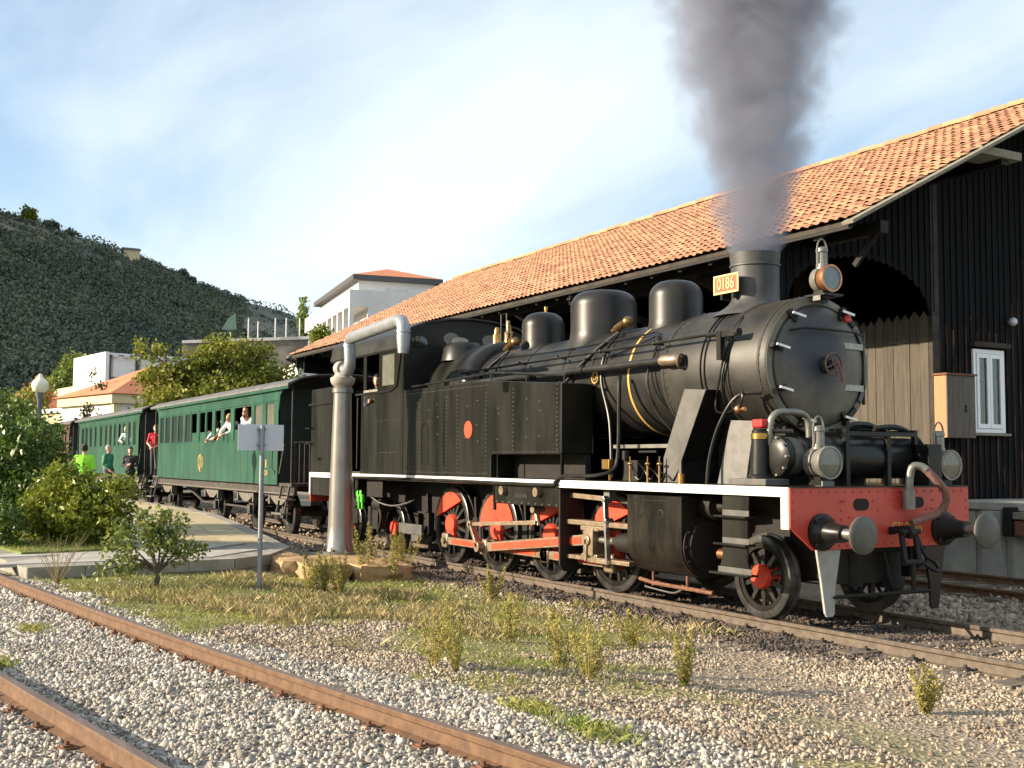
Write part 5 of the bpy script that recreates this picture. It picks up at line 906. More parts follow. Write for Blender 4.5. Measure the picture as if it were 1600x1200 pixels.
# ================================================================= coaches
def coach(name, label, group, x1, x0, wins, body, open_wins=(), blind=(), zb=1.22, balc=True, emblem=None, number=None, detail=True):
    """x1 = end nearest the engine, x0 = far end"""
    root = thing(name, label, 'railway coach', ((x0 + x1) / 2, 0, 0), group); ZT = 3.60; Y0 = -1.45; wz0, wz1 = 2.35, 3.28
    seams = []
    # near side: lower boards, window band posts, upper boards
    x = x1; k = 0; n = max(1, round((x1 - x0) / .62)); W = (x1 - x0) / n
    for i in range(n):
        a, c = x1 - (i + 1) * W, x1 - i * W
        MB().box(a + .011, c - .011, Y0, Y0 + .04, zb, wz0 - .004).build('lower_panel', body, root, smooth=0, bevel=.006)
        MB().box(a + .011, c - .011, Y0, Y0 + .04, wz1 + .004, ZT).build('upper_panel', body, root, smooth=0, bevel=.006)
    MB().box(x0, x1, Y0 + .041, Y0 + .06, zb, wz0 - .003).build('lower_backing', 'coach_dark', root, smooth=0); MB().box(x0, x1, Y0 + .041, Y0 + .06, wz1 + .003, ZT).build('upper_backing', 'coach_dark', root, smooth=0)
    ws = sorted(wins); edges = [x0] + [e for w in ws for e in w] + [x1]
    for a, c in zip(edges[0::2], edges[1::2]):
        if c - a > .01: MB().box(a, c, Y0 + .001, Y0 + .06, wz0, wz1).build('window_post', body, root, smooth=0, bevel=.006)
    for i, (a, c) in enumerate(ws):
        r_ = .06
        fr = MB().box(a, a + .03, Y0 + .015, Y0 + .05, wz0, wz1).box(c - .03, c, Y0 + .015, Y0 + .05, wz0, wz1).box(a + .03, c - .03, Y0 + .015, Y0 + .05, wz1 - .04, wz1).box(a + .03, c - .03, Y0 + .015, Y0 + .05, wz0, wz0 + .035)
        fr.add([(a + .03, Y0 + .02, wz1 - .04), (a + .03 + r_, Y0 + .02, wz1 - .04), (a + .03, Y0 + .02, wz1 - .04 - r_)], [(0, 1, 2)]); fr.add([(c - .03, Y0 + .02, wz1 - .04), (c - .03 - r_, Y0 + .02, wz1 - .04), (c - .03, Y0 + .02, wz1 - .04 - r_)], [(0, 2, 1)])
        f = fr.build('window_frame', body, root, smooth=0)
        if i in open_wins: MB().box(a + .03, c - .03, Y0 + .03, Y0 + .05, wz0 + .036, wz0 + .30).build('lowered_sash', body, f, smooth=0)
        else: MB().box(a + .03, c - .03, Y0 + .034, Y0 + .042, wz0 + .036, wz1 - .041).build('pane', 'blind_glass' if i in blind else 'coach_pane', f, smooth=0)
    # far side, ends, floor, roof
    MB().box(x0, x1, 1.39, 1.45, zb, 2.35).box(x0, x1, 1.39, 1.45, 3.28, ZT).build('far_side', body, root, smooth=0)
    for a, c in ws: MB().box(c, c + .12, 1.39, 1.45, 2.35, 3.28).build('far_window_post', body, root, smooth=0)
    for xe in (x0, x1):
        s = 1 if xe == x1 else -1; xa, xb = sorted((xe, xe - s * .05)); e = MB().box(xa, xb, -1.44, -.38, zb, ZT).box(xa, xb, .38, 1.44, zb, ZT).box(xa, xb, -.38, .38, 3.2, ZT); e.build('end_wall', 'coach_dark', root, smooth=0)
        xa, xb = sorted((xe - s * .03, xe - s * .05)); MB().box(xa, xb, -.38, .38, zb, 3.2).build('end_door', 'coach_dark', root, smooth=0)
    MB().box(x0 + .06, x1 - .06, -1.38, 1.38, zb - .02, zb + .06).build('floor', 'coach_inside', root, smooth=0)
    st = MB()
    for x in np.arange(x0 + .8, x1 - .5, 1.55): MB().box(x, x + .12, -1.3, -.3, zb + .06, 2.55).build('seat_back', 'coach_inside', root, smooth=0, bevel=.02)
    MB().box(x0 + .06, x1 - .06, .25, .30, zb + .06, ZT - .05).build('partition', 'coach_inside', root, smooth=0)
    ov = .95; ra = [(-1.54, 3.60), (-1.53, 3.66), (-1.25, 3.80), (-.8, 3.90), (0, 3.95), (.8, 3.90), (1.25, 3.80), (1.53, 3.66), (1.54, 3.60)]; pr = ra + [(a * .97, c - .03) for a, c in ra[::-1]]; k = len(pr)
    b = MB().add([(x0 - ov, a, c) for a, c in pr] + [(x1 + ov, a, c) for a, c in pr], [(i, (i + 1) % k, k + (i + 1) % k, k + i) for i in range(k)] + [tuple(range(k)), tuple(range(2 * k - 1, k - 1, -1))]); rf = b.build('roof', 'coach_roof', root, smooth=50)
    MB().box(x0 - .02, x1 + .95, -1.53, -1.49, 3.53, 3.60).build('cornice', body, root, smooth=0)
    # underframe and running gear
    MB().box(x0 - .9, x1 + .95, -1.33, -1.25, .98, zb - .02).box(x0 - .9, x1 + .95, 1.25, 1.33, .98, zb - .02).box(x0 - .9, x1 + .95, -.2, .2, 1.0, 1.15).build('sole_bar', 'underframe', root, smooth=0)
    MB().box(x0 - .9, x1 + .95, -1.36, -1.331, 1.0, 1.03).build('footboard_strip', 'pale_iron', root, smooth=0)
    wt = MB().lathe((0, -.07, 0), (0, 1, 0), [(0, .08), (-.02, .10), (.01, .12), (.03, .38), (0, .40), (0, .485), (.10, .49), (.105, .515), (.14, .515), (.14, .1)], 32).mesh('wheel', 'tyre_steel')
    for x in ((x1 - .55), (x1 - 3.4), (x1 - 6.9), (x0 + .55)) if detail else ():
        for s in (-1, 1): place('wheel', wt, root, (x, s * .87, .49), (0, 0, 0 if s < 0 else math.pi))
        MB().cyl((x, -.8, .49), (x, .8, .49), .07, n=10).build('axle', 'underframe', root)
        g = MB().prism([(x - .75, .98), (x + .75, .98), (x + .55, .84), (x + .22, .72), (x - .22, .72), (x - .55, .84)], 'xz', -1.22, -1.12); g.build('leaf_spring', 'pale_iron', root, smooth=0)
        MB().prism([(x - .3, .98), (x + .3, .98), (x + .16, .3), (x - .16, .3)], 'xz', -1.06, -1.02).box(x - .13, x + .13, -1.14, -1.0, .38, .62).build('axle_guard', 'underframe', root, smooth=0, bevel=.01)
        for dx in (-.72, .72): MB().box(x + dx - .05, x + dx + .05, -1.24, -1.10, .72, .98).build('spring_hanger', 'pale_iron', root, smooth=0)
    if detail: MB().bar((x1 - 2.0, -.9, .95), (x0 + 2.0, -.9, .95), .05, .05).bar((x1 - 4.2, -.9, .52), (x1 - 2.0, -.9, .95), .05, .05).bar((x1 - 4.2, -.9, .52), (x0 + 4.2, -.9, .52), .05, .05).bar((x0 + 2, -.9, .95), (x0 + 4.2, -.9, .52), .05, .05).build('truss_rod', 'underframe', root, smooth=0)
    # end balconies: platform, railings, steps, roof brackets
    for xe, s in ((x1, 1), (x0, -1)):
        if not balc: continue
        MB().box(*sorted((xe, xe + s * .95)), -1.40, 1.40, zb - .02, zb + .05).build('balcony_floor', 'underframe', root, smooth=0)
        rl = thing('balcony_railing', None, None, (xe, 0, zb)); rl.parent = root; rl.matrix_parent_inverse = Matrix.Translation(-Vector(root['_loc']))
        MB().tube([(xe + s * .85, -1.32, 2.25), (xe + s * .85, -.45, 2.25)], .02).tube([(xe + s * .85, .45, 2.25), (xe + s * .85, 1.32, 2.25)], .02).build('handrail', 'pale_iron', rl)
        for y in list(np.arange(-1.30, -.42, .125)) + list(np.arange(.45, 1.34, .125)): MB().cyl((xe + s * .85, y, zb), (xe + s * .85, y, 2.25), .012, n=6).build('baluster', 'underframe', rl)
        for y in (-1.36, 1.36): MB().cyl((xe + s * .82, y, zb), (xe + s * .82, y, 3.62), .022, n=8).build('roof_post', 'underframe', root)
        MB().tube([(xe + s * .20, -1.46, 1.5), (xe + s * .55, -1.46, 2.2)], .018).build('grab_rail', 'pale_iron', root)
        MB().prism([(xe, 3.58), (xe + s * .42, 3.58), (xe + s * .10, 3.42), (xe, 3.05)], 'xz', -1.44, -1.40).build('bracket', body, root, smooth=0)
        for z, dy in ((.88, .05), (.55, .15)): MB().box(*sorted((xe + s * .12, xe + s * .85)), -1.46 - dy, -1.2 - dy, z - .02, z + .02).build('step', 'pale_iron', root, smooth=0)
        for dx in (.18, .78): MB().bar((xe + s * dx, -1.38, 1.2), (xe + s * dx, -1.5, .55), .03, .05, up=(0, 1, 0)).build('step_hanger', 'pale_iron', root, smooth=0)
        for y in (-.9, .9): MB().cyl((xe + s * .95, y, 1.05), (xe + s * 1.32, y, 1.05), .06, n=12).cyl((xe + s * 1.32, y, 1.05), (xe + s * 1.36, y, 1.05), .19, n=20).build('buffer', 'underframe', root)
    if emblem:
        x, z = emblem; ys = Y0 - .004
        e = thing('railway_monogram', None, None, (x, ys, z)); e.parent = root; e.matrix_parent_inverse = Matrix.Translation(-Vector(root['_loc'])); e['label'] = 'interlaced golden C and P monogram'
        def oval(rx, rz, a0, a1, w): 
            m_ = MB(); t = np.linspace(math.radians(a0), math.radians(a1), 30); vs = []
            for q in t: vs += [(x + (rx - w) * math.cos(q), ys, z + (rz - w) * math.sin(q)), (x + rx * math.cos(q), ys, z + rz * math.sin(q)), (x + rx * math.cos(q), ys + .006, z + rz * math.sin(q)), (x + (rx - w) * math.cos(q), ys + .006, z + (rz - w) * math.sin(q))]
            return m_.add(vs, [(4 * i + j, 4 * i + (j + 1) % 4, 4 * i + 4 + (j + 1) % 4, 4 * i + 4 + j) for i in range(29) for j in range(4)])
        oval(.28, .24, 50, 310, .045).build('letter_c', 'gold_paint', e, smooth=0)
        MB().box(x - .03, x + .03, ys - .003, ys + .004, z - .29, z + .24).build('letter_p_stem', 'gold_paint', e, smooth=0); oval(.26, .24, -88, 92, .045).build('letter_p_bowl', 'gold_paint', e, smooth=0)
    if number:
        x, z, tx = number; text_mesh('coach_number', tx, .17, 'gold_paint', root, (x, Y0 - .004, z), (math.radians(90), 0, 0), .003, 1.35); MB().box(x - .03, x + .03, Y0 - .004, Y0 + .003, z + .14, z + .34).build('class_numeral', 'gold_paint', root, smooth=0)
    return root
mat('coach_pane', (0.018, 0.024, 0.023), (0.035, 0.042, 0.04), 1.5, rough=0.06, spec=0.8)
W1 = [(-40.05, -39.44), (-39.27, -38.57), (-38.33, -37.59), (-37.48, -36.78), (-36.51, -35.82), (-35.74, -35.02), (-34.73, -34.03), (-33.92, -33.23), (-32.94, -32.29), (-32.02, -31.29), (-30.97, -29.32), (-29.07, -28.38), (-28.07, -27.39)]
c1 = coach('passenger_coach', 'green wooden coach with an open window row behind the engine', 'coaches of the steam train', -27.05, -40.32, W1, 'coach_green', open_wins=(5, 6, 7, 8, 9, 10), blind=(11, 12), emblem=(-34.47, 1.75), number=(-27.95, 1.50, 'C8'))
MB().tube([(-27.45, -1.462, 2.30), (-27.45, -1.462, 1.62), (-27.25, -1.462, 1.56), (-27.25, -1.462, 1.48)], .014, 6).build('lamp_cable', 'coach_dark', c1)
W2 = [(-56.68, -55.98), (-55.62, -54.95), (-54.43, -53.79), (-53.16, -52.63), (-51.83, -51.24), (-50.59, -50.03), (-49.58, -49.01), (-48.58, -48.06), (-47.62, -47.15), (-46.72, -46.17), (-45.6, -45.07), (-44.67, -44.08)]
c2 = coach('passenger_coach', 'green wooden coach farther back beside the standing men', 'coaches of the steam train', -43.65, -57.4, W2, 'coach_green', open_wins=(8,), emblem=(-50.8, 1.75))
c3 = coach('passenger_coach', 'dark brown coach at the tail behind the lamp post', 'coaches of the steam train', -60.6, -73.5, [(-73 + 1.0 * i, -72.4 + 1.0 * i) for i in range(12)], 'coach_brown', detail=False)
# ================================================================= people
def person(name, label, loc, heading, pose, cl, scale=1.0, group=None, build=1.0):
    """pose: joint positions (metres, body facing -Y, feet at z=0). cl: shirt, trousers, hair, skin, shoes"""
    J = dict(hip=(0, 0, .95), chest=(0, 0, 1.30), neck=(0, 0, 1.47), head=(0, -.01, 1.63), sl=(-.19, 0, 1.42), sr=(.19, 0, 1.42), el=(-.24, .03, 1.13), er=(.24, .03, 1.13), hl=(-.25, -.06, .88), hr=(.25, -.06, .88), kl=(-.10, -.02, .50), kr=(.10, -.02, .50), al=(-.11, .03, .09), ar=(.11, .03, .09), tl=(-.12, -.13, .04), tr=(.12, -.13, .04)); J.update(pose)
    J = {k: Vector(v) for k, v in J.items()}
    segs = []                                  # a, b, ra, rb, region
    def S(a, b, ra, rb, reg): segs.append((Vector(a), Vector(b), ra, rb, reg))
    w = build
    S(J['hip'] + Vector((-.07, 0, 0)), J['hip'] + Vector((.07, 0, 0)), .125 * w, .125 * w, 'trousers'); S(J['hip'] + Vector((0, 0, .06)), J['chest'], .135 * w, .15 * w, 'shirt')
    S(J['chest'] + Vector((-.07, 0, .02)), J['chest'] + Vector((.07, 0, .02)), .13 * w, .13 * w, 'shirt'); S(J['sl'], J['sr'], .075, .075, 'shirt'); S(J['chest'], J['neck'], .10, .06, 'shirt')
    S(J['neck'], J['head'], .052, .055, 'skin')
    for s in 'lr':
        S(J['s' + s], J['e' + s], .062 * w, .048 * w, 'shirt'); S(J['e' + s], J['h' + s], .045, .032, 'sleeve'); d = (J['h' + s] - J['e' + s]).normalized()
        S(J['h' + s], J['h' + s] + d * .09, .036, .030, 'skin'); u = d.cross(Vector((0.3, .5, .8))).normalized(); S(J['h' + s] + d * .02, J['h' + s] + d * .07 + u * .05, .014, .012, 'skin')
        for q in (-.024, -.008, .008, .024): v = d.cross(u).normalized(); S(J['h' + s] + d * .08 + v * q, J['h' + s] + d * (.165 - abs(q) * .8) + v * q * 1.2 + u * .03, .0115, .009, 'skin')
        hp = J['hip'] + Vector((-.09 if s == 'l' else .09, 0, -.02)); S(hp, J['k' + s], .092 * w, .062 * w, 'trousers'); S(J['k' + s], J['a' + s], .060 * w, .045, 'trousers'); S(J['a' + s], J['t' + s], .045, .036, 'shoes')
    h = J['head']
    b = MB()
    for a, c, ra, rb, reg in segs:
        d = (c - a); L_ = d.length; dn = d.normalized() if L_ > 1e-6 else Vector((0, 0, 1)); pr = [(-ra * math.cos(t), ra * math.sin(t)) for t in (.05, .5, 1.0, 1.57)] + [(L_ + rb * math.sin(t), rb * math.cos(t)) for t in (0, .55, 1.05, 1.52)]
        b.lathe(a, dn, pr, 10)
    b.ball(h + Vector((0, .01, .04)), .105, 14, 10, (.78, .95, 1.12)); b.ball(h + Vector((0, -.03, -.03)), .075, 12, 8, (.82, .9, 1.0)); b.ball(h + Vector((0, -.105, .0)), .018, 8, 6, (.8, 1, 1.5)); b.ball(h + Vector((-.085, .0, .01)), .022, 8, 6, (.5, 1, 1.4)); b.ball(h + Vector((.085, .0, .01)), .022, 8, 6, (.5, 1, 1.4))
    hair = cl.get('long', 0)
    b.ball(h + Vector((0, .025, .065)), .108, 14, 10, (.82, .95, 1.0))
    if hair: b.ball(h + Vector((0, .06, -.05)), .10, 12, 8, (.98, .55, 1.5)); b.ball(h + Vector((-.08, .0, -.06)), .05, 10, 8, (.7, 1, 2.1)); b.ball(h + Vector((.08, .0, -.06)), .05, 10, 8, (.7, 1, 2.1))
    me = b.mesh(name, 'skin'); o = bpy.data.objects.new(name, me); COL.objects.link(o); r = o.modifiers.new('r', 'REMESH'); r.mode = 'VOXEL'; r.voxel_size = .0125; sm = o.modifiers.new('s', 'SMOOTH'); sm.iterations = 2; sm.factor = .5
    dg = bpy.context.evaluated_depsgraph_get(); m2 = bpy.data.meshes.new_from_object(o.evaluated_get(dg)); bpy.data.objects.remove(o)
    keys = ['skin', 'shirt', 'trousers', 'hair', 'shoes', 'sleeve']; cl.setdefault('shoes', 'cloth_dark'); cl.setdefault('sleeve', cl['shirt']); m2.materials.clear()
    for k in keys: m2.materials.append(MATS[cl.get(k, 'skin')])
    nP = len(m2.polygons); cc = np.empty(nP * 3); m2.polygons.foreach_get('center', cc); cc = cc.reshape(-1, 3); best = np.full(nP, 9.0); idx = np.zeros(nP, int)
    for a, c, ra, rb, reg in segs:
        a = np.array(a); c = np.array(c); d = c - a; t = np.clip(((cc - a) @ d) / max(d @ d, 1e-9), 0, 1); dist = np.linalg.norm(cc - a - t[:, None] * d, axis=1) - (ra + (rb - ra) * t); q = dist < best; best[q] = dist[q]; idx[q] = keys.index(reg)
    hz = np.array(h); rel = cc - hz; hd = (np.linalg.norm(rel / np.array([.1, .13, .17]), axis=1) < 1.1) & (rel[:, 2] > -.12); idx[hd] = 0
    hr_ = (hd | (np.linalg.norm(rel / np.array([.14, .16, .24]), axis=1) < 1.1) * bool(hair)) & ((rel[:, 2] > .085) | ((rel[:, 1] > .015) & (rel[:, 2] > -.05)) | (bool(hair) & (rel[:, 2] > -.26) & ((rel[:, 1] > -.02) | (np.abs(rel[:, 0]) > .075)))); idx[hr_ & (rel[:, 2] < .4)] = 3
    m2.polygons.foreach_set('material_index', idx.astype(np.int32)); m2.polygons.foreach_set('use_smooth', np.ones(nP, bool)); m2.update()
    p = bpy.data.objects.new(name, m2); COL.objects.link(p); p.location = loc; p.rotation_euler = (0, 0, heading); p.scale = (scale,) * 3
    return tag(p, label, 'person', group)
FACE_CAM = lambda x, y: math.atan2(x - CAM.x, -(y - CAM.y)) if False else math.atan2((CAM.y - y), (CAM.x - x)) + math.pi / 2
PL = 'people on and around the train'
# men on the platform
person('person', 'person in a dark suit standing on the platform with folded arms', (-43.2, -1.80, .42), FACE_CAM(-43, -1.8) - .2, dict(el=(-.25, -.02, 1.14), er=(.25, -.02, 1.14), hl=(-.02, -.22, 1.17), hr=(.03, -.22, 1.12)), dict(shirt='cloth_dark', trousers='cloth_dark', hair='hair_dark'), 1.04, PL)
person('person', 'grey-haired person in green shirt and grey vest on the platform', (-43.9, -2.45, .42), FACE_CAM(-44, -2.4) + 1.0, dict(hl=(-.2, -.16, .95)), dict(shirt='cloth_green', trousers='cloth_grey', hair='hair_grey'), 1.08, PL, 1.12)
person('person', 'person seen from behind in a bright yellow-green safety jacket', (-32.6, -5.05, .42), FACE_CAM(-33, -5) + math.pi * .95, {}, dict(shirt='cloth_hiviz', trousers='cloth_navy', hair='hair_dark'), 1.02, PL, 1.2)
person('person', 'person in pale blue clothes at the back of the platform', (-47.5, -4.05, .42), FACE_CAM(-47, -4) + 2.2, {}, dict(shirt='cloth_blue', trousers='cloth_blue', hair='hair_dark'), 1.0, PL)
# on the balcony between the coaches
person('person', 'person in a red polo shirt holding the coach balcony rail', (-41.38, -1.30, 1.27), FACE_CAM(-41, -1.1) - .1, dict(el=(-.27, -.06, 1.14), er=(.27, -.08, 1.14), hl=(-.14, -.34, 1.0), hr=(.06, -.36, 1.0)), dict(shirt='cloth_red', trousers='cloth_jeans', hair='hair_sandy', sleeve='skin'), 1.0, PL)
person('person', 'child beside the person in red on the coach balcony', (-42.0, -1.15, 1.27), FACE_CAM(-41.5, -1) , dict(hl=(-.14, -.28, 1.12), hr=(.06, -.3, 1.1)), dict(shirt='cloth_maroon', trousers='cloth_dark', hair='hair_brown', sleeve='skin'), .82, PL)
# passengers at the windows (standing inside, leaning out)
def leaner(label, x, y, z, cl, scale=.95, turn=0.0, pose=None, out=.0):
    ps = dict(chest=(0, -.16, 1.27), neck=(0, -.24, 1.42), head=(0, -.30, 1.57), sl=(-.18, -.2, 1.38), sr=(.18, -.2, 1.38), el=(-.2, -.42, 1.16), er=(.2, -.40, 1.16), hl=(-.05, -.55, 1.10), hr=(.08, -.55, 1.08)); ps.update(pose or {})
    return person('person', label, (x, y, z), turn, ps, cl, scale, PL)
leaner('smiling long-haired passenger in white leaning out behind the sign', -30.0, -1.18, 1.54, dict(shirt='cloth_white', trousers='cloth_jeans', hair='hair_brown', long=1), 1.0, .55, dict(hl=(-.12, -.32, .98), hr=(.12, -.32, .98), el=(-.22, -.18, 1.1), er=(.22, -.18, 1.1)))
leaner('blond passenger in white leaning on the open coach window', -31.75, -1.12, 1.46, dict(shirt='cloth_white', trousers='cloth_jeans', hair='hair_blond'), 1.0, .5, dict(head=(0.02, -.34, 1.50), hl=(-.16, -.52, 1.02)))
leaner('passenger in maroon sitting inside the coach window', -32.6, -.98, 1.40, dict(shirt='cloth_maroon', trousers='cloth_dark', hair='hair_brown', long=1), .98, -.6, dict(hl=(-.2, -.40, 1.04)))
leaner('passenger in white half hidden behind a coach window post', -33.35, -1.04, 1.34, dict(shirt='cloth_white', trousers='cloth_dark', hair='hair_dark'), .98, .3)
leaner('passenger in brown low behind a middle coach window', -35.3, -.72, 1.02, dict(shirt='cloth_maroon', trousers='cloth_dark', hair='hair_sandy'), .98, .3)
leaner('balding passenger in white waving from the farther coach', -46.55, -1.2, 1.40, dict(shirt='cloth_white', trousers='cloth_dark', hair='skin'), 1.0, .9, dict(er=(.3, -.45, 1.35), hr=(.30, -.50, 1.56)))
person('person', 'engine driver in a navy cap and jacket at the cab window', (-21.42, -1.20, 1.80), 1.0, dict(hl=(-.1, -.3, 1.2), hr=(.1, -.3, 1.2)), dict(shirt='cloth_navy', trousers='cloth_navy', hair='cloth_navy'), 1.0, 'people on and around the train')
# ================================================================= water crane, sign, lamp
cx, cyy = -19.7, -2.60
wc = thing('water_crane', 'tall grey metal column water crane with a swinging pipe', 'water crane', (cx, cyy, .13))
MB().lathe((cx, cyy, .135), (0, 0, 1), [(0, .36), (.05, .36), (.06, .29), (.14, .265), (.18, .245), (.5, .225), (2.85, .165), (2.92, .165), (2.93, .19), (3.0, .19), (3.02, .165), (3.06, .17)], 40).build('column', 'crane_white', wc)
MB().lathe((cx, cyy, 3.19), (0, 0, 1), [(0, .165), (.03, .20), (.09, .225), (.15, .225), (.16, .19), (.20, .15), (.24, .14)], 36).build('capital', 'crane_tan', wc)
for i in range(8): a = i * math.pi / 4; MB().cyl((cx + .31 * math.cos(a), cyy + .31 * math.sin(a), .18), (cx + .31 * math.cos(a), cyy + .31 * math.sin(a), .225), .025, n=6).build('foot_bolt', 'rust', wc)
MB().box(cx - .42, cx + .42, cyy - .42, cyy + .42, .10, .135).build('foot_plate', 'kerb_stone', wc, smooth=0)
MB().ball((cx - .12, cyy, 3.52), .14, 16, 10).cyl((cx - .05, cyy, 3.40), (cx - .05, cyy, 3.62), .10, n=20).lathe((cx - .02, cyy, 3.5), (1, 0, 0), [(0, .13), (.06, .15), (.1, .15), (.1, .1)], 20).build('swivel_head', 'crane_tan', wc)
MB().tube([(cx + .05, cyy, 3.50), (cx + .25, cyy, 3.46), (cx + .34, cyy, 3.60), (cx + .34, cyy - .01, 3.9)], .105, 18, 5).cyl((cx + .34, cyy - .01, 3.88), (cx + .34, cyy - .01, 3.93), .115, n=20).tube([(cx + .34, cyy - .01, 3.9), (cx + .34, cyy - .01, 3.94), (cx + .40, cyy - .02, 4.01), (cx + .50, cyy - .03, 4.03), (cx + 3.2, cyy - .30, 4.04), (cx + 3.35, cyy - .31, 4.01), (cx + 3.43, cyy - .32, 3.92), (cx + 3.44, cyy - .32, 3.84)], .105, 18).build('swinging_pipe', 'galvanised', wc)
MB().lathe((cx + 3.44, cyy - .32, 3.86), (0, 0, -1), [(0, .115), (.03, .118), (.04, .105), (.10, .112), (.36, .085), (.36, .07)], 24).build('spout', 'galvanised', wc)
MB().tube([(cx - .30, cyy + .05, .3), (cx - .32, cyy + .05, 1.9)], .02).build('valve_spindle', 'underframe', wc)
sx_, sy_ = -15.75, -5.30
sg = thing('blank_sign', 'grey back of a rectangular sign on a thin steel post', 'sign', (sx_, sy_, 0)); rgt = Vector((.0, 1, 0)).normalized(); nrm = Vector((rgt.y, -rgt.x, 0))
MB().cyl((sx_, sy_, 0), (sx_, sy_, 2.31), .033, n=16).build('post', 'post_grey', sg)
pc_ = Vector((sx_, sy_, 2.14)) - nrm * .06; MB().obox(pc_, rgt * .33, nrm * .004, Vector((0, 0, .185))).build('plate', 'sign_back', sg, smooth=0)
for z in (2.04, 2.26): MB().obox(Vector((sx_, sy_, z)) - nrm * .025, rgt * .06, nrm * .035, Vector((0, 0, .012))).build('clamp', 'post_grey', sg, smooth=0)
lx, ly = -31.0, -6.42
lp = thing('street_lamp', 'platform lamp with a cream acorn globe above the shrubs', 'street lamp', (lx, ly, .42))
MB().lathe((lx, ly, .42), (0, 0, 1), [(0, .13), (.3, .12), (.35, .075), (2.9, .06), (2.95, .09), (3.06, .10), (3.1, .12)], 18).build('post', 'lamp_post', lp)
MB().lathe((lx, ly, 3.50), (0, 0, 1), [(0, .11), (.04, .17), (.14, .205), (.24, .20), (.32, .15), (.37, .085), (.41, .06), (.45, .055), (.48, .02)], 24).build('globe', 'globe', lp)
# ================================================================= plants
def blob_points(blobs, n, hollow=.55):
    P = []; wts = np.array([b_[1][0] * b_[1][1] * b_[1][2] for b_ in blobs]); wts = wts / wts.sum()
    for (c, r), w in zip(blobs, wts):
        k = max(3, int(n * w)); d = rng.normal(size=(k, 3)); d /= np.linalg.norm(d, axis=1, keepdims=True); rad = (hollow ** 3 + (1 - hollow ** 3) * rng.uniform(0, 1, (k, 1))) ** (1 / 3)
        P.append(np.array(c) + d * rad * np.array(r) * (1 + rng.normal(0, .08, (k, 1))))
    return np.concatenate(P)
def clumped(blobs, nc, per, spread, hollow=.5):
    c = blob_points(blobs, nc, hollow); return (c[:, None] + rng.normal(0, spread, (len(c), per, 3))).reshape(-1, 3)
def plant(name, label, cat, base, blobs, nc, per, spread, leaf, mt, stems, r0, group=None, hollow=.5, stem_name='stem', leaf_name='foliage', asp=.45, bark='bark'):
    t = thing(name, label, cat, base, group)
    P = clumped(blobs, nc, per, spread, hollow); P = P[P[:, 2] > base[2] + .03]
    link(leaf_name, leaf_mesh(leaf_name, P, leaf, mt, asp=asp), t)
    for st in stems: MB().tube(st, [r0, r0 * .35], 7, 4).build(stem_name, bark, t)
    return t
bz = .33
plant('round_shrub', 'rounded yellow-green leafy shrub on the lawn bed', 'shrub', (-22.0, -6.85, bz), [((-22.15, -6.95, bz + .62), (.62, .62, .58)), ((-22.6, -7.25, bz + .5), (.5, .5, .5)), ((-21.6, -6.65, bz + .55), (.5, .48, .55)), ((-21.25, -6.2, bz + .75), (.36, .36, .42)), ((-22.2, -7.0, bz + 1.05), (.45, .45, .32)), ((-21.3, -6.3, bz + .3), (.4, .4, .28))], 700, 13, .075, .115, 'leaf_bush', [[(-22.0, -6.85, bz - .05), (-22.1, -6.9, bz + .4), (-22.4, -7.1, bz + .9)], [(-22.0, -6.85, bz - .05), (-21.7, -6.6, bz + .4), (-21.3, -6.3, bz + .8)]], .05, hollow=.62)
plant('low_hedge', 'dark low hedge clump at the left edge of the lawn', 'shrub', (-21.6, -8.0, bz), [((-21.6, -8.05, bz + .35), (.42, .35, .36)), ((-22.3, -8.3, bz + .4), (.5, .4, .45))], 260, 12, .06, .10, 'leaf_dark', [[(-21.6, -8.0, bz - .05), (-21.7, -8.05, bz + .3)]], .03)
tb = [((-25.6, -7.95, bz + .9), (.55, .5, .8)), ((-25.2, -7.55, bz + 1.5), (.4, .4, .8)), ((-26.3, -7.25, bz + 1.2), (.6, .5, .9)), ((-24.9, -7.3, bz + .8), (.5, .45, .7)), ((-27.0, -6.7, bz + 1.1), (.5, .5, .85)), ((-25.9, -7.75, bz + 2.2), (.26, .26, .75)), ((-26.6, -7.0, bz + 2.1), (.22, .22, .6)), ((-25.4, -6.95, bz + 1.9), (.22, .22, .55)), ((-27.3, -6.45, bz + 1.8), (.25, .25, .5)), ((-26.0, -6.6, bz + .7), (.45, .4, .6))]
plant('tall_shrub', 'tall dark green shrub with upright shoots below the lamp globe', 'shrub', (-26.0, -7.4, bz), tb, 950, 11, .085, .15, 'leaf_dark', [[(-26.0, -7.4, bz - .05), (-25.8, -7.6, bz + 1.2), (-25.9, -7.75, bz + 2.7)], [(-26.0, -7.4, bz - .05), (-26.4, -7.1, bz + 1.1), (-26.6, -7.0, bz + 2.5)], [(-26.0, -7.4, bz - .05), (-25.6, -7.1, bz + 1.1), (-25.4, -6.95, bz + 2.2)]], .05, hollow=.35, asp=.4)
b0 = Vector((-16.3, -6.60, float(ground_z(-16.3, -6.6)))); tips = [(-.40, -.55, .60), (-.22, -.48, .82), (-.05, -.2, 1.0), (.10, .08, 1.02), (.2, .28, .88), (.22, .42, .66), (.15, .5, .52), (-.15, -.35, .45), (.1, -.1, .70), (-.3, -.62, .28), (.2, .15, .62), (0, -.1, .9)]
sap = [((b0.x + a, b0.y + c, b0.z + d), (.15, .15, .13)) for a, c, d in tips] + [((b0.x + a * .6, b0.y + c * .6, b0.z + d * .85), (.13, .13, .12)) for a, c, d in tips]
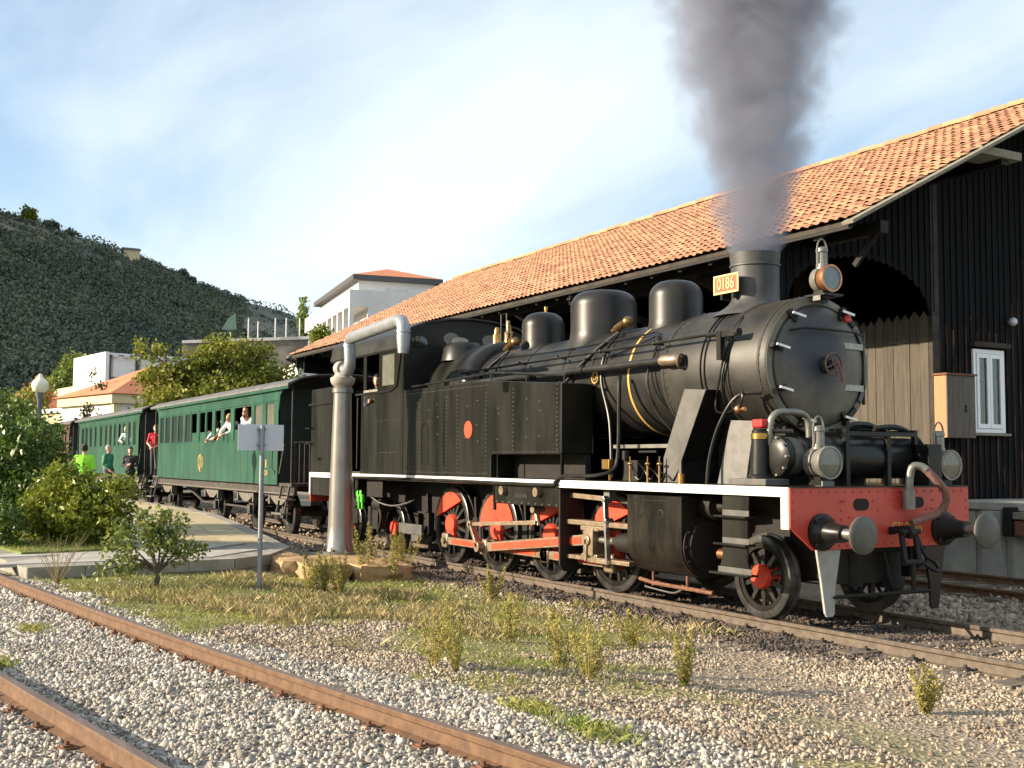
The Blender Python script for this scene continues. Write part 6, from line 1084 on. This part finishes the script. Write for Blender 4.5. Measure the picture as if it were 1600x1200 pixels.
plant('citrus_sapling', 'small open citrus sapling growing in front of the platform kerb', 'sapling', tuple(b0), sap, 210, 9, .05, .080, 'leaf_sapling', [[b0, b0 + Vector((.01, .02, .22)), b0 + Vector((a * .45, c * .45, .25 + d * .3)), b0 + Vector((a, c, d))] for a, c, d in tips[::1]], .022, hollow=.15, stem_name='branch', asp=.55)
# weeds with feathery spikes, each a plant of its own
WEEDS = [(-15.41, -4.48, .01, .62, 'behind the dry grass near the stone footing'), (-15.2, -4.30, .01, .45, 'short, just right of the tallest weed by the footing'), (-15.05, -4.85, .03, .42, 'left of the stone footing weeds'), (-17.55, -2.95, -.1, .70, 'tallest, in front of the crane footing'), (-17.3, -2.62, -.1, .55, 'leaning, right of the crane column'), (-18.3, -1.95, -.12, .62, 'beside the rail, left of the rear driving wheel'), (-9.01, -5.83, .03, .44, 'in the middle foreground beside pale gravel'), (-8.75, -5.72, .03, .38, 'darker, in the middle foreground'), (-14.32, -2.35, -.12, .40, 'against the dark ballast below the motion'), (-10.56, -4.16, 0, .40, 'alone in the stony middle ground'), (-8.81, -4.65, .02, .46, 'left one of the pair below the cylinders'), (-8.24, -4.72, .02, .42, 'right one of the pair below the cylinders'), (-9.92, -3.05, -.08, .36, 'near the cinders below the cylinder'), (-7.76, -4.07, -.01, .33, 'small, below the front steps'), (-6.34, -2.8, -.1, .28, 'thin, at the right among tan stones'), (-15.9, -4.0, 0, .34, 'stubby, at the foot of the brown stones')]
for i, (x, y, z, h, where) in enumerate(WEEDS):
    z = float(ground_z(x, y))
    t = thing('spiky_weed', 'feathery yellow-green weed ' + where, 'weed', (x, y, z), 'feathery weeds on the yard'); ns = 6 + (i % 3); P = []
    for k in range(ns):
        hx, hy = rng.normal(0, .13 * h + .015, 2); hh = h * 1.4 * rng.uniform(.5, 1.0); tip = Vector((x + hx * 1.6, y + hy * 1.6, z + hh))
        MB().tube([(x + hx * .2, y + hy * .2, z - .02), (x + hx, y + hy, z + hh * .5), tip], [.006, .003], 5, 3).build('stem', 'weed_green', t)
        m_ = int(110 * hh / .5) + 30; tt = rng.uniform(.10, 1.0, m_); rad = (.010 + .040 * np.sin(np.clip((tt - .1) / .9, 0, 1) * math.pi) ** .8) * (.6 + h); a = rng.uniform(0, 6.28, m_)
        base = np.array([x + hx * .2, y + hy * .2, z]) + tt[:, None] * np.array([hx * 1.4, hy * 1.4, hh]); P.append(base + np.stack([np.cos(a) * rad * rng.uniform(.2, 1, m_), np.sin(a) * rad * rng.uniform(.2, 1, m_), rng.normal(0, .01, m_)], 1))
    link('leaves', leaf_mesh('leaves', np.concatenate(P), .042 if z > -.05 else .05, 'weed_green', asp=.26), t)
t = thing('dry_weed', 'tan leafless dry weed skeleton beside the siding rail', 'weed', (-17.3, -7.75, .05)); o0 = Vector((-17.3, -7.75, .03))
for k in range(16):
    d = Vector((rng.normal(0, .22), rng.normal(0, .28), .55 + rng.uniform(0, .25))); MB().tube([o0, o0 + d * .5 + Vector((0, 0, .04)), o0 + d], [.006, .002], 4, 2).build('stem', 'weed_dry', t)
    for q in range(3): e = d * (.5 + .15 * q); MB().tube([o0 + e, o0 + e + Vector((rng.normal(0, .08), rng.normal(0, .08), .09))], [.003, .0015], 4).build('twig', 'weed_dry', t)
# grass as ground cover
def blades(name, P, h, w, mt, label, lean=.35):
    n = len(P); a = rng.uniform(0, 6.28, n); hh = h * rng.uniform(.4, 1.25, n); L_ = rng.normal(0, lean, (n, 2)) * hh[:, None]
    V = np.zeros((n, 4, 3)); sd_ = np.stack([np.cos(a), np.sin(a), np.zeros(n)], 1) * w / 2; V[:, 0] = P - sd_; V[:, 1] = P + sd_; mid = P + np.concatenate([L_ * .35, hh[:, None] * .6], 1); V[:, 2] = mid + sd_ * .7; V[:, 3] = P + np.concatenate([L_, hh[:, None]], 1)
    F_ = np.array([[0, 1, 2], [0, 2, 3]])[None] + 4 * np.arange(n)[:, None, None]
    return tag(link(name, np_mesh(name, V, F_.reshape(-1, 3), mt, 3)), label, 'grass', kind='stuff')
P = scatter(300000, -22, -3, -8.0, -1.4); w_, c_, g_ = zones(P[:, 0], P[:, 1]); ok = (~((P[:, 0] < -18) & (P[:, 1] < -1.7))); dry = fbm(P[:, 0], P[:, 1], 1.0, 51); u = rng.uniform(0, 1, len(P))
dryz = smooth((fbm(P[:, 0], P[:, 1], 1.4, 61) - .36 + .35 * np.exp(-(((P[:, 0] + 14.2) / 2.6) ** 2 + ((P[:, 1] + 4.9) / 1.5) ** 2)) - .12) / .15) * smooth((-10 - P[:, 0]) / 2.5 + .25) * (1 - .8 * smooth((-14.2 - P[:, 0]) / 1.5) * smooth((-4.9 - P[:, 1]) / .8))
clump = smooth((fbm(P[:, 0], P[:, 1], .55, 91) - .40) / .16)
blades('dry_grass', P[ok & (u < 1.25 * clump * dryz * (1 - w_) * (1 - c_) * .36)], .11, .0030, 'weed_dry', 'dry straw-coloured grass on the strip between the tracks', .45)
blades('green_grass', P[ok & (u > 1 - (.35 + .65 * clump) * g_ * (1 - dryz * .75) * .42 * smooth((-7.3 - P[:, 0]) / 1.2))], .055, .0045, 'grass_green', 'short yellow-green grass and moss between the tracks', .5)
PT = []
for x, y, r_, k in ((-7.13, -5.93, .20, 380), (-6.37, -5.92, .26, 480), (-12.6, -8.6, .18, 200), (-10.6, -9.1, .15, 160), (-9.3, -9.75, .25, 260), (-11.6, -9.4, .3, 260)): q = rng.normal(0, r_ * .6, (k, 2)); PT.append(np.stack([x + q[:, 0] * 1.3, y + q[:, 1] * .7, ground_z(x + q[:, 0] * 1.3, y + q[:, 1] * .7)], 1))
blades('grass_tufts', np.concatenate(PT), .075, .005, 'grass_green', 'pale green grass tufts at the foreground gravel edge', .6)
Q = rng.uniform(0, 1, (26000, 2)); lx_ = -34 + Q[:, 0] * 13.6; ly_ = -9 + Q[:, 1] * 3.0
inp = (ly_ < np.interp(lx_, [-34, -26, -20.6], [-6.6, -6.0, -6.1])) & (ly_ > np.interp(lx_, [-34, -24, -20.3], [-9.2, -8.5, -7.9])); lz = np.interp(lx_, [-30, -18.4], [.42, .22]) + .035
blades('lawn_grass', np.stack([lx_, ly_, lz], 1)[inp], .05, .010, 'grass_green', 'mown lawn grass on the bed under the shrubs')
# ================================================================= smoke
S0 = Vector((-11.43, 0, 4.45))
prof = [(0, .27), (.10, .29), (.25, .42), (.6, .62), (1.2, .95), (2.2, 1.4), (3.4, 1.9), (4.8, 2.4), (6.5, 2.9), (8.5, 3.3), (9.5, 2.0)]
sb = MB().lathe((0, 0, 0), (0, 0, 1), prof, 32); so = bpy.data.objects.new('smoke_plume', sb.mesh('smoke_plume', 'black')); COL.objects.link(so); so.location = S0
# lean of the plume
for v in so.data.vertices: v.co.x += .02 * v.co.z; v.co.y += .02 * v.co.z
vm = bpy.data.materials.new('smoke'); vm.use_nodes = True; nn = vm.node_tree.nodes; ll = vm.node_tree.links.new; nn.remove(nn['Principled BSDF'])
pv = nn.new('ShaderNodeVolumePrincipled'); pv.inputs['Color'].default_value = (0.36, 0.385, 0.48, 1); pv.inputs['Anisotropy'].default_value = 0.1; ll(pv.outputs[0], nn['Material Output'].inputs['Volume'])
tx = nn.new('ShaderNodeTexCoord'); sp = nn.new('ShaderNodeSeparateXYZ'); ll(tx.outputs['Object'], sp.inputs[0])
def M(op, a, b=None, c=None):
    m_ = nn.new('ShaderNodeMath'); m_.operation = op
    for i, q in enumerate((a, b, c)):
        if q is None: continue
        if isinstance(q, (int, float)): m_.inputs[i].default_value = q
        else: ll(q, m_.inputs[i])
    return m_.outputs[0]
zz = sp.outputs['Z']; axx = M('MULTIPLY', zz, -.02); dx = M('ADD', sp.outputs['X'], axx); dy = M('ADD', sp.outputs['Y'], M('MULTIPLY', zz, .02)); rr = M('SQRT', M('ADD', M('MULTIPLY', dx, dx), M('MULTIPLY', dy, dy)))
Rz = M('ADD', .33, M('MULTIPLY', zz, .235)); e_ = M('DIVIDE', rr, Rz)
n1 = nn.new('ShaderNodeTexNoise'); n1.inputs['Scale'].default_value = 1.7; n1.inputs['Detail'].default_value = 7; n1.inputs['Roughness'].default_value = .62; n1.inputs['Distortion'].default_value = .5; ll(tx.outputs['Object'], n1.inputs['Vector'])
shape = M('SUBTRACT', 1.12, M('ADD', e_, M('MULTIPLY', M('SUBTRACT', n1.outputs['Fac'], .5), 1.9)))
dens = M('MULTIPLY', M('MINIMUM', M('MAXIMUM', shape, 0.0), .6), M('ADD', 2.4, M('DIVIDE', 11.0, M('ADD', 1.0, M('MULTIPLY', M('MAXIMUM', zz, 0.0), 1.6)))))
ll(dens, pv.inputs['Density'])
so.data.materials.clear(); so.data.materials.append(vm); tag(so, 'grey billowing smoke plume rising from the chimney', 'smoke', kind='stuff')
# ================================================================= hill
HF = Vector((ROT[2][0], ROT[2][1], 0)).normalized(); HR = Vector((HF.y, -HF.x, 0)) if HF.x * -1 < 0 else Vector((HF.y, -HF.x, 0))
def bearing(th): return HF * math.cos(th) + HR * math.sin(th)
TH = [-95, -75, -55, -40, -30, -25, -24.2, -23.2, -20.8, -18.6, -16.3, -13.9, -11.5, -9.9, -8, -4, 2, 12]
TE_ = [.04, .18, .72, .70, .36, .228, .222, .218, .204, .186, .166, .150, .140, .128, .10, .06, .03, .01]  # the steep unseen rise left of frame is added to shade the visible face
DD = [520, 520, 520, 490, 450, 432, 435, 440, 455, 470, 490, 520, 560, 600, 640, 680, 700, 700]
def hill_z(th, d):
    te = np.interp(th, TH, TE_) * np.cos(np.radians(np.clip(th, -30, 30))) - .007; D = np.interp(th, TH, DD); t = np.clip((d - 170) / (D - 170), 0, 1.6)
    up = np.where(t < 1, .12 * t + .88 * t ** 1.25, 1 - .5 * (t - 1) ** 1.2)
    return 1.8 + te * D * up - 3.0 * (1 - np.clip(t * 4, 0, 1))
ths = np.concatenate([np.arange(-95, -27, 2.0), np.arange(-27, 12.1, .35)]); ds = np.concatenate([np.linspace(165, 720, 75), [800, 950]])
T_, D_ = np.meshgrid(ths, ds, indexing='ij'); hx = CAM.x + D_ * (HF.x * np.cos(np.radians(T_)) + HR.x * np.sin(np.radians(T_))); hy = CAM.y + D_ * (HF.y * np.cos(np.radians(T_)) + HR.y * np.sin(np.radians(T_)))
hz = hill_z(T_, D_) + (fbm(hx + 2000, hy + 2000, 45, 71) - .5) * 7 * np.clip((D_ - 170) / 100, 0, 1) * np.clip((np.interp(T_, TH, DD) - D_) / 60, .12, 1)
terr = (np.mod(hz, 3.6) < .8) * .9
k0, k1 = hx.shape; ii = np.arange(k0 * k1).reshape(k0, k1); Fh = np.stack([ii[:-1, :-1], ii[1:, :-1], ii[1:, 1:], ii[:-1, 1:]], -1).reshape(-1, 4)
mat('hill_soil', (0.09, 0.098, 0.08), (0.17, 0.16, 0.115), .03, rough=1.0, detail=10)
tag(link('hillside', np_mesh('hillside', np.stack([hx, hy, hz + terr], -1), Fh, 'hill_soil', 4, True)), 'dark scrub covered hillside behind the station, with an added unseen rise shading it', None, kind='structure')
def hill_pt(th, d): b_ = bearing(math.radians(th)); return Vector((CAM.x + b_.x * d, CAM.y + b_.y * d, float(hill_z(th, d))))
N = 13000; th = rng.uniform(-27, -8, N); Dm = np.interp(th, TH, DD); d = 190 + (Dm * 1.01 - 190) * rng.uniform(0, 1, N) ** .75
bx_ = CAM.x + d * (HF.x * np.cos(np.radians(th)) + HR.x * np.sin(np.radians(th))); by_ = CAM.y + d * (HF.y * np.cos(np.radians(th)) + HR.y * np.sin(np.radians(th))); bzz = hill_z(th, d)
keep = (fbm(bx_ + 3000, by_ + 3000, 30, 81) > .30) & ~((th > -13.5) & (d > Dm * .62) & (rng.uniform(0, 1, N) < .93)) & ~((th < -18.5) & (d > Dm * .90) & (rng.uniform(0, 1, N) < .8))
B = np.stack([bx_, by_, bzz], 1)[keep]; sz_ = rng.uniform(1.2, 3.6, len(B)); dirs = rng.normal(size=(len(B), 30, 3)); dirs /= np.linalg.norm(dirs, axis=2, keepdims=True); dirs[:, :, 2] = np.abs(dirs[:, :, 2]) * .8
LP = (B[:, None] + dirs * sz_[:, None, None] * np.array([1, 1, 1.05])).reshape(-1, 3)
tag(link('hillside_scrub', leaf_mesh('hillside_scrub', LP, .85, 'leaf_hill', asp=.9)), 'dense dark olive scrub covering the hillside', 'scrub', kind='stuff')
# ================================================================= buildings behind the train
def up(v, z): return Vector((v.x, v.y, z))
class Block:
    """a building corner seen from the yard: corner point, face direction to the left (dl) and to the right (dr)"""
    def __init__(s, px, depth, ang_l, ll, lr, z0, z1):
        c = at(px, 724, depth); s.c = Vector((c.x, c.y, 0)); s.dl = bearing(math.radians(ang_l)); s.dr = bearing(math.radians(ang_l + 90)); s.ll, s.lr, s.z0, s.z1 = ll, lr, z0, z1
    def p(s, l, r, z): q = s.c + s.dl * l + s.dr * r; return Vector((q.x, q.y, z))
    def box(s, l0, l1, r0, r1, z0, z1, b=None):
        b = b or MB(); v = [s.p(l, r, z) for z in (z0, z1) for r in (r0, r1) for l in (l0, l1)]
        return b.add(v, [(0, 2, 3, 1), (4, 5, 7, 6), (0, 1, 5, 4), (2, 6, 7, 3), (0, 4, 6, 2), (1, 3, 7, 5)])
    def hip(s, ov, h, b=None):
        b = b or MB(); l0, l1, r0, r1 = -ov, s.ll + ov, -ov, s.lr + ov; m_ = (r1 - r0) / 2; a = min(m_, (l1 - l0) / 2 - .1)
        v = [s.p(l0, r0, s.z1), s.p(l1, r0, s.z1), s.p(l1, r1, s.z1), s.p(l0, r1, s.z1), s.p(l0 + a, (r0 + r1) / 2, s.z1 + h), s.p(l1 - a, (r0 + r1) / 2, s.z1 + h)]
        return b.add(v, [(0, 1, 5, 4), (1, 2, 5), (2, 3, 4, 5), (3, 0, 4), (3, 2, 1, 0)])
A = Block(556, 120, -20, 22, 8.4, 3, 21.6)
wb = thing('white_hall', 'large white hall with a red hipped roof and a colonnade', 'building', tuple(A.p(5, 4, 3)))
A.box(0, A.ll, 0, A.lr, 3, A.z1).build('wall', 'plaster_white', wb, smooth=0); rf = A.hip(.7, 1.6).build('roof', 'roof_red', wb, smooth=0); A.box(-.75, A.ll + .7, -.75, A.lr + .75, A.z1 - .55, A.z1 - .01).build('eave_band', 'dark_trim', rf, smooth=0)
for k in range(4):
    f = A.box(-.06, .02, 3.0 + k * .66, 3.45 + k * .66, 18.9, 20.3).build('window', 'shutter', wb, smooth=0); A.box(-.09, -.06, 3.06 + k * .66, 3.39 + k * .66, 19.0, 20.2).build('pane', 'plaster_grey', f, smooth=0)
    A.box(-.08, .02, 3.0 + k * .66, 3.45 + k * .66, 17.75, 17.95).build('vent', 'win_dark', wb, smooth=0)
B2 = Block(542, 112, -20, 26, 10.5, 3, 18.9)
B2.box(.02, 26, .02, 10.5, 17.2, 18.9).build('parapet', 'plaster_white', wb, smooth=0); B2.box(0, 26, 2.2, 10.5, 3, 17.2).build('lower_wall', 'plaster_white', wb, smooth=0); B2.box(.02, .35, 1.9, 10.5, 3, 17.2).build('end_wall', 'plaster_white', wb, smooth=0)
for k in range(9): B2.box(.0 + k * 2.9, .45 + k * 2.9, 0, .45, 8, 17.2).build('column', 'plaster_white', wb, smooth=0)
for k in range(9): B2.box(.9 + k * 2.9, 2.0 + k * 2.9, 2.1, 2.2, 9.5, 15.5).build('window', 'win_dark', wb, smooth=0)
B2.box(0, 26, .0, 2.2, 7, 8).build('balcony_slab', 'plaster_cream', wb, smooth=0)
for k in range(9): B2.box(-.06, .01, 6.0 + k * .28, 6.14 + k * .28, 14.3, 16.0).build('grille_bar', 'win_dark', wb, smooth=0)
C_ = Block(164, 92, -38, 8, 9.5, 2, 10.3)
gb = thing('gridded_building', 'white building with a grey gridded facade above the orange roof', 'building', tuple(C_.p(3, 3, 2)))
C_.box(0, 8, 0, 9.5, 2, 10.3).build('wall', 'plaster_grey', gb, smooth=0); C_.box(-.3, 8, -.3, 0, 2, 10.55).build('side_wall', 'plaster_white', gb, smooth=0); C_.box(-.1, 8.2, 0, 9.8, 10.35, 10.5).build('roof', 'plaster_white', gb, smooth=0)
for r_ in (.1, 2.4, 4.7, 7.0, 9.3): C_.box(-.15, 0, r_ - .12, r_ + .12, 2, 10.3).build('mullion', 'dark_trim', gb, smooth=0)
for z in (5.6, 8.3): C_.box(-.12, 0, 0, 9.5, z, z + .2).build('transom', 'dark_trim', gb, smooth=0)
for r_ in (.3, 2.6, 4.9, 7.2):
    for z in (3.2, 5.9, 8.55): C_.box(-.05, 0, r_ + .1, r_ + 1.9, z, z + 1.7).build('panel', 'plaster_white', gb, smooth=0)
for k in range(10): C_.box(-.4, .2, .3 + k * .95, .7 + k * .95, 10.15, 10.34).build('eave_bracket', 'shutter', gb, smooth=0)
D1 = Block(176, 72, -42, 9, 9, 0, 6.0)
oh = thing('orange_roof_house', 'white house with an orange roof edge and cream pilasters', 'building', tuple(D1.p(3, 3, 0)))
D1.box(0, 9, 0, 9, 0, 6.0).build('wall', 'plaster_white', oh, smooth=0); D1.hip(.5, 2.3).build('roof', 'roof_red', oh, smooth=0); D1.box(-.3, 9, -.3, 9.3, 5.4, 5.98).build('cornice', 'plaster_cream', oh, smooth=0); D1.box(-.08, 0.4, -.08, .4, 0, 5.4).build('pilaster', 'plaster_cream', oh, smooth=0)
for k in range(3):
    f = D1.box(1.2 + 2.2 * k, 2.2 + 2.2 * k, -.06, .02, 2.4, 4.4).build('window', 'shutter', oh, smooth=0); D1.box(1.3 + 2.2 * k, 2.1 + 2.2 * k, -.09, -.06, 2.5, 4.3).build('pane', 'plaster_grey', f, smooth=0)
q = D1.p(2.5, 4.5, 0); MB().cyl((q.x, q.y, 6.8), (q.x, q.y, 9.2), .12, n=10).box(q.x - .35, q.x + .35, q.y - .35, q.y + .35, 9.2, 9.4).build('flue', 'dark_trim', oh, smooth=0)
E1 = Block(118, 78, -42, 14, 5.5, 0, 5.1); ch = thing('cream_house', 'cream and white low house between the cypress and the lamp', 'building', tuple(E1.p(3, 3, 0)))
E1.box(0, 14, 0, 5.5, 0, 5.1).build('wall', 'plaster_cream', ch, smooth=0); E1.box(1.2, 12, -.06, 0, .4, 4.3).build('panel', 'plaster_white', ch, smooth=0); E1.box(-.2, 14, -.25, 5.7, 5.1, 5.4).build('cornice', 'plaster_white', ch, smooth=0)
for k in range(3): E1.box(2 + 3 * k, 3.2 + 3 * k, -.09, -.06, 1.8, 3.8).build('window', 'shutter', ch, smooth=0)
F1 = Block(138, 100, -36, 22, 4, 0, 8.8); gh = thing('grey_wall_building', 'long grey walled building behind the lamp globe', 'building', tuple(F1.p(3, 2, 0)))
F1.box(0, 22, 0, 4, 0, 7.6).build('wall', 'plaster_grey', gh, smooth=0); F1.box(-.2, 22, -.2, 4.2, 7.6, 8.5).build('parapet', 'plaster_cream', gh, smooth=0)
for k in range(5): F1.box(2 + 4 * k, 2.4 + 4 * k, -.1, 0, 0, 7.6).build('pier', 'dark_trim', gh, smooth=0)
G1 = Block(26, 95, -40, 9, 5, 0, 6.2); sh_ = thing('small_house', 'small white house with a red roof at the left edge', 'building', tuple(G1.p(3, 2, 0)))
G1.box(0, 9, 0, 5, 0, 6.2).build('wall', 'plaster_white', sh_, smooth=0); G1.hip(.4, 1.8).build('roof', 'roof_red', sh_, smooth=0)
for k in range(2): G1.box(1.5 + 3 * k, 2.6 + 3 * k, -.06, 0, 3, 5).build('window', 'win_dark', sh_, smooth=0)
# terrace wall with poles and a green net
W0, W1_ = at(285, 537, 135), at(500, 530, 135)
tw = thing('terrace_wall', 'long pale retaining wall with poles below the hillside', 'wall', (W0.x, W0.y, 8))
d_ = (W1_ - W0); nrm_ = Vector((-d_.y, d_.x, 0)).normalized()
MB().add([up(W0, 4), up(W1_, 4), W1_, W0] + [up(p + nrm_ * 9, 4) for p in (W0, W1_)] + [W1_ + nrm_ * 9, W0 + nrm_ * 9], [(0, 1, 2, 3), (4, 7, 6, 5), (3, 2, 6, 7), (0, 3, 7, 4), (1, 5, 6, 2)]).build('wall_face', 'rock_wall', tw, smooth=0)
MB().bar(W0 + Vector((0, 0, .2)), W1_ + Vector((0, 0, .2)), .5, .35).build('coping', 'plaster_grey', tw, smooth=0)
for px in (388, 403, 430, 447, 468): q = at(px, 531, 135.5); MB().cyl((q.x, q.y, q.z - .5), (q.x, q.y, q.z + (2.6 if px != 403 else 2.2)), .09, n=6).build('pole', 'post_grey', tw)
n0_, n1_, n2_ = at(346, 515, 134), at(369, 515, 134), at(368, 489, 134); MB().add([n0_, n1_, n2_, at(356, 498, 134)] + [p + nrm_ * .15 for p in (n0_, n1_, n2_, at(356, 498, 134))], [(0, 1, 2, 3), (7, 6, 5, 4), (0, 4, 5, 1), (1, 5, 6, 2), (2, 6, 7, 3), (3, 7, 4, 0)]).build('green_net', 'net_green', tw, smooth=0)
H1 = Block(462, 108, -20, 9, 3.2, 3, 11.0); wr = thing('white_roof_building', 'low white roofed building between the tree and the shed', 'building', tuple(H1.p(3, 3, 3))); H1.box(0, 9, 0, 3.2, 3, 11.0).build('wall', 'plaster_white', wr, smooth=0); H1.hip(.3, 1.2).build('roof', 'plaster_white', wr, smooth=0)
# house and walls on the ridge
r0 = hill_pt(-18.75, 462); rh = thing('ridge_house', 'tiny ochre house with a dark roof on the hill ridge', 'building', tuple(r0))
MB().box(r0.x - 2.5, r0.x + 2.5, r0.y - 3, r0.y + 3, r0.z - 2, r0.z + 3.4).build('wall', 'plaster_cream', rh, smooth=0); MB().add([(r0.x - 3, r0.y - 3.4, r0.z + 3.4), (r0.x + 3, r0.y - 3.4, r0.z + 3.4), (r0.x + 3, r0.y + 3.4, r0.z + 3.4), (r0.x - 3, r0.y + 3.4, r0.z + 3.4), (r0.x, r0.y - 3.4, r0.z + 4.6), (r0.x, r0.y + 3.4, r0.z + 4.6)], [(0, 1, 4), (2, 3, 5), (1, 2, 5, 4), (3, 0, 4, 5), (3, 2, 1, 0)]).build('roof', 'dark_trim', rh, smooth=0)
rw = thing('ridge_walls', 'pale stone terrace walls near the left hill top', 'wall', tuple(hill_pt(-23.6, 420)))
for dd_, ta, tb_ in ((425, -25.0, -21.8), (412, -25.2, -22.6), (436, -24.6, -20.4)):
    pts = [hill_pt(t_, dd_) for t_ in np.linspace(ta, tb_, 8)]
    w_ = MB()
    for p, q in zip(pts[:-1], pts[1:]): w_.add([p - Vector((0, 0, 1)), q - Vector((0, 0, 1)), q + Vector((0, 0, 1.7)), p + Vector((0, 0, 1.7)), p + Vector((-1, 0, 1.7)), q + Vector((-1, 0, 1.7))], [(0, 1, 2, 3), (3, 2, 5, 4)])
    w_.build('terrace', 'stone_wall', rw, smooth=0)
# ================================================================= trees behind the train
def tree(name, label, px, depth, ztop, blobs, nc, per, spread, leaf, mt, r0, z0=0.0, asp=.6, hollow=.35, group='trees behind the station'):
    base = at(px, 724, depth); base.z = z0
    bl = [((base + HR * a + Vector((0, 0, z)) + HF * f_), (rx, rx, rz)) for a, f_, z, rx, rz in blobs]; bl = [(tuple(c), r) for c, r in bl]
    t = thing(name, label, 'tree', tuple(base), group); P = clumped(bl, nc, per, spread, hollow); link('crown', leaf_mesh('crown', P, leaf, mt, asp=asp), t)
    tr = MB().tube([base - Vector((0, 0, .3)), base + Vector((.05, .05, ztop * .3)), base + Vector((0, 0, ztop * .6))], [r0, r0 * .6], 9, 4).build('trunk', 'bark', t)
    for c, r in bl: MB().tube([base + Vector((0, 0, ztop * .35)), (base + Vector((0, 0, ztop * .5)) + Vector(c)) / 2, Vector(c)], [r0 * .45, r0 * .1], 6, 4).build('limb', 'bark', t)
    return t
tree('yellowing_tree', 'wide yellow-green tree above the middle of the coaches', 335, 60, 8.5, [(-3.6, 0, 7.6, .9, .55), (-2.8, 0, 6.0, 1.3, .9), (-1.0, .5, 6.6, 1.5, 1.2), (.6, 0, 7.2, 1.4, 1.0), (2.0, .4, 7.2, 1.0, .9), (2.2, 0, 5.8, 1.5, .9), (3.6, 0, 6.1, .8, .6), (-1.6, -.5, 4.9, 2.2, .9), (.8, -.5, 5.2, 1.8, 1.0), (-3.2, 0, 4.4, 1.3, .7), (-.2, 0, 7.7, .9, .6)], 620, 22, .22, .26, 'leaf_tree', .28)
tree('poplar_tree', 'pale green upright tree in front of the dark hill', 110, 110, 12.0, [(0, 0, 9.6, 2.0, 2.2), (-1.2, 0, 8.0, 1.9, 1.8), (1.0, 0, 8.2, 1.5, 1.9), (-2.4, 0, 6.8, 1.5, 1.3), (.2, 0, 11.0, 1.2, 1.2)], 330, 18, .3, .42, 'leaf_poplar', .3)
for px, dep, h, w_, lb in ((146, 76, 8.3, .75, 'dark cypress beside the white gridded building'), (161, 74, 7.2, .42, 'thin dark cypress by the orange roof edge'), (134, 66, 5.6, .9, 'low dark cypress in front of the cream house')):
    tree('cypress', lb, px, dep, h, [(0, 0, h * .45, w_, h * .32), (0, 0, h * .72, w_ * .62, h * .25), (0, 0, h * .25, w_ * .9, h * .2)], 120, 16, .12, .22, 'leaf_cypress', .12)
tree('tall_poplar', 'olive green tree standing left of the white hall', 470, 150, 22, [(0, 0, 21.0, .75, 1.5), (.1, 0, 19.6, .85, 1.6), (0, 0, 22.6, .5, .9)], 90, 16, .22, .4, 'leaf_poplar', .2)
tree('round_tree', 'bushy green tree below the colonnade of the white hall', 500, 105, 12.5, [(0, 0, 13.6, .8, .9), (.2, 0, 12.3, .85, 1.2), (-.4, 0, 12.9, .7, 1.0)], 130, 16, .18, .32, 'leaf_bush', .2)
tree('autumn_tree', 'small orange autumn tree beside the lamp globe', 57, 90, 8, [(0, 0, 7.0, .9, 1.3), (-.6, 0, 6.4, .8, 1.0)], 110, 14, .2, .3, 'leaf_autumn', .12)
tree('golden_bush_tree', 'golden rounded tree left of the lamp post', 38, 88, 7, [(0, 0, 6.0, 1.2, 1.2), (-.4, 0, 4.6, 1.4, 1.3), (1.0, 0, 5.2, .9, 1.1)], 150, 14, .25, .34, 'leaf_tree', .12)
tree('far_left_tree', 'green tree at the far left behind the tall shrub', 14, 60, 5, [(-.4, 0, 4.2, 1.4, 1.2), (.6, 0, 3.4, 1.2, 1.0)], 150, 14, .2, .26, 'leaf_poplar', .12)
for i, (t_, dd_, s_, lb) in enumerate(((-23.35, 433, 3.2, 'round pale olive tree on the left hill top'), (-22.3, 437, 2.3, 'dark pine right of the round hilltop tree'), (-21.5, 441, 1.9, 'small dark pine alone on the ridge'), (-16.35, 488, 2.5, 'bushy ridge tree halfway down the slope'), (-15.9, 491, 1.9, 'smaller ridge tree beside the halfway bushy one'))):
    p = hill_pt(t_, dd_); p.z -= .3; t = thing('ridge_tree', lb, 'tree', tuple(p), 'trees on the hill ridge')
    P = clumped([(tuple(p + Vector((0, 0, s_ * 1.1))), (s_, s_, s_ * .9))], 70, 14, s_ * .14, .3); link('crown', leaf_mesh('crown', P, s_ * .32, 'leaf_hill' if i else 'leaf_tree', asp=.8), t); MB().cyl(p, p + Vector((0, 0, s_)), .25, .15, 7).build('trunk', 'bark', t)
